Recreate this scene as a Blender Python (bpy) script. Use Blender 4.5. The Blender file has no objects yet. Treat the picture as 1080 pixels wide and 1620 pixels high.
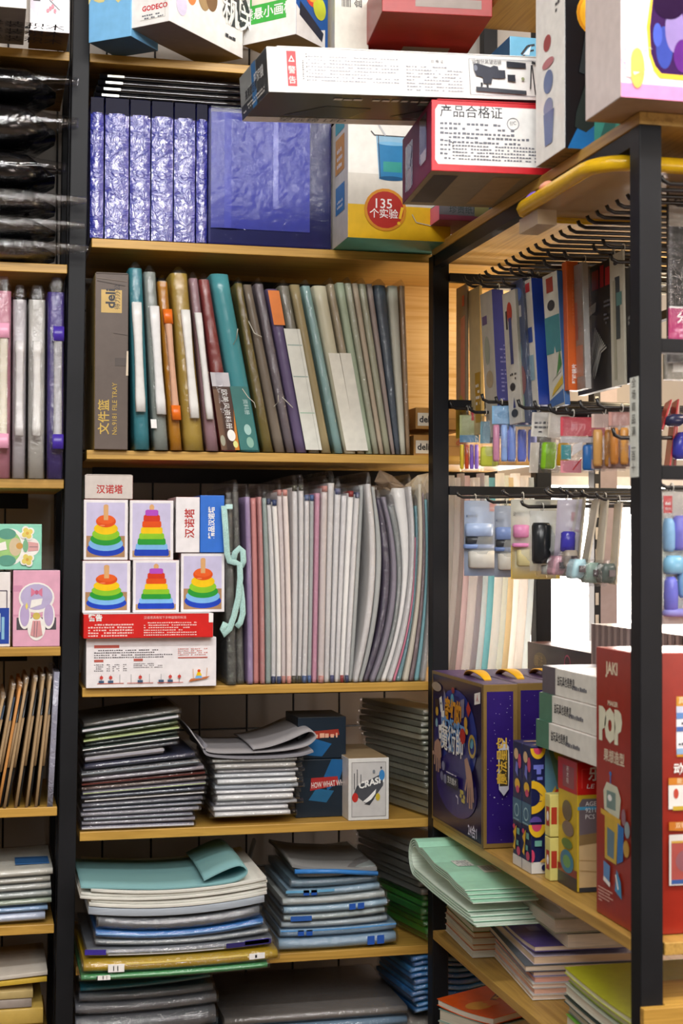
import bpy, bmesh, math, random
from mathutils import Vector, Matrix

random.seed(7)
V = Vector
COL = bpy.context.scene.collection
SC = bpy.context.scene

# ------------------------------------------------------------------ camera
F = 2400.0                                  # focal length in pixels of the 1080x1620 frame
CAM = V((0.0, -2.76, 1.35))
YAW, PITCH, ROLL = math.radians(13.36), math.atan(50 / F), 0.0025
_fw = V((math.sin(YAW) * math.cos(PITCH), math.cos(YAW) * math.cos(PITCH), math.sin(PITCH)))
_rt = V((math.cos(YAW), -math.sin(YAW), 0))
_up = _rt.cross(_fw)
RT = _rt * math.cos(ROLL) + _up * math.sin(ROLL)
UP = _up * math.cos(ROLL) - _rt * math.sin(ROLL)
cd = bpy.data.cameras.new('camera')
cam = bpy.data.objects.new('camera', cd)
COL.objects.link(cam)
cam.matrix_world = Matrix(((RT.x, UP.x, -_fw.x, CAM.x), (RT.y, UP.y, -_fw.y, CAM.y), (RT.z, UP.z, -_fw.z, CAM.z), (0, 0, 0, 1)))
cd.sensor_fit = 'VERTICAL'
cd.sensor_height = 36
cd.lens = F / 1620 * 36
cd.clip_start = 0.05
cd.dof.use_dof = True
cd.dof.focus_distance = 2.74
cd.dof.aperture_fstop = 6.3
SC.camera = cam

# ------------------------------------------------------------------ world, lights, exposure
SC.view_settings.view_transform = 'Standard'
SC.view_settings.look = 'None'
SC.view_settings.gamma = 1
SC.view_settings.use_curve_mapping = False
SC.view_settings.exposure = 0.0
SC.cycles.transparent_max_bounces = 24
SC.cycles.max_bounces = 8
SC.cycles.caustics_reflective = False
SC.cycles.caustics_refractive = False
w = bpy.data.worlds.new('shop_ambient')
SC.world = w
w.use_nodes = True
w.node_tree.nodes['Background'].inputs[0].default_value = (0.9, 0.95, 1.0, 1)
w.node_tree.nodes['Background'].inputs[1].default_value = 0.05

def area(name, loc, target, sx, sy, power, color=(1, 0.98, 0.96)):
    d = bpy.data.lights.new(name, 'AREA')
    d.shape = 'RECTANGLE'
    d.size, d.size_y = sx, sy
    d.energy = power
    d.color = color
    o = bpy.data.objects.new(name, d)
    COL.objects.link(o)
    o.location = loc
    o.rotation_euler = (V(target) - V(loc)).to_track_quat('-Z', 'Y').to_euler()
    return o

for _x, _y, _l, _p in ((0.35, -1.85, 1.5, 34), (-1.7, -2.5, 1.4, 12), (0.1, -3.1, 2.4, 26), (0.2, -3.75, 2.4, 26), (0.0, -4.4, 2.4, 24), (0.1, -5.2, 2.4, 24)):
    area('ceiling_lamp', (_x, _y, 2.92), (_x * .5 + .2, _y * .35, 1.35), _l, 0.13, _p)
area('aisle_or_fill_light', (2.3, -1.75, 2.7), (0.95, -0.9, 0.9), 0.9, 0.5, 40, (1, 0.86, 0.74))
area('aisle_or_fill_light', (2.1, -3.0, 1.35), (0.95, -0.7, 0.75), 0.6, 0.6, 13, (1, 0.84, 0.74))
area('aisle_or_fill_light', (1.36, -0.22, 1.72), (0.85, 0.3, 1.50), 0.25, 0.2, 4.5, (1, 0.78, 0.48))  # warm fill light added inside the rack, aimed at the plywood board
area('aisle_or_fill_light', (1.62, 0.16, 0.84), (0.6, 0.3, 0.80), 0.5, 0.24, 7, (1, 0.86, 0.78))  # added fill light behind the rack, brightens the wall behind the lower shelves

# ------------------------------------------------------------------ pixel rays to points in the room
def ray(px, py):
    return _fw * F + RT * (px - 540) + UP * (810 - py)
def aty(px, py, Y):
    d = ray(px, py); return CAM + d * ((Y - CAM.y) / d.y)
def atx(px, py, X):
    d = ray(px, py); return CAM + d * ((X - CAM.x) / d.x)
def atz(px, py, Z):
    d = ray(px, py); return CAM + d * ((Z - CAM.z) / d.z)
def proj(p):
    q = V(p) - CAM
    d = q.dot(_fw); return (540 + F * q.dot(RT) / d, 810 - F * q.dot(UP) / d)
def zup(P, py):
    """height at which a point above/below P shows at image row py"""
    px = proj(P)[0]
    d = ray(px, py)
    return CAM.z + d.z * math.hypot(P.x - CAM.x, P.y - CAM.y) / math.hypot(d.x, d.y)
def pxm(P):
    return (V(P) - CAM).dot(_fw) / F          # metres per pixel at P

# ------------------------------------------------------------------ materials
_mc = {}
def lin(h):
    h = h.lstrip('#')
    if len(h) == 3: h = ''.join(x * 2 for x in h)
    c = [int(h[i:i + 2], 16) / 255 for i in (0, 2, 4)]
    return tuple(((x + 0.055) / 1.055) ** 2.4 if x > 0.04045 else x / 12.92 for x in c) + (1,)

def newmat(name):
    m = bpy.data.materials.new(name)
    m.use_nodes = True
    nt = m.node_tree
    b = nt.nodes['Principled BSDF']
    return m, nt, b

def noise(nt, scale, detail=3, sx=1, sy=1, sz=1, dist=0.0):
    tc = nt.nodes.new('ShaderNodeTexCoord')
    mp = nt.nodes.new('ShaderNodeMapping')
    mp.inputs['Scale'].default_value = (sx, sy, sz)
    n = nt.nodes.new('ShaderNodeTexNoise')
    n.inputs['Scale'].default_value = scale
    n.inputs['Detail'].default_value = detail
    n.inputs['Distortion'].default_value = dist
    nt.links.new(tc.outputs['Object'], mp.inputs[0])
    nt.links.new(mp.outputs[0], n.inputs['Vector'])
    return n

def ramp(nt, src, stops):
    r = nt.nodes.new('ShaderNodeValToRGB')
    e = r.color_ramp.elements
    e[0].position, e[0].color = stops[0]
    e[1].position, e[1].color = stops[-1]
    for p, c in stops[1:-1]:
        k = e.new(p); k.color = c
    nt.links.new(src, r.inputs[0])
    return r

def bump(nt, b, src, strength, dist=0.002):
    bp = nt.nodes.new('ShaderNodeBump')
    bp.inputs['Strength'].default_value = strength
    bp.inputs['Distance'].default_value = dist
    nt.links.new(src, bp.inputs['Height'])
    nt.links.new(bp.outputs[0], b.inputs['Normal'])
    return bp

def K(hexc, rough=0.45, var=0.06, spec=0.4, metal=0.0):
    """card, print ink, moulded plastic: one colour with a little procedural variation"""
    key = ('K', hexc, rough, var, spec, metal)
    if key in _mc: return _mc[key]
    m, nt, b = newmat('card_' + hexc.strip('#'))
    c = lin(hexc)
    n = noise(nt, 55, 3)
    lo = tuple(x * (1 - var) for x in c[:3]) + (1,)
    hi = tuple(min(1, x * (1 + var)) for x in c[:3]) + (1,)
    r = ramp(nt, n.outputs['Fac'], [(0.3, lo), (0.7, hi)])
    nt.links.new(r.outputs[0], b.inputs['Base Color'])
    b.inputs['Roughness'].default_value = rough
    b.inputs['Specular IOR Level'].default_value = spec
    b.inputs['Metallic'].default_value = metal
    _mc[key] = m
    return m

def wood(light='#d9b878', dark='#b98f4a', axis='x', name='oak_laminate', rough=0.42):
    key = ('wood', light, dark, axis)
    if key in _mc: return _mc[key]
    m, nt, b = newmat(name)
    s = dict(x=(1.6, 40, 40), y=(40, 1.6, 40), z=(40, 40, 1.6))[axis]
    n = noise(nt, 2.2, 6, *s, dist=0.6)
    r = ramp(nt, n.outputs['Fac'], [(0.3, lin(dark)), (0.5, lin(light)), (0.72, lin(dark))])
    nt.links.new(r.outputs[0], b.inputs['Base Color'])
    b.inputs['Roughness'].default_value = rough
    bump(nt, b, n.outputs['Fac'], 0.08, 0.001)
    _mc[key] = m
    return m

def steel():
    if 'steel' in _mc: return _mc['steel']
    m, nt, b = newmat('black_powder_coat')
    n = noise(nt, 900, 2)
    r = ramp(nt, noise(nt, 8, 4).outputs['Fac'], [(0.3, lin('#131417')), (0.7, lin('#1b1c20'))])
    nt.links.new(r.outputs[0], b.inputs['Base Color'])
    b.inputs['Roughness'].default_value = 0.5
    b.inputs['Specular IOR Level'].default_value = 0.22
    bump(nt, b, n.outputs['Fac'], 0.12, 0.0004)
    _mc['steel'] = m
    return m

def film(strength=0.6, fac=0.16, scale=38, tint='#f4f4f6', rough=0.1):
    """clear packaging film: see-through with crumpled gloss"""
    key = ('film', strength, fac, scale, tint, rough)
    if key in _mc: return _mc[key]
    m = bpy.data.materials.new('clear_film')
    m.use_nodes = True
    nt = m.node_tree
    nt.nodes.clear()
    out = nt.nodes.new('ShaderNodeOutputMaterial')
    tr = nt.nodes.new('ShaderNodeBsdfTransparent')
    tr.inputs[0].default_value = lin(tint)
    gl = nt.nodes.new('ShaderNodeBsdfGlossy')
    gl.inputs['Roughness'].default_value = rough
    gl.inputs[0].default_value = (1, 1, 1, 1)
    n = noise(nt, scale, 4, 1, 1, 1, 1.2)
    n2 = noise(nt, scale * 4.5, 3, 1, 1, 1, 0.6)
    ad = nt.nodes.new('ShaderNodeMath'); ad.operation = 'MULTIPLY_ADD'
    nt.links.new(n2.outputs['Fac'], ad.inputs[0]); ad.inputs[1].default_value = 0.45
    nt.links.new(n.outputs['Fac'], ad.inputs[2])
    bp = nt.nodes.new('ShaderNodeBump')
    bp.inputs['Strength'].default_value = strength
    bp.inputs['Distance'].default_value = 0.006
    nt.links.new(ad.outputs[0], bp.inputs['Height'])
    nt.links.new(bp.outputs[0], gl.inputs['Normal'])
    lw = nt.nodes.new('ShaderNodeLayerWeight')
    lw.inputs['Blend'].default_value = 0.12
    nt.links.new(bp.outputs[0], lw.inputs['Normal'])
    mx = nt.nodes.new('ShaderNodeMath'); mx.operation = 'MULTIPLY_ADD'
    nt.links.new(lw.outputs['Fresnel'], mx.inputs[0]); mx.inputs[1].default_value = 0.16; mx.inputs[2].default_value = fac * 0.5
    mx.use_clamp = True
    ms = nt.nodes.new('ShaderNodeMixShader')
    nt.links.new(mx.outputs[0], ms.inputs[0])
    nt.links.new(tr.outputs[0], ms.inputs[1])
    nt.links.new(gl.outputs[0], ms.inputs[2])
    nt.links.new(ms.outputs[0], out.inputs[0])
    _mc[key] = m
    return m

def vinyl(hexc, alpha=0.75, rough=0.22, bumpy=0.25, scale=30, trans=0.35):
    """translucent coloured plastic sheet (pouches, document sleeves)"""
    if trans < .5: trans *= .4
    if alpha >= .88: alpha = 1.0
    key = ('vinyl', hexc, alpha, rough, bumpy, scale, trans)
    if key in _mc: return _mc[key]
    m = bpy.data.materials.new('translucent_sheet_' + hexc.strip('#'))
    m.use_nodes = True
    nt = m.node_tree
    b = nt.nodes['Principled BSDF']
    out = nt.nodes['Material Output']
    b.inputs['Base Color'].default_value = lin(hexc)
    b.inputs['Roughness'].default_value = rough
    b.inputs['Alpha'].default_value = alpha
    n = noise(nt, scale, 4, 1, 1, 1, 0.8)
    bump(nt, b, n.outputs['Fac'], bumpy, 0.005)
    tl = nt.nodes.new('ShaderNodeBsdfTranslucent')
    tl.inputs[0].default_value = lin(hexc)
    ms = nt.nodes.new('ShaderNodeMixShader')
    ms.inputs[0].default_value = trans
    nt.links.new(b.outputs[0], ms.inputs[1])
    nt.links.new(tl.outputs[0], ms.inputs[2])
    nt.links.new(ms.outputs[0], out.inputs[0])
    _mc[key] = m
    return m

def crumple(hexc, strength=0.9, scale=70, rough=0.16, spec=0.7):
    """glossy shrink film lying tight on a coloured thing"""
    key = ('cr', hexc, strength, scale, rough)
    if key in _mc: return _mc[key]
    m, nt, b = newmat('shrink_wrapped_' + hexc.strip('#'))
    b.inputs['Base Color'].default_value = lin(hexc)
    b.inputs['Roughness'].default_value = rough
    b.inputs['Specular IOR Level'].default_value = spec
    b.inputs['Coat Weight'].default_value = 0.8
    b.inputs['Coat Roughness'].default_value = 0.08
    b.inputs['Coat IOR'].default_value = 1.5 if strength < 1 else 2.9
    n = noise(nt, scale, 5, 1, 1, 1, 1.5)
    bp = bump(nt, b, n.outputs['Fac'], strength, 0.004)
    nt.links.new(bp.outputs[0], b.inputs['Coat Normal'])
    _mc[key] = m
    return m

def pagemat(hexc, axis='z', period=900, dark=0.72):
    """paper block edge: fine leaf lines"""
    key = ('page', hexc, axis, period)
    if key in _mc: return _mc[key]
    m, nt, b = newmat('paper_edge_' + hexc.strip('#'))
    s = dict(x=(1, .02, .02), y=(.02, 1, .02), z=(.02, .02, 1))[axis]
    n = noise(nt, period, 2, *s)
    c = lin(hexc)
    r = ramp(nt, n.outputs['Fac'], [(0.3, tuple(x * dark for x in c[:3]) + (1,)), (0.62, c)])
    nt.links.new(r.outputs[0], b.inputs['Base Color'])
    b.inputs['Roughness'].default_value = 0.75
    bump(nt, b, n.outputs['Fac'], 0.3, 0.0006)
    _mc[key] = m
    return m

def fabric(hexc):
    key = ('fab', hexc)
    if key in _mc: return _mc[key]
    m, nt, b = newmat('soft_cloth_' + hexc.strip('#'))
    n = noise(nt, 600, 2)
    c = lin(hexc)
    r = ramp(nt, n.outputs['Fac'], [(0.3, tuple(x * .7 for x in c[:3]) + (1,)), (0.7, c)])
    nt.links.new(r.outputs[0], b.inputs['Base Color'])
    b.inputs['Roughness'].default_value = 0.8
    bump(nt, b, n.outputs['Fac'], 0.3, 0.001)
    _mc[key] = m
    return m

def glow(hexc, power):
    key = ('glow', hexc, power)
    if key in _mc: return _mc[key]
    m, nt, b = newmat('lit_pane')
    n = noise(nt, 1.2, 2)
    c = lin(hexc)
    r = ramp(nt, n.outputs['Fac'], [(0.3, tuple(x * .9 for x in c[:3]) + (1,)), (0.7, c)])
    nt.links.new(r.outputs[0], b.inputs['Emission Color'])
    b.inputs['Emission Strength'].default_value = power
    b.inputs['Base Color'].default_value = c
    _mc[key] = m
    return m

# ------------------------------------------------------------------ lettering: text curves turned into flat outlines
_tmp = bpy.data.scenes.new('lettering_bench')
_tx = {}
def glyphs(s, bold=0.0, res=2):
    key = (s, bold)
    if key in _tx: return _tx[key]
    c = bpy.data.curves.new('lettering', 'FONT')
    c.body = s; c.size = 1.0; c.resolution_u = res; c.offset = bold
    c.align_x = 'LEFT'
    o = bpy.data.objects.new('lettering', c)
    _tmp.collection.objects.link(o)
    vl = _tmp.view_layers[0]
    vl.update()
    ev = o.evaluated_get(vl.depsgraph)
    me = ev.to_mesh()
    vs = [(v.co.x, v.co.y) for v in me.vertices]
    fs = [tuple(p.vertices) for p in me.polygons]
    ev.to_mesh_clear()
    bpy.data.objects.remove(o); bpy.data.curves.remove(c)
    if vs:
        x0 = min(v[0] for v in vs); x1 = max(v[0] for v in vs)
        y0 = min(v[1] for v in vs); y1 = max(v[1] for v in vs)
    else:
        x0 = x1 = y0 = y1 = 0
    _tx[key] = (vs, fs, x0, x1, y0, y1)
    return _tx[key]

# ------------------------------------------------------------------ mesh builder
class MB:
    def __init__(s):
        s.v = []; s.f = []; s.mi = []; s.sm = []; s.mats = []
    def m(s, mat):
        if mat not in s.mats: s.mats.append(mat)
        return s.mats.index(mat)
    def face(s, pts, mat, smooth=False):
        n = len(s.v)
        s.v += [tuple(p) for p in pts]
        s.f.append(tuple(range(n, n + len(pts)))); s.mi.append(s.m(mat)); s.sm.append(smooth)
    def add(s, vs, fs, mat, smooth=False):
        n = len(s.v); k = s.m(mat)
        s.v += [tuple(p) for p in vs]
        for f in fs:
            s.f.append(tuple(i + n for i in f)); s.mi.append(k); s.sm.append(smooth)
    def box(s, a, b, mat, six=None):
        x0, y0, z0 = a; x1, y1, z1 = b
        vs = [(x0, y0, z0), (x1, y0, z0), (x1, y1, z0), (x0, y1, z0), (x0, y0, z1), (x1, y0, z1), (x1, y1, z1), (x0, y1, z1)]
        fs = dict(front=(0, 1, 5, 4), right=(1, 2, 6, 5), back=(2, 3, 7, 6), left=(3, 0, 4, 7), top=(4, 5, 6, 7), bottom=(3, 2, 1, 0))
        n = len(s.v); s.v += vs
        for k, f in fs.items():
            s.f.append(tuple(i + n for i in f)); s.mi.append(s.m((six or {}).get(k, mat))); s.sm.append(False)
    def loft(s, rings, mat, cap=True, smooth=True, closed=True):
        n = len(s.v); k = len(rings[0]); mi = s.m(mat)
        for r in rings: s.v += [tuple(p) for p in r]
        for i in range(len(rings) - 1):
            for j in range(k if closed else k - 1):
                a = n + i * k + j; b = n + i * k + (j + 1) % k
                s.f.append((a, b, b + k, a + k)); s.mi.append(mi); s.sm.append(smooth)
        if cap and closed:
            s.f.append(tuple(n + j for j in range(k))[::-1]); s.mi.append(mi); s.sm.append(False)
            e = n + (len(rings) - 1) * k
            s.f.append(tuple(e + j for j in range(k))); s.mi.append(mi); s.sm.append(False)
    def tube(s, path, r, mat, seg=8, smooth=True):
        path = [V(p) for p in path]
        rings = []
        for i, p in enumerate(path):
            t = (path[min(i + 1, len(path) - 1)] - path[max(i - 1, 0)]).normalized()
            a = V((0, 0, 1)) if abs(t.z) < .9 else V((1, 0, 0))
            u = t.cross(a).normalized(); w_ = t.cross(u)
            rr = r[i] if isinstance(r, (list, tuple)) else r
            rings.append([p + (u * math.cos(q) + w_ * math.sin(q)) * rr for q in [2 * math.pi * j / seg for j in range(seg)]])
        s.loft(rings, mat, smooth=smooth)
    def prism(s, poly, O, u, v, n, depth, mat, side=None):
        """flat outline raised by depth along n"""
        O, u, v, n = V(O), V(u), V(v), V(n)
        a = [O + u * x + v * y for x, y in poly]
        b = [p + n * depth for p in a]
        k = len(a); base = len(s.v)
        s.v += [tuple(p) for p in a + b]
        s.f.append(tuple(range(base + k, base + 2 * k))); s.mi.append(s.m(mat)); s.sm.append(False)
        s.f.append(tuple(range(base, base + k))[::-1]); s.mi.append(s.m(mat)); s.sm.append(False)
        for i in range(k):
            j = (i + 1) % k
            s.f.append((base + i, base + j, base + k + j, base + k + i)); s.mi.append(s.m(side or mat)); s.sm.append(False)
    def build(s, name, parent=None, origin=None, bevel=0.0, seg=2):
        o0 = V(origin) if origin is not None else V((0, 0, 0))
        me = bpy.data.meshes.new(name)
        me.from_pydata([tuple(V(p) - o0) for p in s.v], [], s.f)
        for m_ in s.mats: me.materials.append(m_)
        me.polygons.foreach_set('material_index', s.mi)
        me.polygons.foreach_set('use_smooth', s.sm)
        me.update()
        o = bpy.data.objects.new(name, me)
        COL.objects.link(o)
        if parent: o.parent = parent
        elif origin is not None: o.location = o0
        if bevel:
            b = o.modifiers.new('soft_edges', 'BEVEL')
            b.width = bevel; b.segments = seg; b.limit_method = 'ANGLE'; b.angle_limit = math.radians(40)
        return o

def tag(o, label, cat, group=None):
    o['label'] = label; o['category'] = cat
    if group: o['group'] = group
    return o
def thing(name, label, cat, loc=(0, 0, 0), rot=(0, 0, 0), group=None):
    o = bpy.data.objects.new(name, None)
    o.empty_display_size = 0.05
    COL.objects.link(o)
    o.location = loc; o.rotation_euler = rot
    return tag(o, label, cat, group)
def struct(o):
    o['kind'] = 'structure'; return o

# ------------------------------------------------------------------ flat print on faces: coordinates are fractions of the face
class Face:
    def __init__(s, mb, O, u, v, n, w, h):
        s.mb = mb; s.O = V(O); s.u = V(u); s.v = V(v); s.n = V(n); s.w = w; s.h = h; s.k = 0
    def P(s, x, y, z): return s.O + s.u * x + s.v * y + s.n * z
    def lift(s):
        s.k += 1; return 0.00025 + 0.00012 * s.k
    def rect(s, x0, y0, x1, y1, m):
        z = s.lift(); X0, X1, Y0, Y1 = x0 * s.w, x1 * s.w, y0 * s.h, y1 * s.h
        s.mb.face([s.P(X0, Y0, z), s.P(X1, Y0, z), s.P(X1, Y1, z), s.P(X0, Y1, z)], m)
    def poly(s, pts, m):
        z = s.lift(); s.mb.face([s.P(x * s.w, y * s.h, z) for x, y in pts], m)
    def ell(s, cx, cy, rx, ry, m, n=22, a0=0, a1=360):
        z = s.lift()
        pts = []
        full = (a1 - a0) >= 360
        for i in range(n if full else n + 1):
            a = math.radians(a0 + (a1 - a0) * i / n)
            pts.append(s.P((cx + rx * math.cos(a)) * s.w, (cy + ry * math.sin(a)) * s.h, z))
        s.mb.face(pts, m)
    def ring(s, cx, cy, r0, r1, m, n=20, a0=0, a1=360):
        """r in metres"""
        z = s.lift()
        for i in range(n):
            a = math.radians(a0 + (a1 - a0) * i / n); b = math.radians(a0 + (a1 - a0) * (i + 1) / n)
            c = (cx * s.w, cy * s.h)
            s.mb.face([s.P(c[0] + r * math.cos(q), c[1] + r * math.sin(q), z) for r, q in ((r0, a), (r1, a), (r1, b), (r0, b))], m)
    def stroke(s, pts, wd, m):
        """polyline of width wd metres"""
        z = s.lift()
        P = [(x * s.w, y * s.h) for x, y in pts]
        for (xa, ya), (xb, yb) in zip(P, P[1:]):
            L = math.hypot(xb - xa, yb - ya) or 1
            nx, ny = -(yb - ya) / L * wd / 2, (xb - xa) / L * wd / 2
            s.mb.face([s.P(xa - nx, ya - ny, z), s.P(xb - nx, yb - ny, z), s.P(xb + nx, yb + ny, z), s.P(xa + nx, ya + ny, z)], m)
    def text(s, t, x, y, size, m, rot=0, align='l', bold=0.0, sx=1.0, shear=0.0):
        vs, fs, x0, x1, y0, y1 = glyphs(t, bold)
        if not vs: return
        z = s.lift(); q = size * s.h / max(1e-6, 0.72)
        off = {'l': x0, 'c': (x0 + x1) / 2, 'r': x1}[align]
        a = math.radians(rot); ca, sa = math.cos(a), math.sin(a)
        out = []
        for (vx, vy) in vs:
            X = (vx - off) * q * sx + shear * vy * q; Y = (vy - y0) * q
            out.append(s.P(x * s.w + X * ca - Y * sa, y * s.h + X * sa + Y * ca, z))
        s.mb.add(out, fs, m)
    def lines(s, x0, y0, x1, y1, n, m, dens=0.75, seed=1, fill=0.5, first=0.0):
        """rows of small print too small to read"""
        rg = random.Random(seed); z = s.lift()
        rh = (y1 - y0) / n
        cw = rh * s.h / s.w * 0.95
        for i in range(n):
            y = y1 - (i + 1) * rh
            x = x0 + (first if i == 0 else 0)
            end = x1 - (x1 - x0) * (rg.random() * 0.35 if rg.random() < .4 else 0)
            while x < end:
                if rg.random() < dens:
                    a = cw * (0.6 + 0.3 * rg.random())
                    hh = rh * fill * (0.75 + 0.35 * rg.random())
                    X0, X1, Y0, Y1 = x * s.w, min(x + a, x1) * s.w, y * s.h, (y + hh) * s.h
                    s.mb.face([s.P(X0, Y0, z), s.P(X1, Y0, z), s.P(X1, Y1, z), s.P(X0, Y1, z)], m)
                x += cw
    def run(s, cmds):
        for c in cmds:
            getattr(s, c[0])(*c[1:-1], **c[-1]) if isinstance(c[-1], dict) else getattr(s, c[0])(*c[1:])

def faces_of(mb, w, d, h):
    return dict(front=Face(mb, (0, 0, 0), (1, 0, 0), (0, 0, 1), (0, -1, 0), w, h),
                left=Face(mb, (0, d, 0), (0, -1, 0), (0, 0, 1), (-1, 0, 0), d, h),
                right=Face(mb, (w, 0, 0), (0, 1, 0), (0, 0, 1), (1, 0, 0), d, h),
                top=Face(mb, (0, 0, h), (1, 0, 0), (0, 1, 0), (0, 0, 1), w, d),
                bottom=Face(mb, (0, d, 0), (1, 0, 0), (0, -1, 0), (0, 0, -1), w, d))

def carton(name, label, cat, loc, w, d, h, mat, six=None, rot=0, prints=None, group=None, bevel=0.0012, part='carton', tilt=0, flaps=False):
    """a box: body, seams of its lid, and the print on each face"""
    t = thing(name, label, cat, loc, (0, tilt, rot), group)
    mb = MB(); mb.box((0, 0, 0), (w, d, h), mat, six)
    mb.build(part, t, bevel=bevel)
    if prints:
        for fc, cmds in prints.items():
            pm = MB(); fs = faces_of(pm, w, d, h)
            fs[fc].run(cmds)
            if pm.f: pm.build('print', t)
    if flaps:
        fm = MB(); q = 0.0011
        fm.box((w * .03, -q, h * .995), (w * .97, d * .04, h + q), six.get('top', mat) if six else mat)
        fm.build('tuck_flap', t, bevel=0.0004)
    return t

def pxbox(Z, pL, pR, depth, ytop):
    """box standing on height Z: near bottom corners at pixels pL, pR, top edge at row ytop -> loc, w, h, rot"""
    a, b = atz(*pL, Z), atz(*pR, Z)
    e = b - a
    return dict(loc=a, w=e.length, d=depth, h=zup(a, ytop) - Z, rot=math.atan2(e.y, e.x))

# swept soft shapes ------------------------------------------------------
def rrect(hw, hd, r, seg=3):
    """rounded rectangle outline, counter-clockwise"""
    r = min(r, hw * .999, hd * .999)
    pts = []
    for cx, cy, a0 in ((hw - r, hd - r, 0), (-hw + r, hd - r, 90), (-hw + r, -hd + r, 180), (hw - r, -hd + r, 270)):
        for i in range(seg + 1):
            a = math.radians(a0 + 90 * i / seg)
            pts.append((cx + r * math.cos(a), cy + r * math.sin(a)))
    return pts

def vslab(mb, mat, xb, xt, th, y0, y1, z0, z1, curve=None, n=9, rnd=None, tht=None, yj=0.0):
    """upright sheet pack: centre line goes from xb at the foot to xt at the head, curve(t) adds sideways bend"""
    rings = []
    for i in range(n):
        t = i / (n - 1)
        hw = (th + ((tht or th) - th) * t) / 2
        cx = xb + (xt - xb) * t + (curve(t) if curve else 0)
        z = z0 + (z1 - z0) * t
        pr = rrect(hw, (y1 - y0) / 2, rnd or hw * .9, 2)
        rings.append([(cx + px_, (y0 + y1) / 2 + py_ + yj * t, z) for px_, py_ in pr])
    mb.loft(rings, mat)

def vprof(mb, mat, prof, y0, y1, rf=.42, yshift=None):
    """upright sheet pack given by (centre x, half width, z) stations"""
    rings = []
    for i, (cx, hw, z) in enumerate(prof):
        e = yshift[i] if yshift else 0
        rings.append([(cx + a, (y0 + y1) / 2 + b + e, z) for a, b in rrect(max(hw, .0006), (y1 - y0) / 2, max(.0005, hw * 2 * rf), 2)])
    mb.loft(rings, mat)

def row_limits(specs, rows, gap=.6):
    """specs: (centre(row), width(row)) in pixels from left to right; keeps every pack between its neighbours"""
    cs = []
    for y in rows:
        row = []
        for c, w_ in specs:
            v = c(y)
            if row: v = max(v, row[-1] + 3.2)
            row.append(v)
        cs.append(row)
    out = []
    for i, (c, w_) in enumerate(specs):
        st = []
        for k, y in enumerate(rows):
            ci = cs[k][i]; wi = w_(y); l, r = ci - wi / 2, ci + wi / 2
            if i: wj = specs[i - 1][1](y); l = max(l, cs[k][i - 1] + (ci - cs[k][i - 1]) * wj / (wi + wj) + gap / 2)
            if i + 1 < len(specs): wj = specs[i + 1][1](y); r = min(r, ci + (cs[k][i + 1] - ci) * wi / (wi + wj) - gap / 2)
            if r - l < 1.2: m_ = (l + r) / 2; l, r = m_ - .6, m_ + .6
            st.append((l, r))
        out.append(st)
    return out
def at_row(st, rows, y):
    for k in range(len(rows) - 1):
        if rows[k] >= y >= rows[k + 1]:
            u = (rows[k] - y) / (rows[k] - rows[k + 1])
            return tuple(st[k][j] + (st[k + 1][j] - st[k][j]) * u for j in (0, 1))
    return st[0] if y > rows[0] else st[-1]

def hslab(mb, mat, x0, x1, y0, y1, z, th, bow=None, slope=0.0, n=9, rnd=None, rot=0.0):
    """flat lying pack with rounded edges; bow(t) lifts the surface along x"""
    rings = []
    for i in range(n):
        t = i / (n - 1)
        x = x0 + (x1 - x0) * t
        zz = z + th / 2 + (x - (x0 + x1) / 2) * slope + (bow(t) if bow else 0)
        pr = rrect((y1 - y0) / 2, th / 2, rnd or th * .45, 2)
        rings.append([(x + rot * (py_), (y0 + y1) / 2 + py_, zz + pz_) for py_, pz_ in pr])
    mb.loft(rings[::-1], mat)

ORD = ['first', 'second', 'third', 'fourth', 'fifth', 'sixth', 'seventh', 'eighth', 'ninth', 'tenth', 'eleventh', 'twelfth',
       'thirteenth', 'fourteenth', 'fifteenth', 'sixteenth', 'seventeenth', 'eighteenth', 'nineteenth', 'twentieth',
       'twenty-first', 'twenty-second', 'twenty-third', 'twenty-fourth', 'twenty-fifth', 'twenty-sixth', 'twenty-seventh', 'twenty-eighth']
# ------------------------------------------------------------------ room shell
ZC = CAM.z
def plaster(hexc, name):
    m, nt, b = newmat(name)
    n = noise(nt, 3, 5)
    c = lin(hexc)
    r = ramp(nt, n.outputs['Fac'], [(0.3, tuple(x * .85 for x in c[:3]) + (1,)), (0.7, c)])
    nt.links.new(r.outputs[0], b.inputs['Base Color'])
    b.inputs['Roughness'].default_value = 0.85
    bump(nt, b, noise(nt, 160, 3).outputs['Fac'], 0.15, 0.001)
    return m
WALLM = plaster('#b9b2aa', 'grey_plaster')
YW = 0.37
wx0, wx1 = aty(716, 900, YW).x, 2.6
wz0, wz1 = aty(800, 1075, YW).z, aty(800, 752, YW).z
mb = MB()
mb.box((-2.6, YW, 0), (wx0, YW + .1, 2.95), WALLM)
mb.box((wx1, YW, 0), (4.0, YW + .1, 2.95), WALLM)
mb.box((wx0, YW, 0), (wx1, YW + .1, wz0), WALLM)
mb.box((wx0, YW, wz1), (wx1, YW + .1, 2.95), WALLM)
struct(mb.build('wall_back'))
mb = MB(); mb.box((-2.7, -6, 0), (-2.6, YW + .1, 2.95), WALLM); struct(mb.build('wall_left'))
mb = MB(); mb.box((4.0, -6, 0), (4.1, YW + .1, 2.95), WALLM); struct(mb.build('wall_right'))
mb = MB(); mb.box((-2.7, -6.1, 0), (4.1, -6, 2.95), WALLM); struct(mb.build('wall_front'))
mb = MB(); mb.box((-2.7, -6.1, -.06), (4.1, YW + .1, 0), wood('#7a664e', '#57473a', 'y', 'floor_laminate', .5)); struct(mb.build('floor'))
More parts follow.
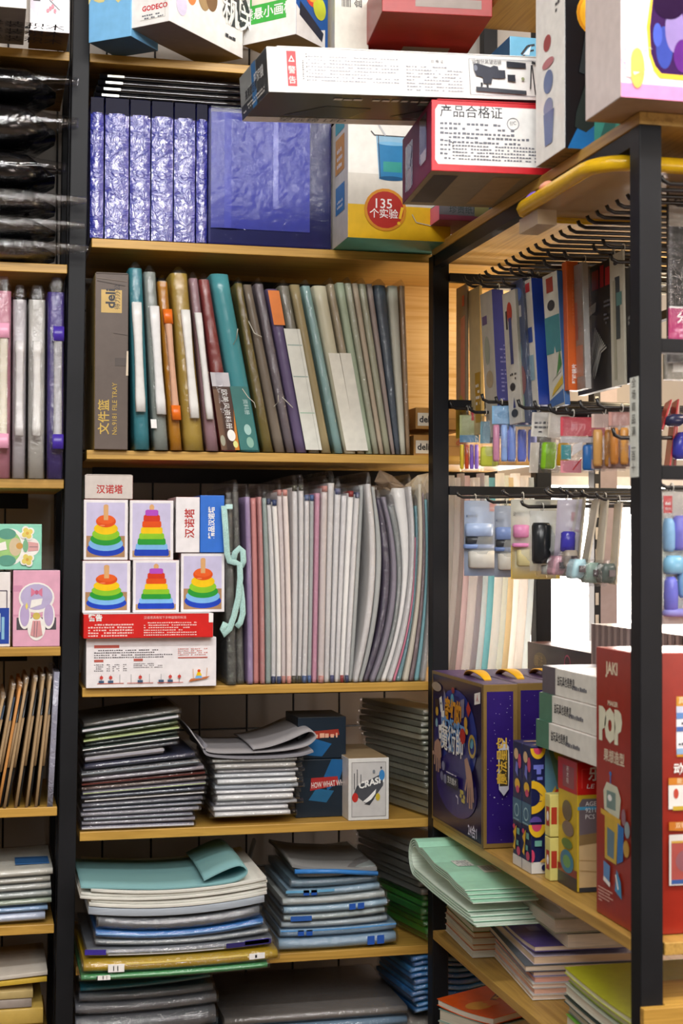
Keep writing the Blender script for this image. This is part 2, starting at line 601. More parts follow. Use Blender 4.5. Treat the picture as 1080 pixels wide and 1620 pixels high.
mb = MB(); mb.box((-2.7, -6.1, 2.95), (4.1, YW + .1, 3.05), plaster('#d9d6cf', 'white_ceiling')); struct(mb.build('ceiling'))
mb = MB(); mb.box((wx0, YW + .05, wz0), (wx1, YW + .06, wz1), glow('#fff6ee', 13))
win = struct(mb.build('window_1'))
mb = MB()
FR = K('#e9e4de', .5)
for x in (wx0, 1.62, wx1 - .03): mb.box((x, YW - .005, wz0), (x + .03, YW + .049, wz1), FR)
mb.box((wx0, YW - .005, wz0), (wx1, YW + .049, wz0 + .02), FR); mb.box((wx0, YW - .005, wz1 - .02), (wx1, YW + .049, wz1), FR)
mb.build('window_frame', win)

# ------------------------------------------------------------------ shelving against the wall
STEEL = steel()
OAK = wood('#c89c48', '#a67d30', 'x')
OAKY = wood('#c29a4e', '#a07a36', 'y', 'oak_laminate_deep')
TH = 0.017
def zt(px, py, Y=0.0): return aty(px, py, Y).z
S0 = zt(260, 107) + TH
S1, S2, S3 = zt(400, 388.5), zt(400, 715.5), zt(400, 1083)
S4 = zt(400, 1319.6) + TH
S5 = zt(560, 1516) + TH
S6 = S5 - 0.235
LS = [zt(50, 92) + TH, zt(50, 415.5), zt(50, 757.5), zt(50, 1023), zt(50, 1277), zt(50, 1463)]
LS.append(LS[-1] - .22)
XR = 1.04
DEEP = 0.33
unit = thing('shelving_bay', 'black steel shelving bay with oak boards holding folders, toy boxes and bags', 'shelf', (0.6, 0.16, 0))
def shelf(parent, x0, x1, z, y0=0.0, y1=DEEP, mat=OAK):
    m_ = MB(); m_.box((x0, y0, z - TH), (x1, y1, z - .0006), mat)
    o = m_.build('shelf_board', parent, parent.location, bevel=0.0012); return o
ends = [142, 145, 137, 130, 126, 120, 114]
for z, px in zip((S0, S1, S2, S3, S4, S5, S6), ends):
    py = proj((0.2, 0, z))[1]
    x0 = aty(px, py, 0).x
    shelf(unit, x0, XR, z)
def post(parent, xa, xb, y0, y1, z0, z1, w, name='post'):
    m_ = MB()
    vs = []
    for z, x in ((z0, xa), (z1, xb)):
        vs += [(x, y0, z), (x + w, y0, z), (x + w, y1, z), (x, y1, z)]
    m_.add(vs, [(0, 1, 5, 4), (1, 2, 6, 5), (2, 3, 7, 6), (3, 0, 4, 7), (4, 5, 6, 7), (3, 2, 1, 0)], STEEL)
    return m_.build(name, parent, parent.location, bevel=0.0015)
pt, pb = aty(114, 100, -.005), aty(87.5, 1600, -.005)
sl = (pt.x - pb.x) / (pt.z - pb.z)
PW = 0.031
post(unit, pb.x - sl * pb.z, pt.x + sl * (2.6 - pt.z), -.005, .027, 0, 2.6, PW)
post(unit, XR, XR, -.005, .027, 0, 2.6, PW)
post(unit, XR, XR, DEEP - .02, DEEP + .01, 0, 2.6, PW)
post(unit, pb.x - sl * pb.z, pt.x + sl * (2.6 - pt.z), DEEP - .02, DEEP + .01, 0, 2.6, PW)
# shelf side rails under each board
for z in (S0, S1, S2, S3, S4, S5):
    m_ = MB(); m_.box((0.215, .285, z - TH - .030), (XR, .30, z - TH - .0005), STEEL); m_.build('shelf_rail', unit, unit.location)
# wire grid behind the shelves
gx = aty(391, 1110, DEEP + .012).x; gs = (aty(609, 1110, DEEP + .012).x - gx) / 3
m_ = MB()
BLK = K('#1b1b1d', .5)
for k in range(-14, 8):
    x = gx + gs * k
    if x < wx0 + .02 or x > 9: m_.tube([(x, DEEP + .017, .3), (x, DEEP + .017, 2.6)], .0022, BLK, 6)
zz = aty(570, 1148, DEEP + .017).z
for k in range(-3, 6):
    z = zz + .285 * k
    m_.tube([(-1.0, DEEP + .022, z), (wx0, DEEP + .022, z)], .0022, BLK, 6)
g = m_.build('wire_grid', unit, unit.location); g['kind'] = 'stuff'
left = thing('shelving_bay', 'left black steel shelving bay cut by the photo edge, holding black bags', 'shelf', (-.35, .16, 0))
for z, px in zip(LS, (110, 106.5, 101, 96, 90.5, 85.5, 80)):
    py = proj((0.1, 0, z))[1]
    x1 = aty(px, py, 0.0).x
    shelf(left, -.78, x1, z)
post(left, -.82, -.82, 0, .031, 0, 2.6, PW)
xq = pt.x - .004
post(left, pb.x - sl * pb.z - .001, pt.x + sl * (2.6 - pt.z) - .001, .06, .09, 0, 2.6, .02, 'rear_post')
for z in LS[:6]:
    m_ = MB(); m_.box((-.78, .285, z - TH - .030), (.09, .30, z - TH - .0005), STEEL); m_.build('shelf_rail', left, left.location)
# warm plywood board standing at the back of the second shelf
PLY = wood('#e8c68a', '#d3a55c', 'x', 'plywood')
a, b = aty(655, 690, .262), aty(812, 690, .262)
t = thing('plywood_board', 'pale plywood board leaning at the back right of the folder shelf', 'board', (a.x, .262, S2))
m_ = MB(); m_.box((-.12, 0, 0), (b.x - a.x, .012, zt(690, 455, .262) - S2), PLY); m_.build('board', t)

# ------------------------------------------------------------------ free-standing rack at the right
XL = 0.82
XE = 1.44
YN, YF = -0.96, -0.035
zR1 = (atx(809, 1369, XL).z + atx(941, 1450, XL).z) / 2
zR2 = (atx(683, 1473, XL).z + atx(837, 1598, XL).z) / 2
zR3 = zR2 - 0.245
zRT = ZC + .541 + TH
zRU = zRT + .30
rack = thing('peg_rack', 'black steel double sided rack with oak shelves and rows of peg hooks', 'rack', (1.13, -.5, 0))
for (x, y) in ((XL, YN), (XE - .031, YN), (XL, YF - .031 + .02), (XE - .031, YF - .011)):
    m_ = MB(); m_.box((x, y, 0), (x + .031, y + .031, zRT - TH if y > -.5 else zRT - TH), STEEL)
    m_.build('post', rack, rack.location, bevel=.0015)
for z in (zR1, zR2, zR3, zRT):
    m_ = MB(); m_.box((XL + (.0325 if z != zRT else 0), YN, z - TH), (XE - (.0325 if z != zRT else 0), YF, z - .0006), OAKY)
    if z != zRT:   # board reaches the outer face between the posts
        m_ = MB(); pts = [(XL, YN + .033), (XL + .033, YN + .033), (XL + .033, YN), (XE - .033, YN), (XE - .033, YN + .033), (XE, YN + .033),
                          (XE, YF - .013), (XE - .033, YF - .013), (XE - .033, YF + .02), (XL + .033, YF + .02), (XL + .033, YF - .013), (XL, YF - .013)]
        m_.prism(pts, (0, 0, z - TH), (1, 0, 0), (0, 1, 0), (0, 0, 1), TH - .0006, OAKY)
    m_.build('shelf_board', rack, rack.location, bevel=.0012)
p = aty(1018, 1597, YN - .012)
m_ = MB(); m_.box((p.x, YN - .012, p.z - .03), (XE, YN - .0006, p.z), OAK); m_.box((XL + .033, YN, p.z - .018), (XE, YN + .1, p.z), OAK)
m_.build('end_shelf', rack, rack.location, bevel=.001)
ZH = dict(top=ZC + .50, upper=ZC + .452, r1=ZC + .475, r2=ZC + .245, r3=ZC + .078)
for z in (ZC + .262, ZC + .100, ZC + .50):
    for y in (YF + .005,):
        m_ = MB(); m_.box((XL + .031, y - .02, z - .008), (XE - .031, y - .002, z + .008), STEEL); m_.build('cross_bar', rack, rack.location, bevel=.001)
for z in (ZC + .257, ZC + .093):
    m_ = MB(); m_.box((XL + .032, YN + .004, z - .009), (XE - .031, YN + .022, z + .009), STEEL); m_.build('cross_bar', rack, rack.location, bevel=.001)
XB = 1.22
for z in (ZC + .50, ZC + .475 - .04, ZC + .245, ZC + .078):
    m_ = MB(); m_.box((XB, YN + .03, z - .02), (XB + .015, YF, z - .004), STEEL); m_.build('hook_rail', rack, rack.location)
m_ = MB(); m_.box((XL + .002, YN + .031, zRT - TH - .022), (XL + .02, YF - .012, zRT - TH - .0005), STEEL); m_.build('shelf_rail', rack, rack.location)
# vertical sticker on the rack post
fm = MB()
sa, sb = atx(996.5, 593, XL), None
zs0, zs1 = aty(1001, 754, YN).z, aty(1001, 594, YN).z
fm.box((XL - .0006, YN + .004, zs0), (XL - .0001, YN + .03, zs1), K('#d9ddd6', .5))
f = Face(fm, (XL - .0006, YN + .03, zs0), (0, -1, 0), (0, 0, 1), (-1, 0, 0), .026, zs1 - zs0)
for i, ch in enumerate('全场商品满一百十'):
    f.text(ch, .5, .90 - i * .122, .075, K('#4a4a48', .6), align='c')
st = fm.build('price_strip', None, (XL, YN + .017, zs0))
tag(st, 'narrow white vertical paper strip with dark characters on the near rack post', 'sticker')

# hooks -------------------------------------------------------------
HOOKM = K('#161618', .32, spec=.6)
_hk = {}
def hook(x0, x1, y, z, tip=.014, name='hook'):
    key = (round(x1 - x0, 4), tip)
    if key not in _hk:
        m_ = MB(); L = x1 - x0
        m_.tube([(L, 0, 0), (L * .5, 0, .003), (.012, 0, .0), (.003, 0, .004), (0, 0, tip)], .0030, HOOKM, 7)
        _hk[key] = m_.build('hook', rack)
        _hk[key].location = V((x0, y, z)) - rack.location
        return _hk[key]
    o = _hk[key].copy(); COL.objects.link(o); o.location = V((x0, y, z)) - rack.location
    return o
def hang_loop(t, x, y, z, c='#c9c9c2'):
    """thin hanging eye around the hook rod, standing on the pack's top edge (pack coordinates)"""
    m_ = MB(); P_ = [(x, y + .0058 * math.cos(q), z + .0062 + .0062 * math.sin(q)) for q in [2 * math.pi * k / 12 for k in range(13)]]
    m_.tube(P_, .0010, K(c, .35), 5); return m_.build('hang_eye', t)
yy = YF - .05
k = 0
while yy > YN + .04:
    hook(.872, XB, yy, ZC + .478, .010)
    yy -= .036; k += 1
# ------------------------------------------------------------------ boxes on the top shelves
W_ = K('#f0efec', .38); INK = K('#33343a', .5); GREYINK = K('#6d6f78', .55)
RED = K('#c8202a', .35); DKRED = K('#8e1a2c', .3); KRAFT = K('#a88a5e', .6); PINK = K('#e58fb0', .4)
LGINK = K('#a4a6b0', .5)
UNDER = K('#8d7f66', .6)

# telescope box and the red box beneath it, lying across the rack's top shelf
B = pxbox(zRT, (682, 270), (858, 277), .23, 157)
red_h = B['h']
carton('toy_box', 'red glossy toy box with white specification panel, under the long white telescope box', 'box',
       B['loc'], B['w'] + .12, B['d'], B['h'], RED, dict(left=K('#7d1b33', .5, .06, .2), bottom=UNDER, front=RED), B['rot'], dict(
    front=[('poly', [(.02, .16), (.035, .10), (.9, .10), (.9, .93), (.035, .93), (.02, .86)], W_),
           ('text', '产品合格证', .045, .76, .13, INK, dict(bold=.01)),
           ('lines', .045, .52, .44, .72, 3, GREYINK, .8, 3), ('lines', .09, .40, .52, .53, 2, GREYINK, .85, 4),
           ('lines', .045, .17, .10, .48, 5, GREYINK, .9, 5), ('lines', .11, .17, .58, .40, 5, GREYINK, .9, 6),
           ('ring', .43, .70, .0085, .0095, GREYINK), ('text', '((C', .43, .675, .05, INK, dict(align='c')),
           ('text', '电池', .60, .76, .12, INK), ('lines', .60, .15, .74, .72, 9, GREYINK, .85, 8),
           ('ell', .112, .40, .004, .012, INK), ('ell', .112, .35, .004, .012, INK)],
    left=[('rect', .12, .12, .38, .80, K('#4c3a46', .2)), ('rect', .20, .1, .34, .42, K('#b9a9ab', .3)), ('rect', .62, .28, .86, .92, K('#4a3140', .2)),
          ('rect', .66, .24, .84, .40, K('#c5b6b8', .3)), ('poly', [(.16, .45), (.3, .4), (.36, .7), (.2, .82)], K('#5c6a86', .2)),
          ('poly', [(.66, .5), (.82, .45), (.86, .8), (.7, .88)], K('#30272f', .2))],
    bottom=[('rect', .03, .1, .16, .9, INK), ('rect', .35, .1, .5, .9, KRAFT)]), flaps=True)

def leaning_edge(pivot, Z, rot, tilt, pxl, pxr):
    P0 = atz(*pivot, Z); d = V((math.cos(rot) * math.cos(tilt), math.sin(rot) * math.cos(tilt), -math.sin(tilt)))
    def solve(px):
        t = 0.0
        for _ in range(20): t += (px - proj(P0 + d * t)[0]) * pxm(P0 + d * t)
        return t
    a, b = solve(pxl), solve(pxr)
    return P0 + d * a, b - a
TR, TT = .075, -.062
P0, wt_ = leaning_edge((682, 153.5), zRT + red_h + .0035, TR, TT, 425, 862)
B = dict(loc=P0, w=wt_ + .005, d=.16, h=(zup(P0, 73) - P0.z) * .995, rot=TR)
tel = carton('telescope_box', 'long white toy telescope box with red warning strip, lying across the red box', 'box',
       B['loc'], B['w'] + .09, B['d'], B['h'], W_, dict(left=K('#32363a', .3), bottom=K('#3f4340', .25), back=INK), B['rot'], dict(
    front=[('rect', .055, .14, .082, .92, K('#d8484c', .4)),
           ('text', '告', .0685, .20, .13, W_, dict(align='c')), ('text', '警', .0685, .42, .13, W_, dict(align='c')), ('poly', [(.060, .68), (.077, .68), (.0685, .82)], W_),
           ('poly', [(.0635, .70), (.0735, .70), (.0685, .78)], RED),
           ('lines', .115, .28, .38, .88, 8, LGINK, .9, 11, dict(fill=.34)), ('text', '合 格 证', .475, .77, .065, GREYINK),
           ('lines', .40, .14, .57, .74, 8, LGINK, .8, 13, dict(fill=.34)), ('lines', .098, .3, .104, .75, 9, GREYINK, 1, 12)] +
          [('ell', .111, y, .002, .014, INK) for y in (.86, .80, .66, .58, .47, .36, .28)] +
          [('stroke', [(.59, .08), (.81, .08), (.81, .90), (.59, .90), (.59, .08)], .0008, GREYINK),
           ('text', '益智玩具望远镜', .60, .79, .075, INK),
           ('poly', [(.603, .66), (.603, .78), (.615, .80), (.655, .72), (.665, .76), (.678, .74), (.68, .66), (.700, .66), (.700, .48), (.68, .46), (.66, .48), (.655, .34), (.63, .34), (.63, .48), (.61, .52)], K('#3c3f4a', .4)),
           ('ell', .609, .69, .006, .07, K('#7c8290', .3)), ('rect', .622, .26, .628, .36, INK), ('rect', .640, .24, .646, .36, INK),
           ('poly', [(.705, .73), (.705, .87), (.765, .84), (.765, .72)], K('#33353d', .4)), ('poly', [(.706, .42), (.706, .56), (.73, .56), (.73, .40)], K('#33353d', .4)),
           ('poly', [(.607, .16), (.607, .26), (.762, .20), (.762, .11)], K('#44474f', .4)),
           ('stroke', [(.782, .80), (.775, .24)], .002, INK), ('stroke', [(.784, .80), (.79, .10)], .002, INK), ('stroke', [(.783, .86), (.795, .84)], .004, INK),
           ('ell', .753, .47, .005, .04, K('#9aa27a', .4))],
    left=[('rect', 0, .30, .62, 1, K('#8f9496', .3)), ('rect', .44, 0, .60, 1, K('#2f77b8', .3)),
          ('text', '高清望远镜', .40, .34, .17, INK, dict(align='c', bold=.02, sx=.9)), ('text', '望远镜', .70, .45, .2, K('#dfe3e6', .4), dict(align='c', bold=.03)), ('lines', .1, .1, .9, .26, 2, W_, .7, 5)],
    bottom=[('rect', 0, 0, 1, .18, W_), ('poly', [(.1, .25), (.2, .6), (.34, .55), (.3, .22)], K('#25291f', .3)), ('poly', [(.42, .3), (.55, .7), (.66, .62), (.6, .25)], K('#25291f', .3)),
            ('rect', .46, .72, .6, .8, K('#7f8c86', .4)), ('lines', .2, .82, .5, .92, 1, W_, .8, 5), ('text', '望远镜 LED', .1, .06, .1, K('#777', .5))]), flaps=True, tilt=TT)
# light blue box behind it
P = aty(806, 88, -.33)
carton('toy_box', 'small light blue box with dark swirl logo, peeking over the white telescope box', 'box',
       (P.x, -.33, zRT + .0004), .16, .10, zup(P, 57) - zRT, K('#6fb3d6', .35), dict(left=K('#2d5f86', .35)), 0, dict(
    front=[('stroke', [(.13, .90), (.2, .95), (.28, .96)], .004, INK), ('stroke', [(.14, .885), (.2, .92), (.27, .93)], .003, INK), ('poly', [(.15, .90), (.24, .955), (.22, .90)], K('#d6e8f2', .4)),
           ('text', '手工制作', .12, .845, .02, INK), ('poly', [(.62, .80), (.8, .91), (1, .93), (1, .8)], K('#a5cfe6', .4))]))
# white upright box with gold badge
P = atz(893, 234, zRT)
hh = .34
carton('science_kit_box', 'tall white and black film-wrapped box with round gold badge, standing on rack top shelf', 'box',
       (P.x, P.y, zRT), .105, .115, hh, K('#17191d', .15), dict(left=K('#e9e8e4', .35), bottom=K('#8d7448', .5)), 0, dict(
    front=[('ell', .5, .57, .33, .10, K('#f3b92c', .3)), ('ring', .5, .57, .030, .034, K('#d8901d', .3)), ('text', 'STEM', .5, .555, .032, INK, dict(align='c', bold=.02)),
           ('lines', .3, .52, .7, .535, 1, INK, .8, 3), ('poly', [(.04, .0), (1, .0), (1, .15), (.4, .15), (.2, .10)], K('#1c6fb4', .3)), ('poly', [(.42, .0), (1, .0), (1, .17), (.42, .16)], K('#3f9a90', .3)), ('poly', [(.46, .01), (.66, .01), (.74, .13), (.6, .14)], K('#2d6a66', .3)), ('poly', [(.14, .09), (.3, .07), (.42, .10), (.44, .26), (.32, .30), (.16, .15)], K('#22302f', .3)), ('ell', .37, .20, .03, .012, K('#b5452e', .3)), ('poly', [(.2, .32), (.4, .30), (.44, .36), (.3, .5)], K('#2a3438', .3))],
    left=[('ell', .45, .75, .14, .06, K('#2d2f38', .4)), ('ell', .5, .9, .12, .04, K('#2d2f38', .4)), ('ell', .42, .50, .13, .035, K('#9a2f33', .4)), ('lines', .7, .6, .85, .98, 14, INK, .8, 5),
          ('ell', .46, .33, .16, .05, K('#5a6c9a', .4)), ('ell', .46, .22, .16, .04, K('#7d88ad', .4)), ('poly', [(.35, .06), (.6, .06), (.66, .2), (.3, .2)], K('#55669c', .4)), ('ell', .46, .41, .2, .02, K('#b2626a', .4))],
    bottom=[('lines', .1, .1, .9, .9, 5, K('#6b5a35', .5), .7, 3)]))
# pink box with the dark purple toy behind film
P = atz(982, 153, zRT)
carton('doll_box', 'large pink and white box with dark purple window print, overhanging the near rack post', 'box',
       (P.x, P.y, zRT), .26, .115, .30, K('#f3dbe6', .3), dict(left=K('#cfc2bf', .4), bottom=K('#b0937c', .5)), 0, dict(
    front=[('rect', 0, 0, 1, 0.06, K('#e98bb8', 0.3)),
           ('rect', 0, 0.12, 1, 0.16, K('#ecc3dd', 0.3)),
           ('rect', 0.008, 0.2, 0.136, 0.23, K('#e9bfdc', 0.3)),
           ('poly', [(0.144, 0.18), (0.168, 0.12), (0.2, 0.09), (1, 0.08), (1, 0.9), (0.16, 0.7), (0.152, 0.42), (0.132, 0.3)], K('#f3c33a', 0.3)),
           ('poly', [(0.154, 0.19), (0.176, 0.14), (0.208, 0.11), (1, 0.105), (1, 0.9), (0.172, 0.68), (0.164, 0.42), (0.148, 0.3)], K('#3b2150', 0.12)),
           ('ell', 0.224, 0.22, 0.044, 0.09, K('#3c4a9a', 0.1)),
           ('ell', 0.28, 0.3, 0.052, 0.1, K('#8d7bb0', 0.1)),
           ('ell', 0.32, 0.19, 0.048, 0.07, K('#5b2b7a', 0.1)),
           ('ell', 0.188, 0.27, 0.024, 0.05, K('#4b5cb8', 0.1)),
           ('ell', 0.248, 0.4, 0.08, 0.06, K('#2a1836', 0.1)),
           ('ell', 0.082, 0.125, 0.038, 0.085, K('#f3b05a', 0.35)),
           ('text', '仔', 0.082, 0.085, 0.1, W_, dict(align='c', bold=0.04)),
           ('poly', [(0.12, 0.62), (0.176, 0.6), (0.152, 0.7), (0.16, 0.85), (0.12, 0.8)], K('#c9dd4a', 0.35))], ))
mb = MB()
# small pink and red packs lying by the science kit
P = aty(684, 352, -.13)
carton('small_pack', 'small pink and magenta cardboard pack with dark lettering, under the red toy box', 'box', (P.x, -.17, P.z - .003), .095, .12, .030, K('#8d4356', .4), dict(left=K('#e0679b', .4), front=K('#8d4356', .4)), 0, dict(
    left=[('text', 'R', .5, .3, .5, W_, dict(align='c', bold=.03))], front=[('rect', 0, .32, 1, 1, K('#6b6a6e', .4)), ('text', '珍贵纸牌', .2, .44, .36, K('#2c3f3a', .5)), ('rect', .7, .3, .98, .9, K('#8c8350', .4))], top=[('rect', 0, 0, 1, 1, K('#8bc0d6', .4))]))

# science experiment kit on the folder shelf edge
P = aty(550, 366, -.115)
w_k = aty(712, 372, -.115).x - P.x
h_k = .235
z_k = S1 + .0005
carton('experiment_kit_box', 'white and yellow science experiment box with printed beaker and round red badge', 'box',
       (P.x, -.115, z_k), w_k, .135, h_k, K('#e3e0d8', .4), dict(left=K('#dedbd0', .4), bottom=K('#4f8f80', .5)), 0, dict(
    front=[('rect', 0, .10, 1, .26, K('#e0b416', .35)), ('rect', 0, .26, 1, .50, K('#cfcabf', .4)), ('rect', 0, 0, 1, .10, K('#e0b416', .35)),
           ('poly', [(.30, .46), (.55, .46), (.58, .80), (.27, .80)], K('#8fb6cf', .2)), ('poly', [(.305, .47), (.545, .47), (.57, .74), (.285, .74)], K('#2f79ab', .2)),
           ('rect', .34, .52, .52, .60, K('#2f8f86', .25)), ('ell', .42, .47, .12, .018, K('#23557f', .2)), ('ell', .425, .74, .14, .015, K('#79b2d6', .2)),
           ('stroke', [(.22, .83), (.255, .80), (.62, .80)], .0018, INK), ('stroke', [(.29, .80), (.31, .47)], .0012, INK), ('stroke', [(.24, .95), (.36, .80)], .003, K('#b9b9bb', .4)),
           ('ell', .36, .225, .205, .165, K('#d08a1d', .35)), ('ell', .36, .225, .178, .143, K('#b02418', .35)), ('text', '135', .345, .235, .075, W_, dict(align='c', bold=.01)),
           ('text', '个实验', .345, .16, .055, W_, dict(align='c', bold=.01)), ('stroke', [(.50, .16), (.525, .25)], .005, K('#f0c530', .3)), ('ell', .49, .125, .016, .013, K('#f0c530', .3)),
           ('stroke', [(.62, .2), (.66, .14), (.8, .12), (.9, .13)], .0015, K('#b5b5a8', .4))],
    left=[('rect', .28, .66, .80, .84, K('#d8993a', .4)), ('rect', .28, .88, .8, 1, K('#3ea7b8', .4)), ('rect', .30, .24, .82, .46, K('#2f7fc0', .4)), ('rect', .28, .56, .8, .66, K('#d8993a', .4)),
          ('lines', .38, .60, .7, .78, 3, W_, .9, 3), ('lines', .4, .28, .72, .36, 2, W_, .9, 4)]), flaps=False)

# cartons on the highest wall shelf ------------------------------------
B = pxbox(S0, (140, 68), (207, 57), .09, -60)
carton('noodle_snack_box', 'pale blue box with wavy yellow top, beside the left post on the top shelf', 'box', B['loc'], B['w'], .09, .19, K('#78b6e2', .4), dict(bottom=K('#3f6472', .5), left=K('#5f9fc4', .4)), B['rot'], dict(
    front=[('poly', [(0, .36), (.07, .41), (.15, .38), (.25, .36), (.36, .36), (.45, .42), (.55, .40), (.7, .33), (.85, .38), (1, .36), (1, 1), (0, 1)], K('#d8cd8e', .4)), ('text', '过家家玩具', .22, .56, .10, K('#5a3f8a', .5))]))
def two_corner(Z, pn, pl, pr):
    """near, left and right bottom corners -> loc, w (right edge), d (left edge), rot"""
    n_, l_, r_ = atz(*pn, Z), atz(*pl, Z), atz(*pr, Z)
    e = r_ - n_
    g = l_ - n_
    a1, a2 = math.atan2(e.y, e.x), math.atan2(g.y, g.x) - math.pi / 2
    a1 += (a2 - a1) * .5
    return n_, l_, r_, a1, e.length, g.length
ZT = S0 + .002
n_, l_, r_, rot, w_, d_ = two_corner(ZT + .012, (268, 33), (196, 43), (400, 86))
carton('toy_box', 'large white box turned cornerwise, with red brand wordmark and black outlined characters', 'box', n_, w_ + .01, d_, .20, W_, dict(bottom=UNDER), rot, dict(
    left=[('text', 'GODECO', .35, .125, .045, RED, dict(bold=.03)), ('lines', .35, .055, .85, .105, 2, GREYINK, .8, 3), ('stroke', [(.30, .05), (.9, .05), (.9, .22)], .0008, K('#c9c4bc', .5))],
    front=[('ell', .10, .36, .05, .12, K('#b7b0dc', .4)), ('ell', .28, .36, .07, .12, K('#e0894f', .4)), ('ell', .45, .45, .10, .2, K('#a98d64', .4)), ('ell', .55, .4, .08, .12, K('#7d5c3c', .4)), ('ell', .15, .2, .07, .1, K('#d9d3ee', .4)),
           ('ell', .18, .5, .03, .07, INK), ('ell', .23, .5, .03, .06, INK),
           ('text', '小心', .68, .50, .20, INK, dict(bold=.09)), ('text', '小心', .68, .50, .20, W_, dict(bold=.01)), ('text', '机关', .70, .24, .20, INK, dict(bold=.09)), ('text', '机关', .70, .24, .20, W_, dict(bold=.01)), ('lines', .74, .12, .9, .18, 1, INK, .9, 5)]))
ZT2 = ZT + .045
n_, l_, r_, rot, w_, d_ = two_corner(ZT2, (468, 54), (373, 66), (533, 76))
carton('toy_box', 'white toy box with green banner on its left face, above the telescope box', 'box', n_, w_, d_, .22, W_, dict(bottom=UNDER, front=K('#1f5aa8', .3)), rot, dict(
    left=[('rect', .16, .16, .82, .32, K('#43b548', .4)), ('text', '磁悬小画板', .49, .195, .075, W_, dict(align='c', bold=.02)), ('stroke', [(.16, .30), (.16, 1)], .004, K('#43b548', .4)), ('stroke', [(.82, .30), (.82, 1)], .004, K('#43b548', .4)),
          ('rect', .18, .32, .80, 1, K('#efe9d6', .4)), ('poly', [(.2, .38), (.45, .55), (.28, .9)], K('#c7d24a', .4)), ('stroke', [(.55, .42), (.72, .62)], .008, K('#d06a2a', .4))],
    front=[('poly', [(0, .0), (.9, 0), (.9, .16), (.5, .1), (0, .26)], W_), ('poly', [(.1, .18), (.8, .04), (.85, .12), (.12, .3)], K('#23283a', .3)), ('ell', .5, .42, .26, .12, K('#d6432e', .3)), ('ell', .72, .32, .2, .10, K('#c9d23a', .3)), ('ell', .46, .40, .16, .06, K('#e8b53c', .3)), ('rect', .1, .5, .24, 1, W_), ('ell', .75, .5, .15, .1, K('#2f8f5a', .3))]))
P = aty(533, 80, -.02)
carton('barcode_box', 'plain cream box end with printed barcode, right of the green banner toy box', 'box', (P.x, .0, S0), aty(587, 80, -.02).x - P.x, .2, .20, K('#e6e3d6', .4), None, 0, dict(
    front=[('rect', .2 + i * .035, .62, .2 + i * .035 + (.02 if i % 3 else .012), .86, INK) for i in range(8)] + [('text', '盒装玩具', .8, .62, .06, INK, dict(rot=90))]), flaps=True)
P = aty(592, 92, .02)
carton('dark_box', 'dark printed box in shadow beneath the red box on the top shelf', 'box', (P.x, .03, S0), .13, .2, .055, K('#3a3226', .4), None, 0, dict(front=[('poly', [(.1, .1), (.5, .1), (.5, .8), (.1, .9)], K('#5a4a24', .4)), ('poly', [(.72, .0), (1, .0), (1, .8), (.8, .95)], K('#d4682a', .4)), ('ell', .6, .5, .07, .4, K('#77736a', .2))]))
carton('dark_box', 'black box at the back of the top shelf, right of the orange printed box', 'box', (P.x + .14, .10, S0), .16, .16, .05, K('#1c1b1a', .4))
q = atz(604, 14, S0 + .06)
carton('toy_box', 'flat red box with grey stripe, highest in the stack at the photo top edge', 'box', (q.x, q.y, S0 + .0555), .20, .30, .08, K('#9c2320', .35), None, -.10, dict(
    front=[('rect', .3, .15, .9, .35, K('#8d8078', .4)), ('text', '积木', .4, .5, .3, K('#c9a08a', .5))], bottom=[('rect', .35, .25, .8, .4, K('#9a8c82', .4))]))
# higher canopy board of the rack, seen from below
t = thing('canopy_board', 'brown wooden canopy board high above the rack, seen from underneath', 'board', (1.0, -.4, zRU + .12))
m_ = MB(); m_.box((-.10, -.56, 0), (.44, .36, .02), OAKY); m_.build('board', t)
for y in (-.55, .33):
    m_ = MB(); m_.box((.41, y, -(zRU + .12 - zRT)), (.44, y + .03, 0), STEEL); m_.build('upright', t)

# left bay: boxes on its top board
z0 = LS[0]
P = atz(42, 14, z0)
carton('grey_box', 'grey box with white top and faded black characters underneath, at top left corner', 'box', (P.x - .18, P.y, z0), .18, .19, .14, K('#e9e6e0', .4), dict(bottom=K('#8a857c', .5)), 0, dict(
    bottom=[('text', '拼装积木', .62, .1 + .0, .13, INK), ('text', '拼装积木', .62, .3, .13, INK), ('text', '拼装积木', .62, .5, .13, INK)]))
P = atz(47, 48, z0)
carton('molecule_kit_box', 'film-wrapped white box printed with a pink and red molecule model, top left', 'box', (P.x, P.y, z0), aty(110, 48, P.y).x - P.x, .10, .13, crumple('#d9d5db', .35, 60), dict(bottom=K('#6d5230', .5)), 0, dict(
    front=[('stroke', [(.0, .78), (.3, .52), (.75, .30)], .002, GREYINK), ('poly', [(0, .62), (.3, .42), (.2, .2), (.02, .3)], K('#b9b2c2', .3)), ('rect', .08, .40, .26, .48, INK)] +
          [('ell', .55 + .26 * math.cos(a) * .8, .72 + .22 * math.sin(a), .045, .035, K('#c04a76', .25)) for a in [i * .7 for i in range(9)]] +
          [('ell', .45 + .06 * i, .28 + .03 * (i % 3), .04, .03, K('#a8324f', .25)) for i in range(4)] + [('ell', .62, .55, .04, .03, K('#c04a76', .25)), ('ell', .56, .45, .04, .03, K('#a8324f', .25))]))
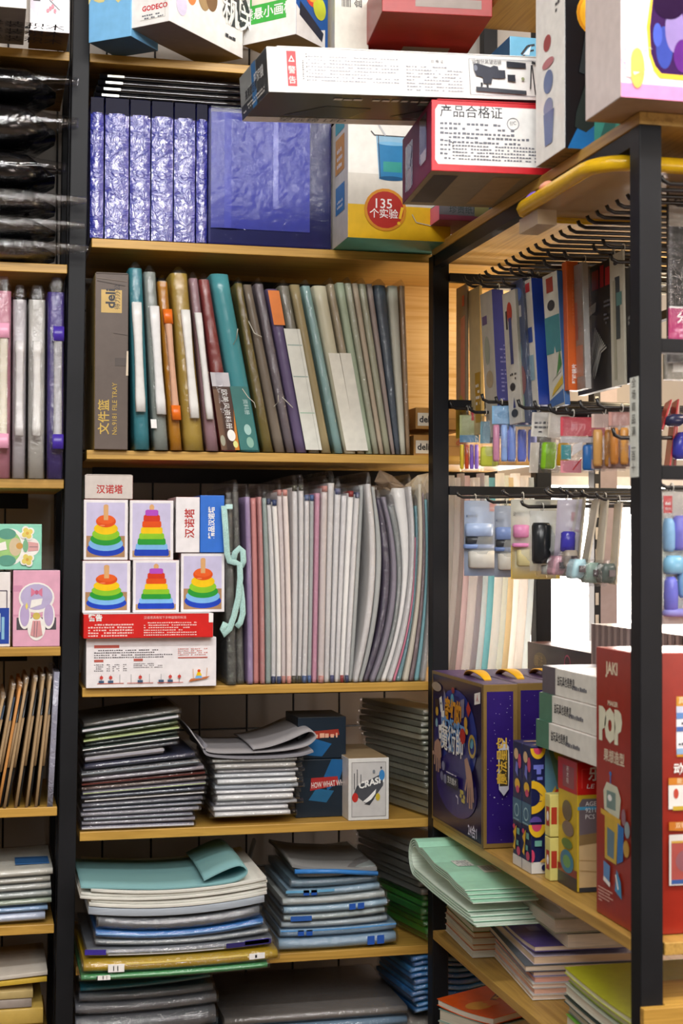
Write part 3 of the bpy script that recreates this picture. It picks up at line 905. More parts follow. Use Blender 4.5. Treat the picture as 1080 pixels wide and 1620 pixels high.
# ------------------------------------------------------------------ blue binders under the top shelf
BLUEF = crumple('#3a41ae', 1.5, 62, .1, 1.0)
zb = S1
xs = [(142, 163), (165.5, 203), (205, 237), (239, 273), (275, 308), (310, 327)]
hb = zup(aty(240, 382, 0), 158) - zb
for i, (a, b) in enumerate(xs):
    p, q = aty(a, 383, .01), aty(b, 384, .01)
    lab = ['leftmost blue film-wrapped binder spine beside the black post'] + ['%s blue film-wrapped binder from the left in the upright row' % ORD[k] for k in (1, 2, 3, 4)] + ['narrow blue film-wrapped binder touching the flat blue file']
    t = thing('lever_binder', lab[i], 'binder', (p.x, .01, zb), group='blue binders on the upper shelf')
    w_ = q.x - p.x
    m_ = MB(); m_.box((0.001, .004, .0), (w_ - .001, .25, hb), K('#343a98', .35)); m_.build('cover', t, bevel=.003)
    m_ = MB()
    ring = []
    rr = random.Random(i)
    rows = []
    for k in range(15):
        z = .002 + (hb - .03) * k / 14
        rows.append([(w_ * u, .002 - .006 * math.sin(math.pi * u) - .003 * rr.random(), z) for u in [j / 6 for j in range(7)]])
    m_.loft(rows, BLUEF, cap=False, closed=False); m_.build('shrink_film', t)
    m_ = MB(); m_.box((.0005, -.002, hb - .03), (w_ - .0005, .002, hb), K('#14142a', .6, .06, .2)); m_.build('top_shade_band', t)  # dark strip puts the shade under the top shelf into the colour
# black binders lying on top
zb2 = zb + hb + .0015
tk = (S0 - TH - zb2 - .012) / 4
for i in range(4):
    x0 = aty(150 + 3 * i, 150, -.005 + .0).x; x1 = aty(404, 150, 0).x
    t = thing('lever_binder', 'black glossy binder lying flat over the blue row, %s from the top' % ORD[3 - i] if i != 3 else 'black glossy binder lying flat over the blue row, topmost', 'binder', (x0, .015, zb2 + i * tk), group='black binders on the upper shelf')
    m_ = MB(); hslab(m_, crumple('#0c0c10', .25, 25, .12), 0, x1 - x0, 0, .24, 0, tk * .95, n=6, rnd=tk * .4); m_.build('cover', t)
    m_ = MB(); m_.box((.014, -.0006, tk * .3), (.045, .004, tk * .66), K('#d9d9d2', .15, metal=.6)); m_.build('spine_label', t)
# flat blue file facing the aisle
p, q = aty(329, 386, .004), aty(524, 396, .004)
t = thing('document_file', 'large royal blue plastic file standing face-on beside the blue binders', 'file', (p.x, .004, zb))
wf = q.x - p.x; hf = zup(p, 168) - zb
BL = K('#4048b0', .42, .06, .25); BD = K('#20245f', .25)
m_ = MB(); m_.box((0, .0, 0), (wf, .03, hf), BD); m_.build('cover', t, bevel=.004)
m_ = MB()
rows = []
for k in range(9):
    z = .03 + (hf - .04) * k / 8
    rows.append([(wf * .02 + wf * .80 * u, -.0015 - .004 * math.sin(math.pi * min(1, u * 3)) * (1 if u < .33 else 0), z) for u in [j / 12 for j in range(13)]])
m_.loft(rows, BL, cap=False, closed=False); m_.build('front_pocket', t)
m_ = MB(); m_.box((wf * .52, -.0022, .07), (wf * .56, -.0016, hf * .96), K('#5a61c4', .15)); m_.build('fold_seam', t)
m_ = MB(); m_.box((.004, -.006, .004), (wf - .002, -.005, hf), film(.4, .015, 16)); m_.build('film_wrap', t)

# ------------------------------------------------------------------ left bay: black bagged bundles
def bundle(label, x0, x1, y0, y1, zc, hz, hd, film_m, body_m, seed, tail=.02, group='black bagged bundles on the left bay'):
    t = thing('bagged_bundle', label, 'bundle', ((x0 + x1) / 2, (y0 + y1) / 2, zc - hz), group=group)
    L = (x1 - x0) / 2; rg = random.Random(seed)
    def se(e, n=20):
        out = []
        for j in range(n):
            a = 2 * math.pi * j / n
            c, s_ = math.cos(a), math.sin(a)
            out.append((math.copysign(abs(c) ** .55, c) * hd, math.copysign(abs(s_) ** .6, s_) * hz))
        return out
    m_ = MB(); rings = []
    for k in range(12):
        u = -1 + 2 * k / 11
        g = (1 - abs(u) ** 12) ** .4 * .75 + .25
        rings.append([(L * .96 * u, py * g * (1 + .03 * rg.uniform(-1, 1)), hz + pz * g * (.95 + .05 * math.sin(7 * u + seed))) for py, pz in se(0)])
    m_.loft(rings, body_m); m_.build('contents', t)
    m_ = MB(); rings = []
    for k in range(15):
        u = -1 + 2 * k / 14
        g = 1.04 if abs(u) < .9 else 1.04 - (abs(u) - .9) * 2.2
        v_ = min(1, max(0, (u - .70) / .19))
        X = L * u + (tail) * v_; g2 = 1 - .91 * v_
        yo = -(hd + .004) * v_
        rings.append([(X + rg.uniform(-.003, .003), py * g2 * (g + rg.uniform(-.02, .03)) + yo, hz + pz * max(.45, g + rg.uniform(-.04, .05)) * (1 - .72 * v_)) for py, pz in se(0)])
    m_.loft(rings, film_m); m_.build('film_bag', t)
    return t
BKB = crumple('#08080a', .35, 25, .22, .5)
FM1 = film(.55, .12, 20, rough=.05); FM2 = film(.9, .26, 48, rough=.05); FM3 = film(.3, .05, 12, rough=.05)
x0 = -.45
xr = aty(101, 300, -.02).x
spec = [('black bundle in clear film with shiny folds, topmost of the left bay stack', 107, 158, .004, FM1, -.02, .075),
        ('black bundle in loose clear bag, second from top in the left bay', 163, 233, .004, FM1, -.02, .08),
        ('plain matt black bundle in clear bag, third from top in the left bay', 235, 300, -.01, FM3, -.005, .08),
        ('black bundle with sparkling crumpled film, fourth from top in the left bay', 300, 342, .014, FM2, -.03, .07),
        ('black bundle with dense silvery crumpled film, second from bottom in the left bay', 343, 380, .012, FM2, -.035, .07),
        ('black bundle with silvery crumpled film, lowest on the left bay board', 378, 413, .016, FM2, -.03, .07)]
for i, (lb, ya, yb, dx, fm_, yy, hd) in enumerate(spec):
    zt_, zb_ = aty(60, ya, -.0).z, aty(60, yb, -.0).z
    if i == 5: zb_ = LS[1] + .002
    bundle(lb, x0, xr, min(yy - .01, -.03), yy + 2 * hd + .06, (zt_ + zb_) / 2, (zt_ - zb_) / 2 * .98, hd + .03, fm_, BKB, i + 3, tail=.016 + dx * 1.5)

# ------------------------------------------------------------------ left bay: upright cases
def case_(label, pa, pb_, ytop, shell, handle=None, hspan=None, y=.0, group='plastic cases standing in the left bay', grip='#e8e6e0', lock=None):
    z = LS[2]
    p, q = aty(pa, 755, y), aty(pb_, 755, y)
    w_ = q.x - p.x; h_ = zup(p, ytop) - z
    t = thing('document_case', label, 'case', (p.x, y, z), group=group)
    m_ = MB(); pr = rrect(w_ / 2 - .001, .12, .006, 3)
    m_.loft([[(w_ / 2 + a, .13 + b, zz) for a, b in pr] for zz in (0.001, h_ * .3, h_ * .7, h_)], shell); m_.build('shell', t)
    if handle:
        cx = w_ * handle; za, zb_ = zup(p, hspan[1]) - z, zup(p, hspan[0]) - z
        m_ = MB(); path = []
        m_.loft([[(cx + a * s_, -.006 + b * s_, zz) for a, b in rrect(.0085, .008, .005, 3)] for zz, s_ in ((za, .9), (za + .02, 1), (za + .022, .86), ((za + zb_) / 2, .82), (zb_ - .022, .86), (zb_ - .02, 1), (zb_, .9))], K(grip, .35)); hd_ = m_.build('handle', t)
        if lock:
            for zz in (za + .008, zb_ - .010):
                m_ = MB(); m_.loft([[(cx + a, -.006 + b, zz + k) for a, b in rrect(.0105, .0098, .004, 3)] for k in (-.013, .013)], K(lock, .3)); m_.build('clasp', hd_)
    m_ = MB(); pr = rrect(w_ / 2, .13, .008, 3); rg = random.Random(pa)
    m_.loft([[(w_ / 2 + a * (1 + rg.uniform(-.05, .02)) * s_, .115 + b, zz) for a, b in pr] for zz, s_ in ((0.0005, .98), (h_ * .25, 1), (h_ * .5, 1), (h_ * .75, 1), (h_ + .008, .95), (h_ + .022, .55))], film(.8, .16, 40)); m_.build('film_bag', t)
case_('pink plastic case with cream handle, cut by the left photo edge', -12, 17, 458, vinyl('#dd93a6', .95, .3), .55, (515, 705), grip='#e9dfc4', lock='#eaa6c2')
case_('white film-wrapped case next to the pink case in the left bay', 18, 41, 472, vinyl('#cfc9cb', .96, .3), .5, (540, 690), grip='#dcd8d4')
case_('white film-wrapped case beside the purple case in the left bay', 43, 71, 472, vinyl('#d3d0c6', .96, .3), .5, (540, 690), grip='#e6e3da')
case_('violet plastic case with grey handle and purple clasps beside black post', 73, 101, 460, vinyl('#4a3a8c', .97, .28), .62, (520, 706), grip='#aaa9ac', lock='#4631a0')

# ------------------------------------------------------------------ left bay: gift boxes with tags
z = LS[3]
p = aty(20, 1019, 0)
wq = aty(94.5, 1018, 0).x - p.x
OUT = K('#6d6470', .5); WH = K('#f2efe9', .4)
carton('gift_box', 'pink gift box with lilac die-cut tag carrying a pink bow, on left bay', 'box', (p.x, 0, z), wq, .12, zup(p, 902) - z, K('#e3a9c0', .35), dict(top=K('#77727a', .3)), 0, dict(
    front=[('rect', 0, .72, .2, .8, K('#d292b0', .4)), ('rect', .08, .22, .92, .38, K('#4f4a50', .4)), ('rect', 0, .40, 1, .42, K('#d896b2', .4)),
           ('ell', .5, .64, .38, .20, WH), ('ell', .25, .40, .13, .17, WH), ('ell', .76, .40, .13, .17, WH), ('ell', .5, .24, .19, .16, WH),
           ('ell', .5, .65, .34, .17, K('#bbb0d4', .4)), ('ell', .25, .41, .10, .145, K('#b9a6cf', .4)), ('ell', .76, .41, .10, .145, K('#b9a6cf', .4)),
           
           ('poly', [(.5, .71), (.38, .77), (.38, .65)], K('#d77a96', .4)), ('poly', [(.5, .71), (.62, .77), (.62, .65)], K('#d77a96', .4)), ('ell', .5, .71, .035, .03, K('#c5607f', .4)),
           ('poly', [(.36, .50), (.60, .55), (.63, .63), (.39, .61)], WH), ('ell', .5, .40, .08, .045, K('#d0b95c', .4)), ('poly', [(.37, .15), (.42, .34), (.58, .34), (.63, .15), (.5, .12)], K('#d79a9c', .4)),
           ('stroke', [(.46, .33), (.45, .13)], .001, OUT), ('stroke', [(.52, .33), (.50, .13)], .001, OUT), ('poly', [(.26, .53), (.29, .58), (.32, .53), (.29, .48)], K('#e9d76a', .4))]))
p2 = aty(-30, 1019, 0)
carton('gift_box', 'white gift box with blue printed picture, cut by the left photo edge', 'box', (p2.x, .004, z), aty(16, 1018, 0).x - p2.x, .11, zup(p, 905) - z, K('#e9e3e0', .4), None, 0, dict(
    front=[('rect', .55, .04, .96, .52, K('#2746a0', .35)), ('rect', .7, .1, .8, .4, K('#8fc0d8', .35)), ('stroke', [(.55, .75), (.88, .75), (.88, .52)], .002, OUT), ('rect', .6, .2, .66, .45, K('#e9f0f6', .4))]))
z2 = z + zup(p, 902) - z + .0008
pm = aty(-45, 902, 0)
h2 = zup(aty(40, 902, 0), 829) - z2
GR = K('#8fbf72', .4); MINT = K('#8fd6bc', .35)
YL = K('#e3d069', .4)
def flower(cx, cy, r=.05, asp=1.55):
    return [('ell', cx + r * 1.1 * math.cos(a), cy + r * asp * 1.1 * math.sin(a), r * 1.05, r * asp * 1.05, WH) for a in [i * math.pi / 2 + .5 for i in range(4)]] + \
           [('ell', cx + r * .9 * math.cos(a), cy + r * asp * .9 * math.sin(a), r * .75, r * asp * .75, YL) for a in [i * math.pi / 2 + .5 for i in range(4)]] + [('ell', cx, cy, r * .45, r * asp * .45, K('#d9a94a', .4))]
carton('gift_box', 'mint green gift box with flower-shaped tags, lying on the pink gift box', 'box', (pm.x, .003, z2), aty(66, 902, 0).x - pm.x, .12, h2, MINT, dict(right=K('#8fb8a8', .4)), 0, dict(
    front=[('rect', .72, .84, .87, .9, K('#3f4a48', .4)), ('rect', .72, .10, .86, .16, K('#3f4a48', .4)),
           ('ell', .55, .5, .22, .40, WH), ('ell', .84, .50, .13, .2, WH), ('ell', .52, .5, .19, .36, K('#9ecb7c', .4)), ('ell', .5, .78, .13, .12, K('#5a9a86', .4)), ('ell', .5, .2, .13, .12, K('#5a9a86', .4)), ('ell', .62, .5, .09, .2, K('#d2bf9c', .4)), ('ell', .68, .52, .05, .07, K('#cf9a4a', .4)),
           ('poly', [(.8, .4), (.95, .42), (.95, .58), (.8, .62)], K('#dba4a2', .4)), ('stroke', [(.82, .5), (.94, .5)], .001, OUT), ('ell', .765, .52, .04, .14, K('#7cb58c', .4)), ('poly', [(.36, .4), (.5, .44), (.48, .62), (.36, .56)], WH)] + flower(.79, .80) + flower(.79, .22)))

# ------------------------------------------------------------------ left bay: leaning card folders
z = LS[4]
tops = [(6, 1100), (22, 1085), (33, 1082), (43, 1075), (57, 1072), (69, 1070), (80, 1070), (90, 1063)]
bots = [-40, -22, -8, 8, 13, 27, 44, 57, 66]
bots = [-32, -15, -3, 7, 25, 42, 57, 79]
step = [(1140, 1225), (1142, 1222), (1145, 1215), (1137, 1215), (1134, 1212), (1133, 1212), (1132, 1212), (1063, 1260)]
for i in range(len(tops)):
    xt, yt = tops[i]
    pb_, pt_ = aty(bots[i], 1274, .0), aty(xt, yt, .0)
    h_ = pt_.z - z; dx = pt_.x - pb_.x
    last = i == len(tops) - 1
    lab = ('silvery film-wrapped card folder leaning at the right end of the left bay row' if last else
           'kraft-edged card folder leaning in the left bay, %s from the left' % ORD[i])
    t = thing('card_folder', lab, 'folder', (pb_.x, 0, z), group='card folders leaning in the left bay')
    m_ = MB(); vslab(m_, K('#a58a66' if i != 2 else '#c4894a', .6) if not last else crumple('#8f90a2', .8, 60), 0, dx, .0048 if not last else .010, -.0, .22, .0, h_, n=4, rnd=.0008); m_.build('card_edge', t)
    if not last:
        ya, yb = step[i]
        m_ = MB(); f0, f1 = (zup(pb_, yb) - z) / h_, (zup(pb_, ya) - z) / h_
        vslab(m_, K('#8f7656', .6), .0051 + dx * f0, .0051 + dx * f1, .0046, .001, .22, h_ * f0, h_ * f1, n=3, rnd=.0008); m_.build('inner_tab', t)
        m_ = MB(); vslab(m_, K('#2a2d2f' if i > 1 else '#44566a', .3), .0049, dx * .9 + .0049, .0040, .012, .21, 0.001, h_ * .9, n=3, rnd=.0008); m_.build('inner_sleeve', t)
        m_ = MB(); rg = random.Random(i)
        m_.box((dx - .004, -.0015, h_ - .006), (dx + .003, .02, h_ + .004), film(.9, .35, 80)); m_.build('film_tip', t)
# ------------------------------------------------------------------ folder shelf: file tray box and leaning folders
z = S2
p, q = aty(149, 706, -.012), aty(202, 707, -.012)
carton('file_tray_box', 'dark brown file tray carton with tan label, standing left of the plastic folders', 'box', (p.x, -.012, z), q.x - p.x, .25, zup(p, 431) - z, K('#5d5048', .45), dict(left=K('#b39a5c', .45), top=K('#554a42', .5)), 0, dict(
    front=[('rect', .18, .775, .80, .905, K('#c9a860', .45)), ('text', 'deli', .60, .80, .052, INK, dict(rot=90, bold=.03, sx=1.1)), ('text', '得力办公', .745, .795, .026, INK, dict(rot=90)),
           ('text', '文件篮', .44, .085, .048, K('#c9a84c', .45), dict(rot=90, bold=.015)), ('text', 'No.9181 FILE TRAY', .67, .085, .028, K('#c9a84c', .45), dict(rot=90, sx=.92)),
           ('rect', .60, .475, .98, .520, K('#4b403a', .4)), ('stroke', [(.55, .66), (.98, .65)], .0008, K('#463c36', .5)), ('stroke', [(.05, .955), (.9, .93)], .0012, K('#463c36', .5)), ('stroke', [(.05, .97), (.95, .955)], .001, K('#7a6c60', .5)),
           ('poly', [(.93, .42), (1, .42), (1, .56), (.95, .56)], K('#d9c9b0', .5))],
    left=[('text', 'deli', .75, .40, .05, INK, dict(rot=90, bold=.03))]), flaps=True, part='carton')

GRP = 'plastic folders leaning on the second shelf'
FQ = []
def folder(label, xb, xt, ytop, wb, wt, mat, y=.0, depth=.23, film_top=True, extra=None, wrapm=None, group=GRP, name='plastic_folder', curve=None):
    FQ.append((label, xb, xt, ytop, wb, wt, mat, y, depth, film_top, extra, wrapm, group, name))
def build_folders():
    rows = [714 - 300 * k / 23 for k in range(24)]
    fr = lambda q: (lambda y: min(1, max(0, (714 - y) / (714 - q[3]))))
    lim = row_limits([((lambda y, q=q, g=fr(q): q[1] + (q[2] - q[1]) * g(y)), (lambda y, q=q, g=fr(q): q[4] + (q[5] - q[4]) * g(y))) for q in FQ], rows)
    for q, st in zip(FQ, lim):
        label, xb, xt, ytop, wb, wt, mat, y, depth, film_top, extra, wrapm, group, name = q
        P = aty((st[0][0] + st[0][1]) / 2, 714, y); T = aty(xt, ytop, y); s = pxm(P)
        t = thing(name, label, 'folder', (P.x, y, S2), group=group)
        h_ = T.z - S2
        pr = []
        for k in range(12):
            f = k / 11; row = 714 + (ytop - 714) * f; l, r = at_row(st, rows, row)
            x0, x1 = aty(l, row, y).x - P.x, aty(r, row, y).x - P.x
            pr.append(((x0 + x1) / 2, (x1 - x0) / 2, .001 + (h_ - .001) * f))
        cx = lambda f, pr=pr: pr[min(10, int(f * 11))][0] + (pr[min(11, int(f * 11) + 1)][0] - pr[min(10, int(f * 11))][0]) * (f * 11 - min(10, int(f * 11)))
        m_ = MB(); vprof(m_, mat, [(c_, hw * .9, z) for c_, hw, z in pr], 0, depth, .34); m_.build('folder_cover', t)
        if film_top:
            m_ = MB(); pf = list(pr[::3]) + [pr[-1]]
            sh = [0] * len(pf)
            pf = [(c_, hw * .97, z) for c_, hw, z in pf]
            pf += [(pr[-1][0], pr[-1][1] * .6, h_ * 1.02), (pr[-1][0], pr[-1][1] * .25, h_ * 1.04)]; sh += [.004, .010]
            vprof(m_, wrapm or film(.7, .10, 30), pf, -.003, depth + .001, .3, sh); m_.build('film_sleeve', t)
        if extra: extra(t, P, s, h_, cx)
def grip(ya, yb, off, col, wpx=17, name='handle', capc=None, ln=.0):
    def fn(t, P, s, h_, cx):
        za, zb_ = zup(P, yb) - S2, zup(P, ya) - S2
        m_ = MB(); r_ = []
        for k in range(9):
            f = k / 8; zz = za + (zb_ - za) * f
            sc = .72 + .28 * (abs(2 * f - 1) ** 2); sc *= .86 if k in (0, 8) else 1
            r_.append([(cx(zz / h_) + off * s + a_ * sc, -.006 + b_, zz) for a_, b_ in rrect(wpx * s / 2, .007, .005, 3)])
        m_.loft(r_, K(col, .3)); g_ = m_.build(name, t)
        if capc:
            for zz in (za + .012, zb_ - .012):
                m_ = MB(); m_.loft([[(cx((zz + k) / h_) + off * s + a_, -.0065 + b_, zz + k) for a_, b_ in rrect(wpx * s / 2 * 1.12, .0078, .004, 3)] for k in (-.013, .013)], K(capc, .3)); m_.build('clasp', g_)
    return fn
def multi(*fs):
    def fn(*a):
        for f_ in fs: f_(*a)
    return fn
def label_strip(ya, yb, off, wpx, cmds, base, yy=-.0022):
    def fn(t, P, s, h_, cx):
        za, zb_ = zup(P, yb) - S2, zup(P, ya) - S2
        m_ = MB()
        O = V((cx(za / h_) + off * s - wpx * s / 2, yy, za)); e = V((cx(zb_ / h_) - cx(za / h_), 0, zb_ - za)); H_ = e.length
        f_ = Face(m_, O, (1, 0, 0), e.normalized(), (0, -1, 0), wpx * s, H_)
        f_.rect(0, 0, 1, 1, base); f_.run(cmds); m_.build('label', t)
    return fn
TEAL = vinyl('#3f8f9a', .93, .25); GREY = vinyl('#9aa39b', .9, .25); AMB = vinyl('#c7861f', .94, .25); OCH = vinyl('#c2a34a', .93, .25)
folder('teal file in clear film with a white handle, next to the brown carton', 225, 215, 424, 27, 25, TEAL, -.012, .24, True, grip(480, 652, -1, '#e6e6e4', 18))
folder('grey-green film-wrapped file with white handle, second from the brown carton', 256, 237, 430, 27, 24, GREY, -.01, .24, True, multi(grip(486, 656, 3, '#eaeaea', 18), label_strip(664, 678, -10, 9, [], W_, -.006)))
folder('amber file with a pale grip and orange clasps', 279, 256, 445, 22, 19, AMB, -.008, .24, True, grip(492, 664, 3, '#d9a98c', 13, capc='#e8721f'))
folder('ochre yellow film-wrapped file with white handle', 308, 283, 432, 36, 30, OCH, -.006, .24, True, grip(492, 662, 4, '#eeeeea', 17))
folder('dusty pink slim file with white handle, leaning by the ochre file', 337, 307, 440, 22, 16, vinyl('#a9858c', .94, .25), -.008, .24, True, grip(497, 664, 0, '#ececea', 13))
DB = K('#4a2f22', .3)
folder('dark red folder with brown price label and round white logo', 363, 322, 442, 30, 22, vinyl('#96403c', .95, .22), -.002, .235, True,
       label_strip(590, 712, 2, 29, [('rect', 0, .82, 1, 1, K('#c9c6cc', .4)), ('rect', 0, .0, .32, .78, K('#6e4f3a', .3)), ('poly', [(.75, 0), (1, 0), (1, .55)], K('#c47a22', .3)), ('ell', .66, .19, .22, .075, W_), ('ell', .82, .075, .13, .045, K('#d9dc8a', .4)),
                                  ('text', '欧美风资料册', .45, .78, .062, W_, dict(rot=-90, sx=1.0)), ('ell', .15, .12, .13, .07, K('#9c9a86', .4))], DB))
folder('wide teal document folder leaning hard with an elastic cord', 397, 346, 433, 40, 34, vinyl('#4f9aa2', .9, .2, .15), -.004, .23, False,
       multi(label_strip(612, 712, -2, 28, [('text', '资料册', .6, .80, .06, K('#b9d3d0', .4), dict(rot=-90)), ('ell', .6, .32, .2, .085, K('#9ec4bd', .4)), ('ell', .62, .12, .2, .085, K('#86b3a2', .4))], K('#3a7672', .3)),
             lambda t, P, s, h_, cx: (lambda m_: (m_.box((cx(.0) + 14 * s, -.003, 0), (cx(.0) + 14.001 * s, -.003, .001), W_), m_.build('edge', t))) (MB()) if False else None))
L = [  # label, xb, xt, ytop, wb, wt, colour
    ('olive folder just right of the wide teal folder', 427, 377, 448, 20, 12, '#7d6f3a'),
    ('grey-mauve folder with loose cord, right of the olive one', 446, 391, 450, 20, 13, '#7d7265'),
    ('dull purple-grey folder left of the orange-tipped one', 462, 409, 449, 16, 14, '#7a7176'),
    ('folder with bright orange top half and purple lower half', 480, 430, 457, 20, 20, '#6d5f82'),
    ('taupe folder behind the white sheets', 500, 449, 452, 22, 18, '#8d8a7a'),
    ('olive-brown folder right of the white sheets', 518, 466, 450, 18, 16, '#a59670'),
    ('light teal folder among beige ones', 540, 484, 452, 16, 13, '#9cc4c0'),
    ('wide cream folder in the middle of the leaning row', 556, 508, 452, 26, 26, '#dcd7bd'),
    ('beige folder right of the wide cream folder', 574, 522, 449, 16, 12, '#c4b698'),
    ('pale green folder, first of the slim green run', 586, 538, 447, 15, 12, '#bccbb0'),
    ('pale sage folder, second of the slim run', 598, 551, 448, 12, 11, '#cdd0b4'),
    ('rose-beige folder, third of the slim run', 606, 561, 448, 10, 10, '#cdbda6'),
    ('light olive folder, fourth of the slim run', 616, 573, 449, 13, 12, '#cccdae'),
    ('mauve-grey slim folder, last of the slim run', 625, 584, 449, 9, 9, '#b5a69f'),
    ('dark slate blue folder near the right end', 631, 601, 451, 11, 20, '#65727e'),
    ('off-white folder right of the slate blue one', 641, 622, 452, 12, 16, '#dcdbca'),
    ('slim brown-edged folder at the right end of the row', 647, 636, 452, 7, 8, '#bb9c78'),
]
for i, (lab, xb, xt, yt, wb, wt, c) in enumerate(L):
    ex = None
    if 'orange top' in lab: ex = label_strip(462, 516, 1, 18, [], K('#e07a1c', .3), -.004)
    if 'taupe' in lab: ex = label_strip(522, 712, -1, 26, [('rect', .05, .86, .95, .87, K('#9db0a8', .5)), ('rect', .05, .60, .95, .61, K('#9db0a8', .5)), ('rect', .05, .3, .95, .31, K('#a9c4b0', .5)), ('rect', .8, 0, .83, 1, K('#b6b6ad', .5))], K('#dadbd2', .4), -.0045)
    if 'wide cream' in lab: ex = label_strip(560, 713, 2, 18, [], K('#e6e4d8', .4), -.004)
    folder(lab, xb - 2, xt, yt, wb + 1, wt + 1, vinyl(c, .93, .25, .2), .001 + .0008 * (i % 5), .225, i % 2 == 0, ex)
build_folders()
# loose elastic cords hanging from the folders
ec = K('#d9d6c8', .4)
for i, (pts, lab) in enumerate(((((376, 520), (374, 535), (369, 545)), 'thin white elastic loop on the wide teal folder, upper'), (((383, 615), (392, 628), (402, 637), (404, 645)), 'thin white elastic loop on the wide teal folder, lower'),
                                (((393, 508), (402, 527), (414, 533)), 'thin elastic cord hanging on the olive folder'), (((440, 625), (440, 636), (433, 643)), 'thin elastic cord low on the grey-mauve folder'), (((446, 628), (455, 637), (463, 645)), 'thin elastic cord low beside the orange-topped folder'))):
    w3 = [aty(x, y, -.008) for x, y in pts]
    m_ = MB(); m_.tube([w - w3[0] for w in w3], .0008, ec, 5)
    o = m_.build('elastic_cord'); o.location = w3[0]; tag(o, lab, 'cord', 'elastic cords of the folders')
# kraft cartons at the right end
P = aty(656, 714, .05)
KR = K('#a87f43', .55)
for i, (ya, yb, x0, x1) in enumerate(((714, 679, 654, 738), (678, 643, 657, 742))):
    z0 = S2 + (0.0 if i == 0 else zup(P, 678.5) - S2)
    a = aty(x0, 700, .05); b = aty(x1, 700, .05)
    carton('kraft_carton', ('lower' if i == 0 else 'upper') + ' brown kraft carton with white brand label behind the rack post', 'carton', (a.x, .05, z0), b.x - a.x, .16, zup(P, ya - 35) - zup(P, ya) - .001, KR, None, 0, dict(
        front=[('rect', .04, .15, .30, .75, K('#d8d5cc', .5)), ('text', 'deli', .07, .3, .3, INK, dict(bold=.03)), ('stroke', [(.35, .5), (.98, .5)], .0015, K('#8d6a36', .5)), ('text', 'deli', .80, .55, .3, K('#b5503a', .5))]), 'kraft cartons on the second shelf')
# ------------------------------------------------------------------ stacking-ring toy boxes on the third shelf
z = S3
PEG = K('#d9a56c', .4)
RC = [K('#2344b8', .25), K('#7fb8ea', .25), K('#2f9a3a', .25), K('#8cc62f', .25), K('#f0c61c', .25), K('#e0531f', .25), K('#d23b22', .25), K('#b34fc0', .25)]
def tower(kind):
    bg = [('rect', .06, .05, .93, .95, K('#c9c3e2', .35))]
    if kind == 'wide':
        cmds = bg + [('rect', .06, .05, .93, .40, K('#a9825c', .4))]
        lv = [(.19, .42, .125), (.27, .39, .12), (.35, .35, .11), (.43, .31, .105), (.52, .27, .10), (.64, .225, .10)]
        cols = [RC[0], RC[1], RC[2], RC[3], RC[4], RC[5]]
        cx = .5
        for (y, rx, ry), c in zip(lv, cols):
            cmds += [('ell', cx, y, rx, ry, c, dict(n=26))]
        cmds += [('ell', cx, .67, .20, .075, K('#e8632a', .25)), ('poly', [(cx - .05, .66), (cx + .05, .66), (cx + .055, .88), (cx - .055, .88)], PEG), ('ell', cx, .89, .055, .03, PEG), ('ell', cx - .08, .57, .06, .012, K('#f08a5a', .2))]
    else:
        cmds = bg + [('rect', .06, .05, .93, .16, K('#b3926c', .4))]
        bars = [(.13, .40, .06, RC[0]), (.225, .37, .05, RC[1]), (.31, .325, .055, RC[2]), (.40, .29, .05, RC[3]), (.495, .25, .055, RC[4]), (.60, .22, .055, RC[5]), (.70, .19, .055, RC[6]), (.79, .15, .05, RC[7])]
        cmds += [('ell', .5, .88, .055, .05, PEG), ('rect', .45, .8, .55, .88, PEG)]
        for y, rx, ry, c in bars:
            cmds += [('poly', [(.5 - rx, y - ry * .6), (.5 - rx + .03, y - ry), (.5 + rx - .03, y - ry), (.5 + rx, y - ry * .6), (.5 + rx * .97, y + ry * .7), (.5 + rx - .04, y + ry), (.5 - rx + .04, y + ry), (.5 - rx * .97, y + ry * .7)], c), ('ell', .42, y + ry * .3, rx * .3, .008, K('#ffffff', .3))] if False else [('poly', [(.5 - rx, y - ry * .6), (.5 - rx + .03, y - ry), (.5 + rx - .03, y - ry), (.5 + rx, y - ry * .6), (.5 + rx * .97, y + ry * .7), (.5 + rx - .04, y + ry), (.5 - rx + .04, y + ry), (.5 - rx * .97, y + ry * .7)], c)]
    return cmds
CARD = K('#ece8ea', .35)
def tbox(label, x0, x1, ybot, ytop, kind, y=-.004, zz=None, dep=.135):
    p, q = aty(x0, ybot, y), aty(x1, ybot, y)
    zz = p.z if zz is None else zz
    h_ = zup(p, ytop) - zz
    t = carton('ring_tower_box', label, 'box', (p.x, y, zz), q.x - p.x, dep, h_, CARD, dict(right=K('#d8d4d2', .4), top=K('#b93a34', .4)), 0, dict(front=tower(kind)), 'ring tower toy boxes on the third shelf')
    m_ = MB()
    w_ = q.x - p.x
    for f0, f1 in ((.12, .40), (.62, .88)):
        m_.box((w_ - .0012, .003, h_ * f0), (w_ + .0022, .02, h_ * f1), K('#3a302e', .5))
    m_.build('side_slot', t)
    return t
p = aty(136, 1085, -.012)
q = aty(342, 1081, -.012)
h1 = zup(p, 1010) - z
ttl = 'white box of a counting toy with red line drawings, bottom of the toy stack'
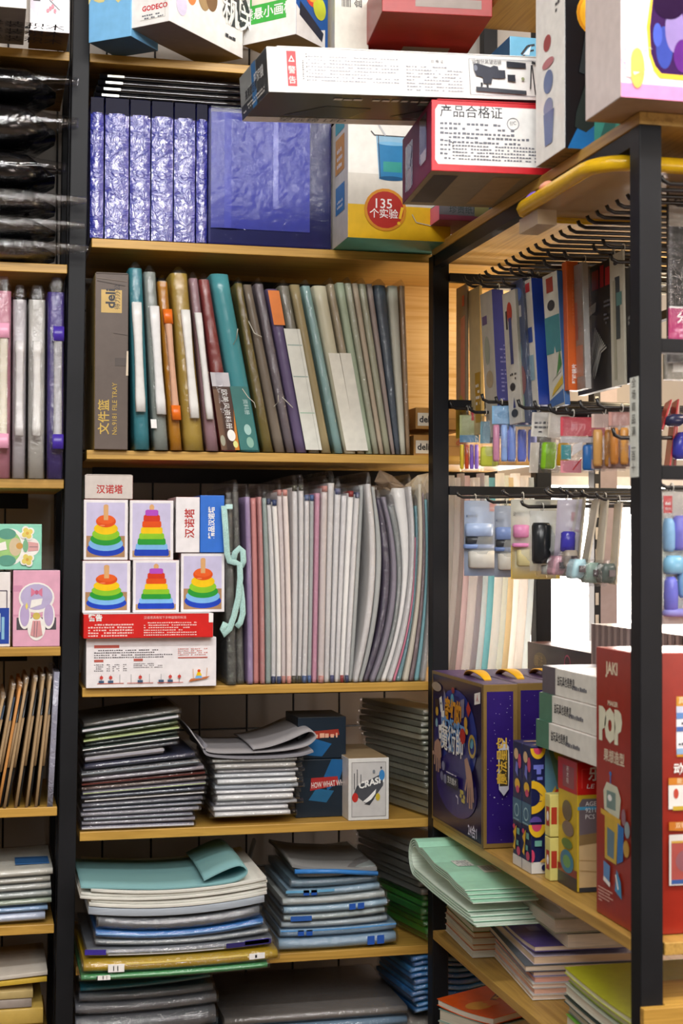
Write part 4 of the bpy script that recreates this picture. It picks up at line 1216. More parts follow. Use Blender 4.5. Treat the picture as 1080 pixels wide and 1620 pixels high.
carton('toy_instruction_box', ttl, 'box', (p.x, -.012, z), q.x - p.x, .14, h1, CARD, dict(right=K('#27306e', .35)), 0, dict(
    front=[('rect', .06, .80, .25, .86, K('#b8574a', .4)), ('lines', .06, .60, .66, .79, 4, K('#4a4448', .5), .92, 3, dict(fill=.42, first=.03)), ('rect', .06, .52, .13, .57, K('#b8574a', .4)), ('rect', .36, .53, .43, .58, K('#b8574a', .4)),
           ('lines', .06, .34, .13, .50, 4, K('#55505a', .5), .8, 4, dict(fill=.35)), ('lines', .155, .34, .18, .50, 4, K('#55505a', .5), .8, 5, dict(fill=.35)), ('lines', .20, .34, .25, .50, 4, K('#55505a', .5), .8, 6, dict(fill=.35)), ('lines', .28, .34, .31, .50, 4, K('#55505a', .5), .8, 7, dict(fill=.35)),
           ('lines', .36, .40, .58, .51, 3, K('#6a656c', .5), .8, 8, dict(fill=.35)), ('lines', .70, .64, .93, .80, 4, K('#c9746a', .5), .8, 9, dict(fill=.35)), ('rect', .70, .58, .93, .60, K('#c0584c', .4))] +
          sum([[('rect', x0, .085, x0 + .2, .098, K('#c4503e', .4))] + [('stroke', [(x0 + d, .09), (x0 + d, .27)], .0006, GREYINK) for d in (.03, .1, .17)] +
               [('rect', x0 + d - .02, .10, x0 + d + .02, .15, K('#3f5a78', .4)) for d in ((.03, .10) if i != 1 else (.1,))] + [('ell', x0 + d, .21, .013, .035, K('#c9443c', .4)) for d in ((.03, .10) if i == 0 else (.1,) if i == 1 else (.1, .17))] for i, x0 in enumerate((.085, .31, .54))], []) +
          [('poly', [(.78, .10), (.92, .16), (.95, .21), (.80, .16)], K('#c4703e', .4)), ('poly', [(.83, .16), (.89, .17), (.875, .24), (.845, .24)], RC[1]), ('poly', [(.84, .22), (.885, .22), (.868, .31), (.853, .31)], RC[4]), ('ell', .862, .32, .012, .03, RC[5]), ('stroke', [(.82, .16), (.815, .36)], .001, PEG), ('stroke', [(.92, .19), (.925, .38)], .001, PEG)]), flaps=True)
p = aty(132, 1012, -.03); q = aty(337, 1010, -.03)
h2 = zup(p, 972) - (z + h1)
REDB = K('#d2201c', .35); PINKW = K('#f2c9c4', .45)
carton('toy_instruction_box', 'red and white toy box with dense white warning text, lying on the white box', 'box', (p.x, -.03, z + h1 + .0005), q.x - p.x, .155, h2, REDB, dict(top=CARD, right=CARD), 0, dict(
    front=[('text', '警告', .035, .70, .20, W_, dict(bold=.05)), ('lines', .035, .08, .38, .64, 5, PINKW, .95, 4, dict(fill=.55, first=.05)), ('text', '汉诺塔具有如下多种益智的玩法', .46, .78, .09, PINKW), ('lines', .46, .10, .87, .70, 6, PINKW, .95, 5, dict(fill=.45, first=.03)), ('rect', .965, .62, 1, 1, W_)]), flaps=True)
z2 = z + h1 + h2 + .001
p = aty(133, 972, 0)
def zrow(yb): return zup(p, yb)
a1 = tbox('ring tower box, lower left of the toy stack, peg showing above a red ring', 130, 206, 968, 887, 'wide', .0, z2)
a2 = tbox('film-wrapped ring tower box with purple top ring, lower middle of the stack', 210, 283, 968, 886, 'slim', .0, z2)
m_ = MB(); 
a3 = tbox('ring tower box standing right, beneath the white and blue pair', 286, 355, 963, 875, 'wide', .0, z2)
z3 = z2 + (zup(aty(150, 968, 0), 887) - z2) + .001
b1 = tbox('ring tower box with broad blue base ring, upper left of stack', 132, 202, 885, 790, 'wide', .0, z3)
b2 = tbox('ring tower box with purple top ring, upper middle of the stack', 205, 274, 885, 791, 'slim', .0, z3)
z4 = z3 + (zup(aty(150, 885, 0), 790) - z3) + .001
p = aty(134, 789, .0); q = aty(210, 789, .0)
RT_ = K('#b8302c', .4)
carton('tower_set_box', 'beige box lying on top of the toy stack with red Chinese lettering', 'box', (p.x, .0, z4), q.x - p.x, .13, zup(p, 751) - z4, K('#cfc5be', .45), dict(right=K('#b8302c', .4)), 0, dict(front=[('text', '汉诺塔', .24, .22, .28, RT_, dict(bold=.02, sx=.95))]), flaps=True)
z5 = z2 + (zup(aty(320, 963, 0), 875) - z2) + .001
p = aty(278, 872, -.004); q = aty(316, 872, -.004); r = aty(355, 871, -.004)
hh5 = zup(p, 786) - z5
carton('tower_set_box', 'white upright box with red sideways lettering, left of the blue one', 'box', (p.x, -.004, z5), q.x - p.x - .0005, .13, hh5, CARD, dict(top=K('#b8302c', .4)), 0, dict(front=[('text', '汉诺塔', .78, .26, .135, RT_, dict(rot=90, bold=.02, sx=.95))]))
carton('tower_set_box', 'bright blue upright box with white sideways lettering in the toy stack', 'box', (q.x + .0005, -.004, z5), r.x - q.x - .001, .13, zup(p, 783) - z5, K('#2f6fd0', .35), dict(right=K('#1d3f86', .4)), 0, dict(front=[('text', '精品汉诺塔', .60, .24, .085, W_, dict(rot=90, bold=.03, sx=.95))]))

# ------------------------------------------------------------------ upright zip pouches beside the toy boxes
WHT = vinyl('#f1eeea', .93, .3, .3, 40, .3); WHB = vinyl('#faf8f5', .9, .3, .4, 40, .3); GRY = vinyl('#b9bcba', .88, .3, .4, 40, .4)
PQ = []
def pouch(label, xb, xt, yt, wb, wt, mat, bend=None, y=.0, depth=.24, tabs=None, tops=True, group='zip pouches standing on the third shelf', yb=1074, spark=.12, zs=None):
    PQ.append((label, xb, xt, yt, wb, wt, mat, bend or 0, y, depth, tabs, tops, group, yb, spark))
def build_pouches():
    rows = [1080 - 340 * k / 29 for k in range(30)]
    fr = lambda q: (lambda y: min(1, max(0, (q[13] - y) / (q[13] - q[3]))))
    lim = row_limits([((lambda y, q=q, g=fr(q): q[1] + (q[2] - q[1]) * g(y) + q[7] * 4 * g(y) * (1 - g(y))), (lambda y, q=q, g=fr(q): q[4] + (q[5] - q[4]) * g(y))) for q in PQ], rows)
    for q, st in zip(PQ, lim):
        label, xb, xt, yt, wb, wt, mat, bend, y, depth, tabs, tops, group, yb, spark = q
        yq = .003; P = aty((st[0][0] + st[0][1]) / 2, yb, yq); T = aty(xt, yt, yq)
        t = thing('zip_pouch', label, 'pouch', (P.x, y, S3), group=group)
        h_ = T.z - S3
        pr = []
        for row in [yb] + [r_ for r_ in rows if yt + 4 < r_ < yb - 4] + [yt]:
            f = (yb - row) / (yb - yt); l, r = at_row(st, rows, row)
            x0, x1 = aty(l, row, yq).x - P.x, aty(r, row, yq).x - P.x
            pr.append(((x0 + x1) / 2, (x1 - x0) / 2, .001 + (h_ - .001) * f))
        m_ = MB(); vprof(m_, mat, [(c_, hw * .93, z) for c_, hw, z in pr], 0, depth, .36); m_.build('pouch_body', t)
        if tabs:
            c0, w0, _ = pr[0]; c1, w1, _ = pr[-1]
            m_ = MB(); vprof(m_, K(tabs, .3), [(c0, w0 * .8, .0008), (c0, w0 * .85, .007), (c0, w0 * .8, .014)], -.003, .02); m_.build('corner_tab', t)
            m_ = MB(); vprof(m_, K(tabs, .3), [(c1, w1 * .85, h_ - .007), (c1, w1 * .85, h_ + .004)], -.002, .05); m_.build('zip_end', t)
        if tops:
            m_ = MB(); pf = [(c_, hw * .98, z) for c_, hw, z in pr]; sh = [0] * len(pf)
            pf += [(pr[-1][0], pr[-1][1] * .8, h_ * 1.035), (pr[-1][0], pr[-1][1] * .45, h_ * 1.065)]; sh += [.002, .012]
            vprof(m_, film(.9, spark, 55), pf, -.004, depth + .001, .3, sh); m_.build('film_sleeve', t)
    PQ.clear()
# first: clear bag with mint strap
pouch('clear smoky bag with a mint strap loop, left end of the pouch row', 366, 362, 790, 17, 16, vinyl('#7d8078', .55, .2, .4), tops=True, y=-.004)
pouch('clear grey bag with pale corner, right of the mint strap', 382, 372, 778, 14, 14, vinyl('#8a8a80', .5, .2, .4), y=.012)
MINTM = fabric('#b4ddd8')
def strap(pts, yy, wd, lab, ob=None):
    P3 = [aty(x, y, yy[i] if isinstance(yy, list) else yy) for i, (x, y) in enumerate(pts)]
    rings = []
    for i, p_ in enumerate(P3):
        tdir = (P3[min(i + 1, len(P3) - 1)] - P3[max(0, i - 1)]).normalized()
        nn = tdir.cross(V((0, -1, 0))).normalized()
        rings.append([p_ + nn * a - P3[0] + V((0, b, 0)) for a, b in rrect(wd / 2, .0012, .001, 1)])
    m_ = MB(); m_.loft(rings, MINTM)
    return m_.build(lab, None), P3[0]
st = thing('wrist_strap', 'mint green fabric wrist strap looped over the clear bag', 'strap', aty(358, 885, -.016))
for pts, yy in ((((354, 800), (357, 840), (359, 875), (363, 888), (372, 890), (379, 893), (380, 915), (377, 945), (370, 975), (363, 995), (354, 1004), (352, 996), (357, 985)), -.016),
                (((368, 890), (372, 874), (379, 867), (384, 872), (385, 888), (381, 897)), -.012), (((380, 925), (383, 950), (384, 970), (380, 985), (374, 992)), -.010)):
    o, p0 = strap(pts, yy, .011, 'strap_band'); o.parent = st; o.location = p0 - st.location
m_ = MB(); c0 = aty(362, 803, -.014); m_.box((-.0065, -.004, -.003), (.0065, .004, .006), K('#bfe3e0', .3)); o = m_.build('zip_pull', st, bevel=.001); o.location = c0 - st.location
rows = [  # xb, xt, ytop, wb, wt, colour, bend, tab, label
    (396, 391, 786, 9, 8, '#a78fb8', 1, None, 'lilac pouch, first coloured one right of the clear bags'),
    (407, 402, 788, 9, 8, '#cf8d89', 1, None, 'salmon pink pouch next to the lilac pouch'),
    (416, 411, 786, 9, 7, '#d39490', 1, None, 'salmon pink pouch next to the grey-green pouch'),
    (424, 417, 788, 10, 8, '#9fb0aa', 2, None, 'grey-green pouch left of the white row'),
    (434, 426, 792, 10, 8, 'W', 3, '#3b4668', 'white pouch with navy tab, first of the white row'),
    (441, 434, 794, 9, 8, 'W', 3, '#3b4668', 'white pouch with navy tab, second of the white row'),
    (450, 443, 778, 9, 8, 'P', 2, '#c98d84', 'white pouch with peach tab, third of the white row'),
    (457, 451, 778, 9, 8, 'P', 2, '#c98d84', 'white pouch with peach tab, fourth of the white row'),
    (467, 468, 771, 10, 9, 'W', 2, '#4a4a3c', 'tall white pouch with dark olive tab, fifth of the white row'),
    (474, 477, 770, 8, 9, 'W', 2, '#4a4a3c', 'tall white pouch with dark olive tab, sixth of the white row'),
    (482, 487, 786, 10, 9, 'W', 1, '#4f6690', 'white pouch with blue tab, seventh of the white row'),
    (491, 495, 786, 8, 9, 'G', 1, '#4f6690', 'grey-white pouch with blue tab beside the pink pouch'),
    (498, 503, 780, 9, 9, '#e3a3b9', 0, None, 'pink pouch with sparkling film in the middle of the row'),
    (508, 514, 772, 11, 10, 'P', 0, '#c98d84', 'pinkish white pouch just right of the pink pouch'),
    (518, 525, 764, 10, 11, 'W', 0, None, 'milky white pouch, first of the wide fan'),
    (526, 536, 776, 9, 11, 'B', 0, '#4a4f78', 'bright white pouch, second of the wide fan'),
    (534, 546, 784, 9, 10, 'B', 0, None, 'bright white pouch, third of the wide fan'),
    (541, 556, 780, 9, 10, 'B', 0, '#8a3a3a', 'bright white pouch, fourth of the wide fan'),
    (548, 566, 782, 9, 10, 'B', 0, '#39466b', 'bright white pouch with navy top, fifth of the wide fan'),
    (555, 573, 768, 8, 8, 'G', 1, None, 'grey pouch ending the wide white fan'),
]
mm = dict(W=WHT, B=WHB, P=vinyl('#efe3de', .93, .3, .35, 40, .4), G=GRY)
for r in rows:
    xb, xt, yt, wb, wt, c, bd, tab, lab = r
    pouch(lab, xb, xt, yt, wb + 1, wt + 1, mm.get(c) or vinyl(c, .95, .35, .3, 40, .25), bd, y=.002 + .003 * (int(xb) % 4), tabs=tab, tops=(int(xb) % 2 == 0 or wb > 9))
def S_(a): return lambda f: a * math.sin(math.pi * f) * (1.2 if f > .4 else 1) 
bent = [
    (562, 582, 766, 12, 12, 'W', 16, 'white bowed pouch, first of the bent ones'),
    (569, 590, 770, 9, 11, 'G', 18, 'grey-white bowed pouch, second of the bent ones'),
    (578, 598, 790, 10, 14, '#4f465c', 24, 'dark plum bowed pouch in the bent group'),
    (588, 606, 786, 9, 10, '#8d8794', 26, 'lavender-grey bowed pouch right of the plum one'),
    (597, 616, 800, 10, 16, '#9aa09d', 26, 'grey bowed pouch left of the tall white flap'),
    (606, 634, 772, 10, 26, 'B', 20, 'bright white pouch with wide top flap near the right end'),
    (616, 648, 770, 8, 14, 'B', 18, 'white pouch leaning under the wide top flap'),
    (622, 652, 850, 5, 6, '#e88fa8', 14, 'thin pink pouch curving through the right end of the row'),
    (631, 658, 800, 10, 9, '#7fb0b8', 12, 'teal-grey pouch right of the thin pink one'),
    (641, 664, 766, 10, 12, '#d9d2c2', 10, 'cream pouch with creased top near the post'),
    (650, 668, 780, 9, 10, '#8f7a7e', 10, 'mauve pouch close to the rack post'),
    (660, 674, 790, 9, 10, '#8fc0c8', 8, 'pale aqua pouch beside the rack post'),
    (668, 680, 780, 8, 10, '#c4bfba', 6, 'pale grey pouch half hidden by the rack post'),
]
for i, (xb, xt, yt, wb, wt, c, bd, lab) in enumerate(bent):
    pouch(lab, xb, xt, yt, wb + 1, wt, mm.get(c) or vinyl(c, .93, .35, .35, 40, .25), bd, y=.004 * (i % 3), tabs=None, tops=i % 2 == 0, spark=.2)
build_pouches()
# crumpled bag tops sticking up
for i, (pts, lab, c) in enumerate((([(592, 762), (600, 743), (620, 752), (640, 770), (622, 778), (604, 772)], 'brown-tinted crumpled bag corner sticking up over the bent pouches', '#a8937c'), ([(640, 768), (660, 752), (678, 748), (678, 790), (664, 800), (650, 784)], 'cream crumpled bag corner sticking up beside the rack post', '#d8cdb6'))):
    P3 = [aty(x, y, .02 + .008 * (k % 3)) for k, (x, y) in enumerate(pts)]
    c0 = sum(P3, V()) / len(P3)
    m_ = MB()
    for k in range(len(P3)):
        a, b = P3[k], P3[(k + 1) % len(P3)]
        mid = (a + b + c0 * 1.0) / 3 + V((0, -.006 if k % 2 else .006, 0))
        for q1, q2 in ((a, mid), (mid, b)):
            pass
        m_.face([a - c0, mid - c0, V((0, -.008, 0))], vinyl(c, .7, .2, .6, 60)); m_.face([mid - c0, b - c0, V((0, -.008, 0))], vinyl(c, .7, .2, .6, 60)); m_.face([a - c0, b - c0, mid - c0], vinyl(c, .7, .2, .6, 60))
    o = m_.build('bag_corner'); o.location = c0; tag(o, lab, 'bag')
# pouches right of the rack post, lit from behind
cols = ['#d9d7d4', '#e7e4e2', '#c7c2c0', '#e9d9d9', '#f6f4f2', '#c9c3c8', '#f6f6f6', '#a8d6dc', '#f8f6f4', '#f0f5f2', '#e9dcc0', '#faf8f6', '#f8f4f0', '#f2f8f8']
for i, c in enumerate(cols):
    xb = 694 + i * 10.4; xt = 714 + i * 9.7 + 3 * math.sin(i * 1.7)
    pouch('pale backlit pouch behind the hanging staplers, %s from the rack post' % ORD[i], xb, xt, 752 + 4 * math.sin(i * 2.1), 11, 11, vinyl(c, .8, .3, .5, 40, .85), 6, y=.003 * (i % 4), depth=.03, tops=False, group='pouches standing behind the rack post', yb=1064)
build_pouches()
# ------------------------------------------------------------------ flat stacks on the lower shelves
PREV = {}
def pack(label, cat, name, group, pxl, pxr, ya, yb, y, depth, inner, sleeve=None, slope=0.0, bow=None, z=None, edge=None, prt=None, inset=(.004, .004, .002), n=9, rot=0.0):
    """one flat pack whose front edge runs between pixel columns pxl..pxr and rows ya (top) .. yb (bottom)"""
    ym = (ya + yb) / 2
    a, b = aty(pxl, ym, y), aty(pxr, ym, y)
    zb_ = z if z is not None else aty((pxl + pxr) / 2, yb, y).z
    ztop = aty((pxl + pxr) / 2, ya, y).z
    th = max(ztop - zb_, .002)
    Lw = b.x - a.x; xc = (a.x + b.x) / 2
    off = lambda x: (bow(min(1, max(0, (x - a.x) / Lw))) if bow else 0) + (x - xc) * slope
    xs_ = [a.x + Lw * k / 8 for k in range(9)]
    if group in PREV:
        ptop, poff, pa, pb__ = PREV[group]
        need = max(ptop + poff(x) - off(x) for x in xs_ + [pa, pb__] if max(a.x, pa) - 1e-6 <= x <= min(b.x, pb__) + 1e-6) + .0003
    else:
        need = -9
        if z is None:
          for zs_ in (S4, S5, S6, LS[4], LS[5], LS[6]):
              if zs_ - .03 < zb_ < zs_ + .03: need = max(zs_ + .0003 - min(off(x) for x in xs_), need)
    if need > zb_ - (.012 if group else 0):
        zb_ = need
        th = max(th * .6, min(th * 1.3, ztop - zb_))
    if group: PREV[group] = (zb_ + th, off, a.x, b.x)
    t = thing(name, label, cat, ((a.x + b.x) / 2, y, zb_), group=group)
    L = b.x - a.x
    m_ = MB()
    k = inset if sleeve else (0, 0, 0)
    hslab(m_, inner, -L / 2 + k[0], L / 2 - k[1], k[2], depth - k[2], th * (.10 if sleeve else .02), th * (.78 if sleeve else .96), bow, slope, n, rot=rot, rnd=th * .12 if not sleeve else None)
    m_.build('paper_block' if not edge else edge, t)
    if sleeve:
        m_ = MB(); hslab(m_, sleeve, -L / 2, L / 2, 0, depth, 0, th * .98, bow, slope, n, rot=rot); m_.build('film_sleeve', t)
    if prt:
        for q, (f0, f1, h0, h1_, c) in enumerate(prt):
            m_ = MB(); zz = lambda f: (bow(f) if bow else 0) + (f - .5) * L * slope
            x0, x1 = -L / 2 + L * f0, -L / 2 + L * f1
            pts = [V((x0 + (x1 - x0) * i / 4, -.0012, 0)) for i in range(5)]
            lo = [p_ + V((0, 0, th * h0 + zz(f0 + (f1 - f0) * i / 4))) for i, p_ in enumerate(pts)]
            hi = [p_ + V((0, 0, th * h1_ + zz(f0 + (f1 - f0) * i / 4))) for i, p_ in enumerate(pts)]
            for i in range(4): m_.face([lo[i], lo[i + 1], hi[i + 1], hi[i]], c)
            m_.build('edge_print', t)
    return t
SL = film(.5, .14, 35); SLH = film(.8, .26, 60)
# left stack of film-sleeved files on the fourth shelf
rg = random.Random(21)
GP = 'film-sleeved files stacked on the fourth shelf, left'
ys = [1304, 1297.5, 1291.5, 1286, 1279, 1273, 1265.5, 1258, 1251, 1244.5, 1236, 1228.5, 1220, 1210, 1199, 1189, 1181, 1173, 1165.5, 1158, 1150, 1141, 1132]
rgt = [310, 312, 308, 318, 322, 324, 326, 327, 329, 330, 328, 326, 318, 312, 262, 284, 286, 284, 286, 284, 285, 287, 294]
cols = ['#9a97a6', '#aaa7b0', '#8a8794', '#b3b1bb', '#767a86', '#6d6e78', '#8a8075', '#575a6a', '#8f8b96', '#6e5a54', '#4a2a26', '#a09aa2', '#5e6166', '#3f4357', '#c9c6c4', '#5a5d66', '#44514a', '#3e4a44', '#5d6a2f', '#4c5a3a', '#4f5d58', '#5a5a56', '#6b6560']
n_ = len(ys)
sl_ = 0.0
for i in range(n_ - 1):
    sl_ = min(.13, .0066 * i)
    lab = 'film-sleeved file in the leaning left stack, %s from the bottom' % ORD[i] if i else 'grey film-sleeved file at the bottom of the leaning left stack'
    if i == n_ - 2: lab = 'dark film-sleeved file topping the leaning left stack under the toy boxes'
    if i == 13: lab = 'folded blueish pack with white flap midway up the leaning left stack'
    pack(lab, 'file', 'sleeved_file', GP, 126 + rg.uniform(-1, 4) + (.0 if i < 13 else 2), rgt[i], ys[i + 1] + .3, ys[i] - .3, .0 + rg.uniform(-.004, .006), .22, K(cols[i], .4), SL if i % 3 else SLH, sl_, None,
         prt=[(.02, .98, .30 + .2 * rg.random(), .62 + .2 * rg.random(), K(['#c9c8cf', '#d8d8da', '#8f97a0', '#b3c48a', '#a3a2ad'][i % 5] if i != 10 else '#5a2620', .4))] if i % 2 == 0 else None)
# white pads with a folded grey sheet
GP = 'pale pads stacked in the middle of the fourth shelf'
ys = [1293, 1283, 1274.5, 1266, 1256, 1249, 1239.5, 1231, 1223, 1216, 1207, 1199]
rgt = [470, 466, 480, 474, 476, 482, 480, 478, 482, 478, 480, 484]
lft = [336, 334, 338, 340, 338, 336, 340, 336, 340, 336, 332, 332]
for i in range(len(ys) - 1):
    c = ['#e5e5e3', '#ececec', '#d8dbdd', '#e6e6e4', '#f0f0f0', '#d8e3ea', '#e9ecec', '#d6dadc', '#e2e2e0', '#b8b6b0', '#a4a29a'][i]
    pack('pale sleeved pad under the folded grey sheet, %s from the bottom' % ORD[i] if i else 'pale sleeved pad at the very bottom beneath the folded grey sheet', 'pad', 'paper_pad', GP, lft[i] - 4, rgt[i], ys[i + 1] + .4, ys[i] - .4, -.002 + .004 * (i % 3), .22, K(c, .5), SL, 0.0, None, inset=(.010, .012, .004))
def folded_sheet(label, pts, y0, y1, matl, th=.0035, cat='sheet', name='folded_sheet', skew=0.0, part='sheet'):
    """a bent sheet: profile in the front plane (pixels), pulled back to depth"""
    P3 = [aty(x, y, y0) for x, y in pts]
    # smooth the profile
    prof = []
    for i in range(len(P3) - 1):
        p0, p1, p2, p3 = P3[max(i - 1, 0)], P3[i], P3[i + 1], P3[min(i + 2, len(P3) - 1)]
        for s in range(5):
            u = s / 5
            prof.append(.5 * ((2 * p1) + (p2 - p0) * u + (2 * p0 - 5 * p1 + 4 * p2 - p3) * u * u + (3 * p1 - p0 - 3 * p2 + p3) * u ** 3))
    prof.append(P3[-1])
    o0 = prof[0].copy()
    t = thing(name, label, cat, o0)
    m_ = MB(); n = len(prof)
    nr = []
    for i in range(n):
        d = (prof[min(i + 1, n - 1)] - prof[max(i - 1, 0)]).normalized()
        nr.append(V((-d.z, 0, d.x)))
    rows = []
    for f in [k / 5 for k in range(6)]:
        rows.append([(p - o0) + V((skew * f, (y1 - y0) * f, .004 * math.sin(3 * f))) for p in prof] + [(prof[i] - o0) + nr[i] * th + V((skew * f, (y1 - y0) * f, .004 * math.sin(3 * f))) for i in reversed(range(n))])
    m_.loft(rows, matl)
    m_.build(part, t)
    return t
folded_sheet('large soft grey sheet folded over on top of the pale pads', [(302, 1158), (312, 1172), (330, 1190), (380, 1192), (440, 1189), (480, 1182), (497, 1172), (500, 1162), (488, 1156), (455, 1170), (425, 1180), (400, 1184)], .0, .22, vinyl('#a6a4a8', .97, .4, .15), .0022)
folded_sheet('grey doubled sheet lying just beneath the large folded grey sheet', [(325, 1178), (322, 1190), (338, 1198), (400, 1201), (470, 1197), (496, 1190)], .0, .19, vinyl('#8f8e96', .97, .4, .2), .004)
# dark blue gift boxes and car box
zz = S4
p, q = aty(484, 1271, .05), aty(548, 1269, .05)
def bl(cmds): return cmds
h_ = zup(p, 1202) - zz
DBL = K('#1b2733', .3)
carton('gift_box', 'dark blue box with red and white name band, lower one of the pair', 'box', (p.x - .02, .05, zz), q.x - p.x + .02, .12, h_, DBL, None, 0, dict(front=[('poly', [(.62, .45), (.85, .62), (.98, .98), (.7, 1), (.55, .7)], K('#1f5d92', .3)), ('poly', [(.25, .3), (.6, .25), (.75, .45), (.4, .5)], K('#255f86', .3)), ('poly', [(.28, .46), (.84, .55), (.82, .70), (.3, .68)], K('#a82c2c', .35)), ('text', 'HOW WHAT WHY', .31, .5, .1, K('#d9c9c4', .4), dict(rot=4, bold=.02, sx=.52))]), 'dark blue gift boxes on the fourth shelf')
carton('gift_box', 'dark blue box with orange-red name band, upper one of the pair', 'box', (p.x - .015, .056, zz + h_ + .0006), q.x - p.x + .015, .12, zup(p, 1136) - zz - h_, DBL, dict(top=K('#34393d', .4)), 0, dict(front=[('poly', [(.1, .1), (.5, .05), (.7, .35), (.3, .5)], K('#1f5d92', .3)), ('poly', [(.3, .46), (.86, .56), (.84, .70), (.32, .66)], K('#9a3325', .35)), ('lines', .34, .50, .82, .64, 1, K('#d8a48a', .4), .95, 4, dict(fill=.75))]), 'dark blue gift boxes on the fourth shelf')
p, q = aty(551, 1266, -.0), aty(615, 1263, -.0)
carton('race_car_box', 'white square box with racing car drawing, red and blue balls, on the fourth shelf', 'box', (p.x, 0, zz), q.x - p.x, .20, zup(p, 1200) - zz, K('#dedcd8', .4), dict(top=K('#a08a6a', .5)), 0, dict(front=[
    ('rect', .08, .06, .92, .93, K('#c9c6c4', .45)), ('stroke', [(.08, .06), (.92, .06), (.92, .93), (.08, .93), (.08, .06)], .0009, K('#77726e', .5)),
    ('poly', [(.12, .42), (.2, .55), (.75, .72), (.86, .66), (.85, .55), (.6, .32), (.4, .28), (.25, .36)], K('#4a4c52', .4)), ('text', 'CRASH', .26, .50, .10, W_, dict(rot=14, bold=.04, shear=.2)), ('poly', [(.35, .30), (.50, .28), (.66, .42), (.68, .5), (.5, .38)], W_), ('poly', [(.38, .26), (.52, .24), (.64, .35), (.56, .33)], INK),
    ('ell', .16, .37, .075, .075, K('#c0322c', .3)), ('ell', .82, .72, .07, .085, K('#3f86c4', .3)), ('ell', .72, .37, .055, .06, K('#c9b13a', .3)), ('stroke', [(.14, .5), (.14, .76)], .0012, INK), ('stroke', [(.21, .5), (.21, .82)], .0012, INK), ('stroke', [(.30, .55), (.30, .74)], .0012, INK), ('ell', .62, .78, .03, .03, K('#7a8088', .4)), ('ell', .8, .84, .02, .02, INK)]))
# bagged books stack at the right end of the fourth shelf
GP = 'greenish film-sleeved books stacked beside the rack, fourth shelf'
n_ = 17
for i in range(n_):
    y0, y1 = 1287 - i * 9.6, 1287 - (i + 1) * 9.6
    c = ['#8f9280', '#a3a58f', '#7d8270', '#b5b49c', '#868a78', '#6f7466', '#9a9a86', '#77796a', '#8d8d7c'][i % 9]
    shift = -.0 if i < 4 else 4 * math.sin(i * .9)
    pack('greenish sleeved book in the stack beside the magic box, %s from the bottom' % ORD[i], 'book', 'sleeved_book', GP, 654 - i * .8 + shift, 712 + shift, y1 + .3, y0 - .3, .0 + .006 * math.sin(i * 1.3), .26, K(c, .5), SL if i % 2 else SLH, -.03, None, rot=-.22)

# ------------------------------------------------------------------ fifth shelf
ylow = -.07
BAG = dict(y=ylow, depth=.26)
GP = 'plastic zip bags and sheets in the sagging left pile, fifth shelf'
def sag(a): return lambda f: a * ((2 * f - 1) ** 2)
zb5 = S5 + .001
def lay(label, pxl, pxr, ya, yb, y, inner, sleeve, bow, slope, prt=None, name='zip_bag', cat='bag', dep=.28, ends=None):
    t = pack(label, cat, name, GP, pxl, pxr, ya, yb, y, dep, inner, sleeve, slope, bow, prt=prt, n=13)
    return t
GRN = vinyl('#4fae6a', .95, .25, .3); YEL = vinyl('#d9b41f', .95, .25, .3); BLUE = vinyl('#3f86d6', .95, .22, .3); GRB = vinyl('#8d949c', .92, .25, .4)
FT = film(.9, .22, 45)
hang = -.11
SG = .010
lay('green zip bag at the bottom of the sagging pile, with white price stickers', 125, 427, 1535, 1551, hang, GRN, FT, sag(.003), .008, [(.09, .16, .2, .85, W_), (.09, .095, .2, .85, INK), (.12, .125, .3, .8, INK), (.14, .143, .3, .8, INK), (.16, .96, .62, .74, K('#9fd8ae', .4))])
lay('yellow zip bag with white stickers, second from the bottom of the sagging pile', 129, 443, 1515, 1535, hang, YEL, FT, sag(.004), .008, [(.13, .21, .1, .75, W_), (.155, .16, .2, .6, INK), (.175, .18, .2, .6, INK), (.84, .92, .35, .85, W_), (.87, .88, .45, .7, INK), (.22, .83, .70, .82, K('#e9d26a', .4))])
lay('clear grey zip bag with violet corners in the sagging pile', 134, 434, 1497, 1515, hang + .02, GRB, film(1.0, .26, 40), sag(.006), .008, [(.0, .11, .3, .95, K('#3a2f8f', .25)), (.74, .98, .25, .85, K('#2f2a66', .25)), (.84, .97, .4, .95, K('#3c349a', .25)), (.12, .73, .25, .36, K('#c4c8cc', .4))])
lay('grey clear folder bag above the violet-cornered bag', 148, 428, 1485, 1497, hang + .03, vinyl('#9aa3a6', .94, .3), FT, sag(.009), .012)
lay('bright blue plastic folder in the sagging pile', 148, 420, 1472, 1485, hang + .03, BLUE, FT, sag(.012), .016, [(.02, .97, .50, .62, K('#8fc0f0', .3))])
lay('clear grey film pouch right above the bright blue folder', 152, 414, 1450, 1472, hang + .03, vinyl('#7f8489', .92, .25), film(1.0, .2, 30), sag(.012), .016)
lay('blue-grey sheet bundle beneath the white sheets of the sagging pile', 140, 418, 1436, 1450, hang + .03, pagemat('#aab4c0', 'z', 500, .8), None, sag(.012), .016, name='sheet_bundle', cat='paper')
for i in range(5):
    ya = 1435 - i * 5.6
    lay('white paper-like sheet bundle in the middle of the sagging pile, %s from its bottom' % ORD[i], 141 - (12 if i in (2, 3) else 0) + 3 * math.sin(i * 2), 422 + 5 * math.sin(i * 3.1), ya - 5.6, ya, hang + .03 + .004 * (i % 2), pagemat('#e4e4dc', 'z', 500, .8), None, sag(.012), .016, name='sheet_bundle', cat='paper')
zt_ = PREV[GP][0]
def on_pile(px, up=0.0):
    x_ = aty(px, 1400, hang + .03).x
    z_ = zt_ + PREV[GP][1](x_) + .0012 + up
    return proj((x_, hang + .03, z_))
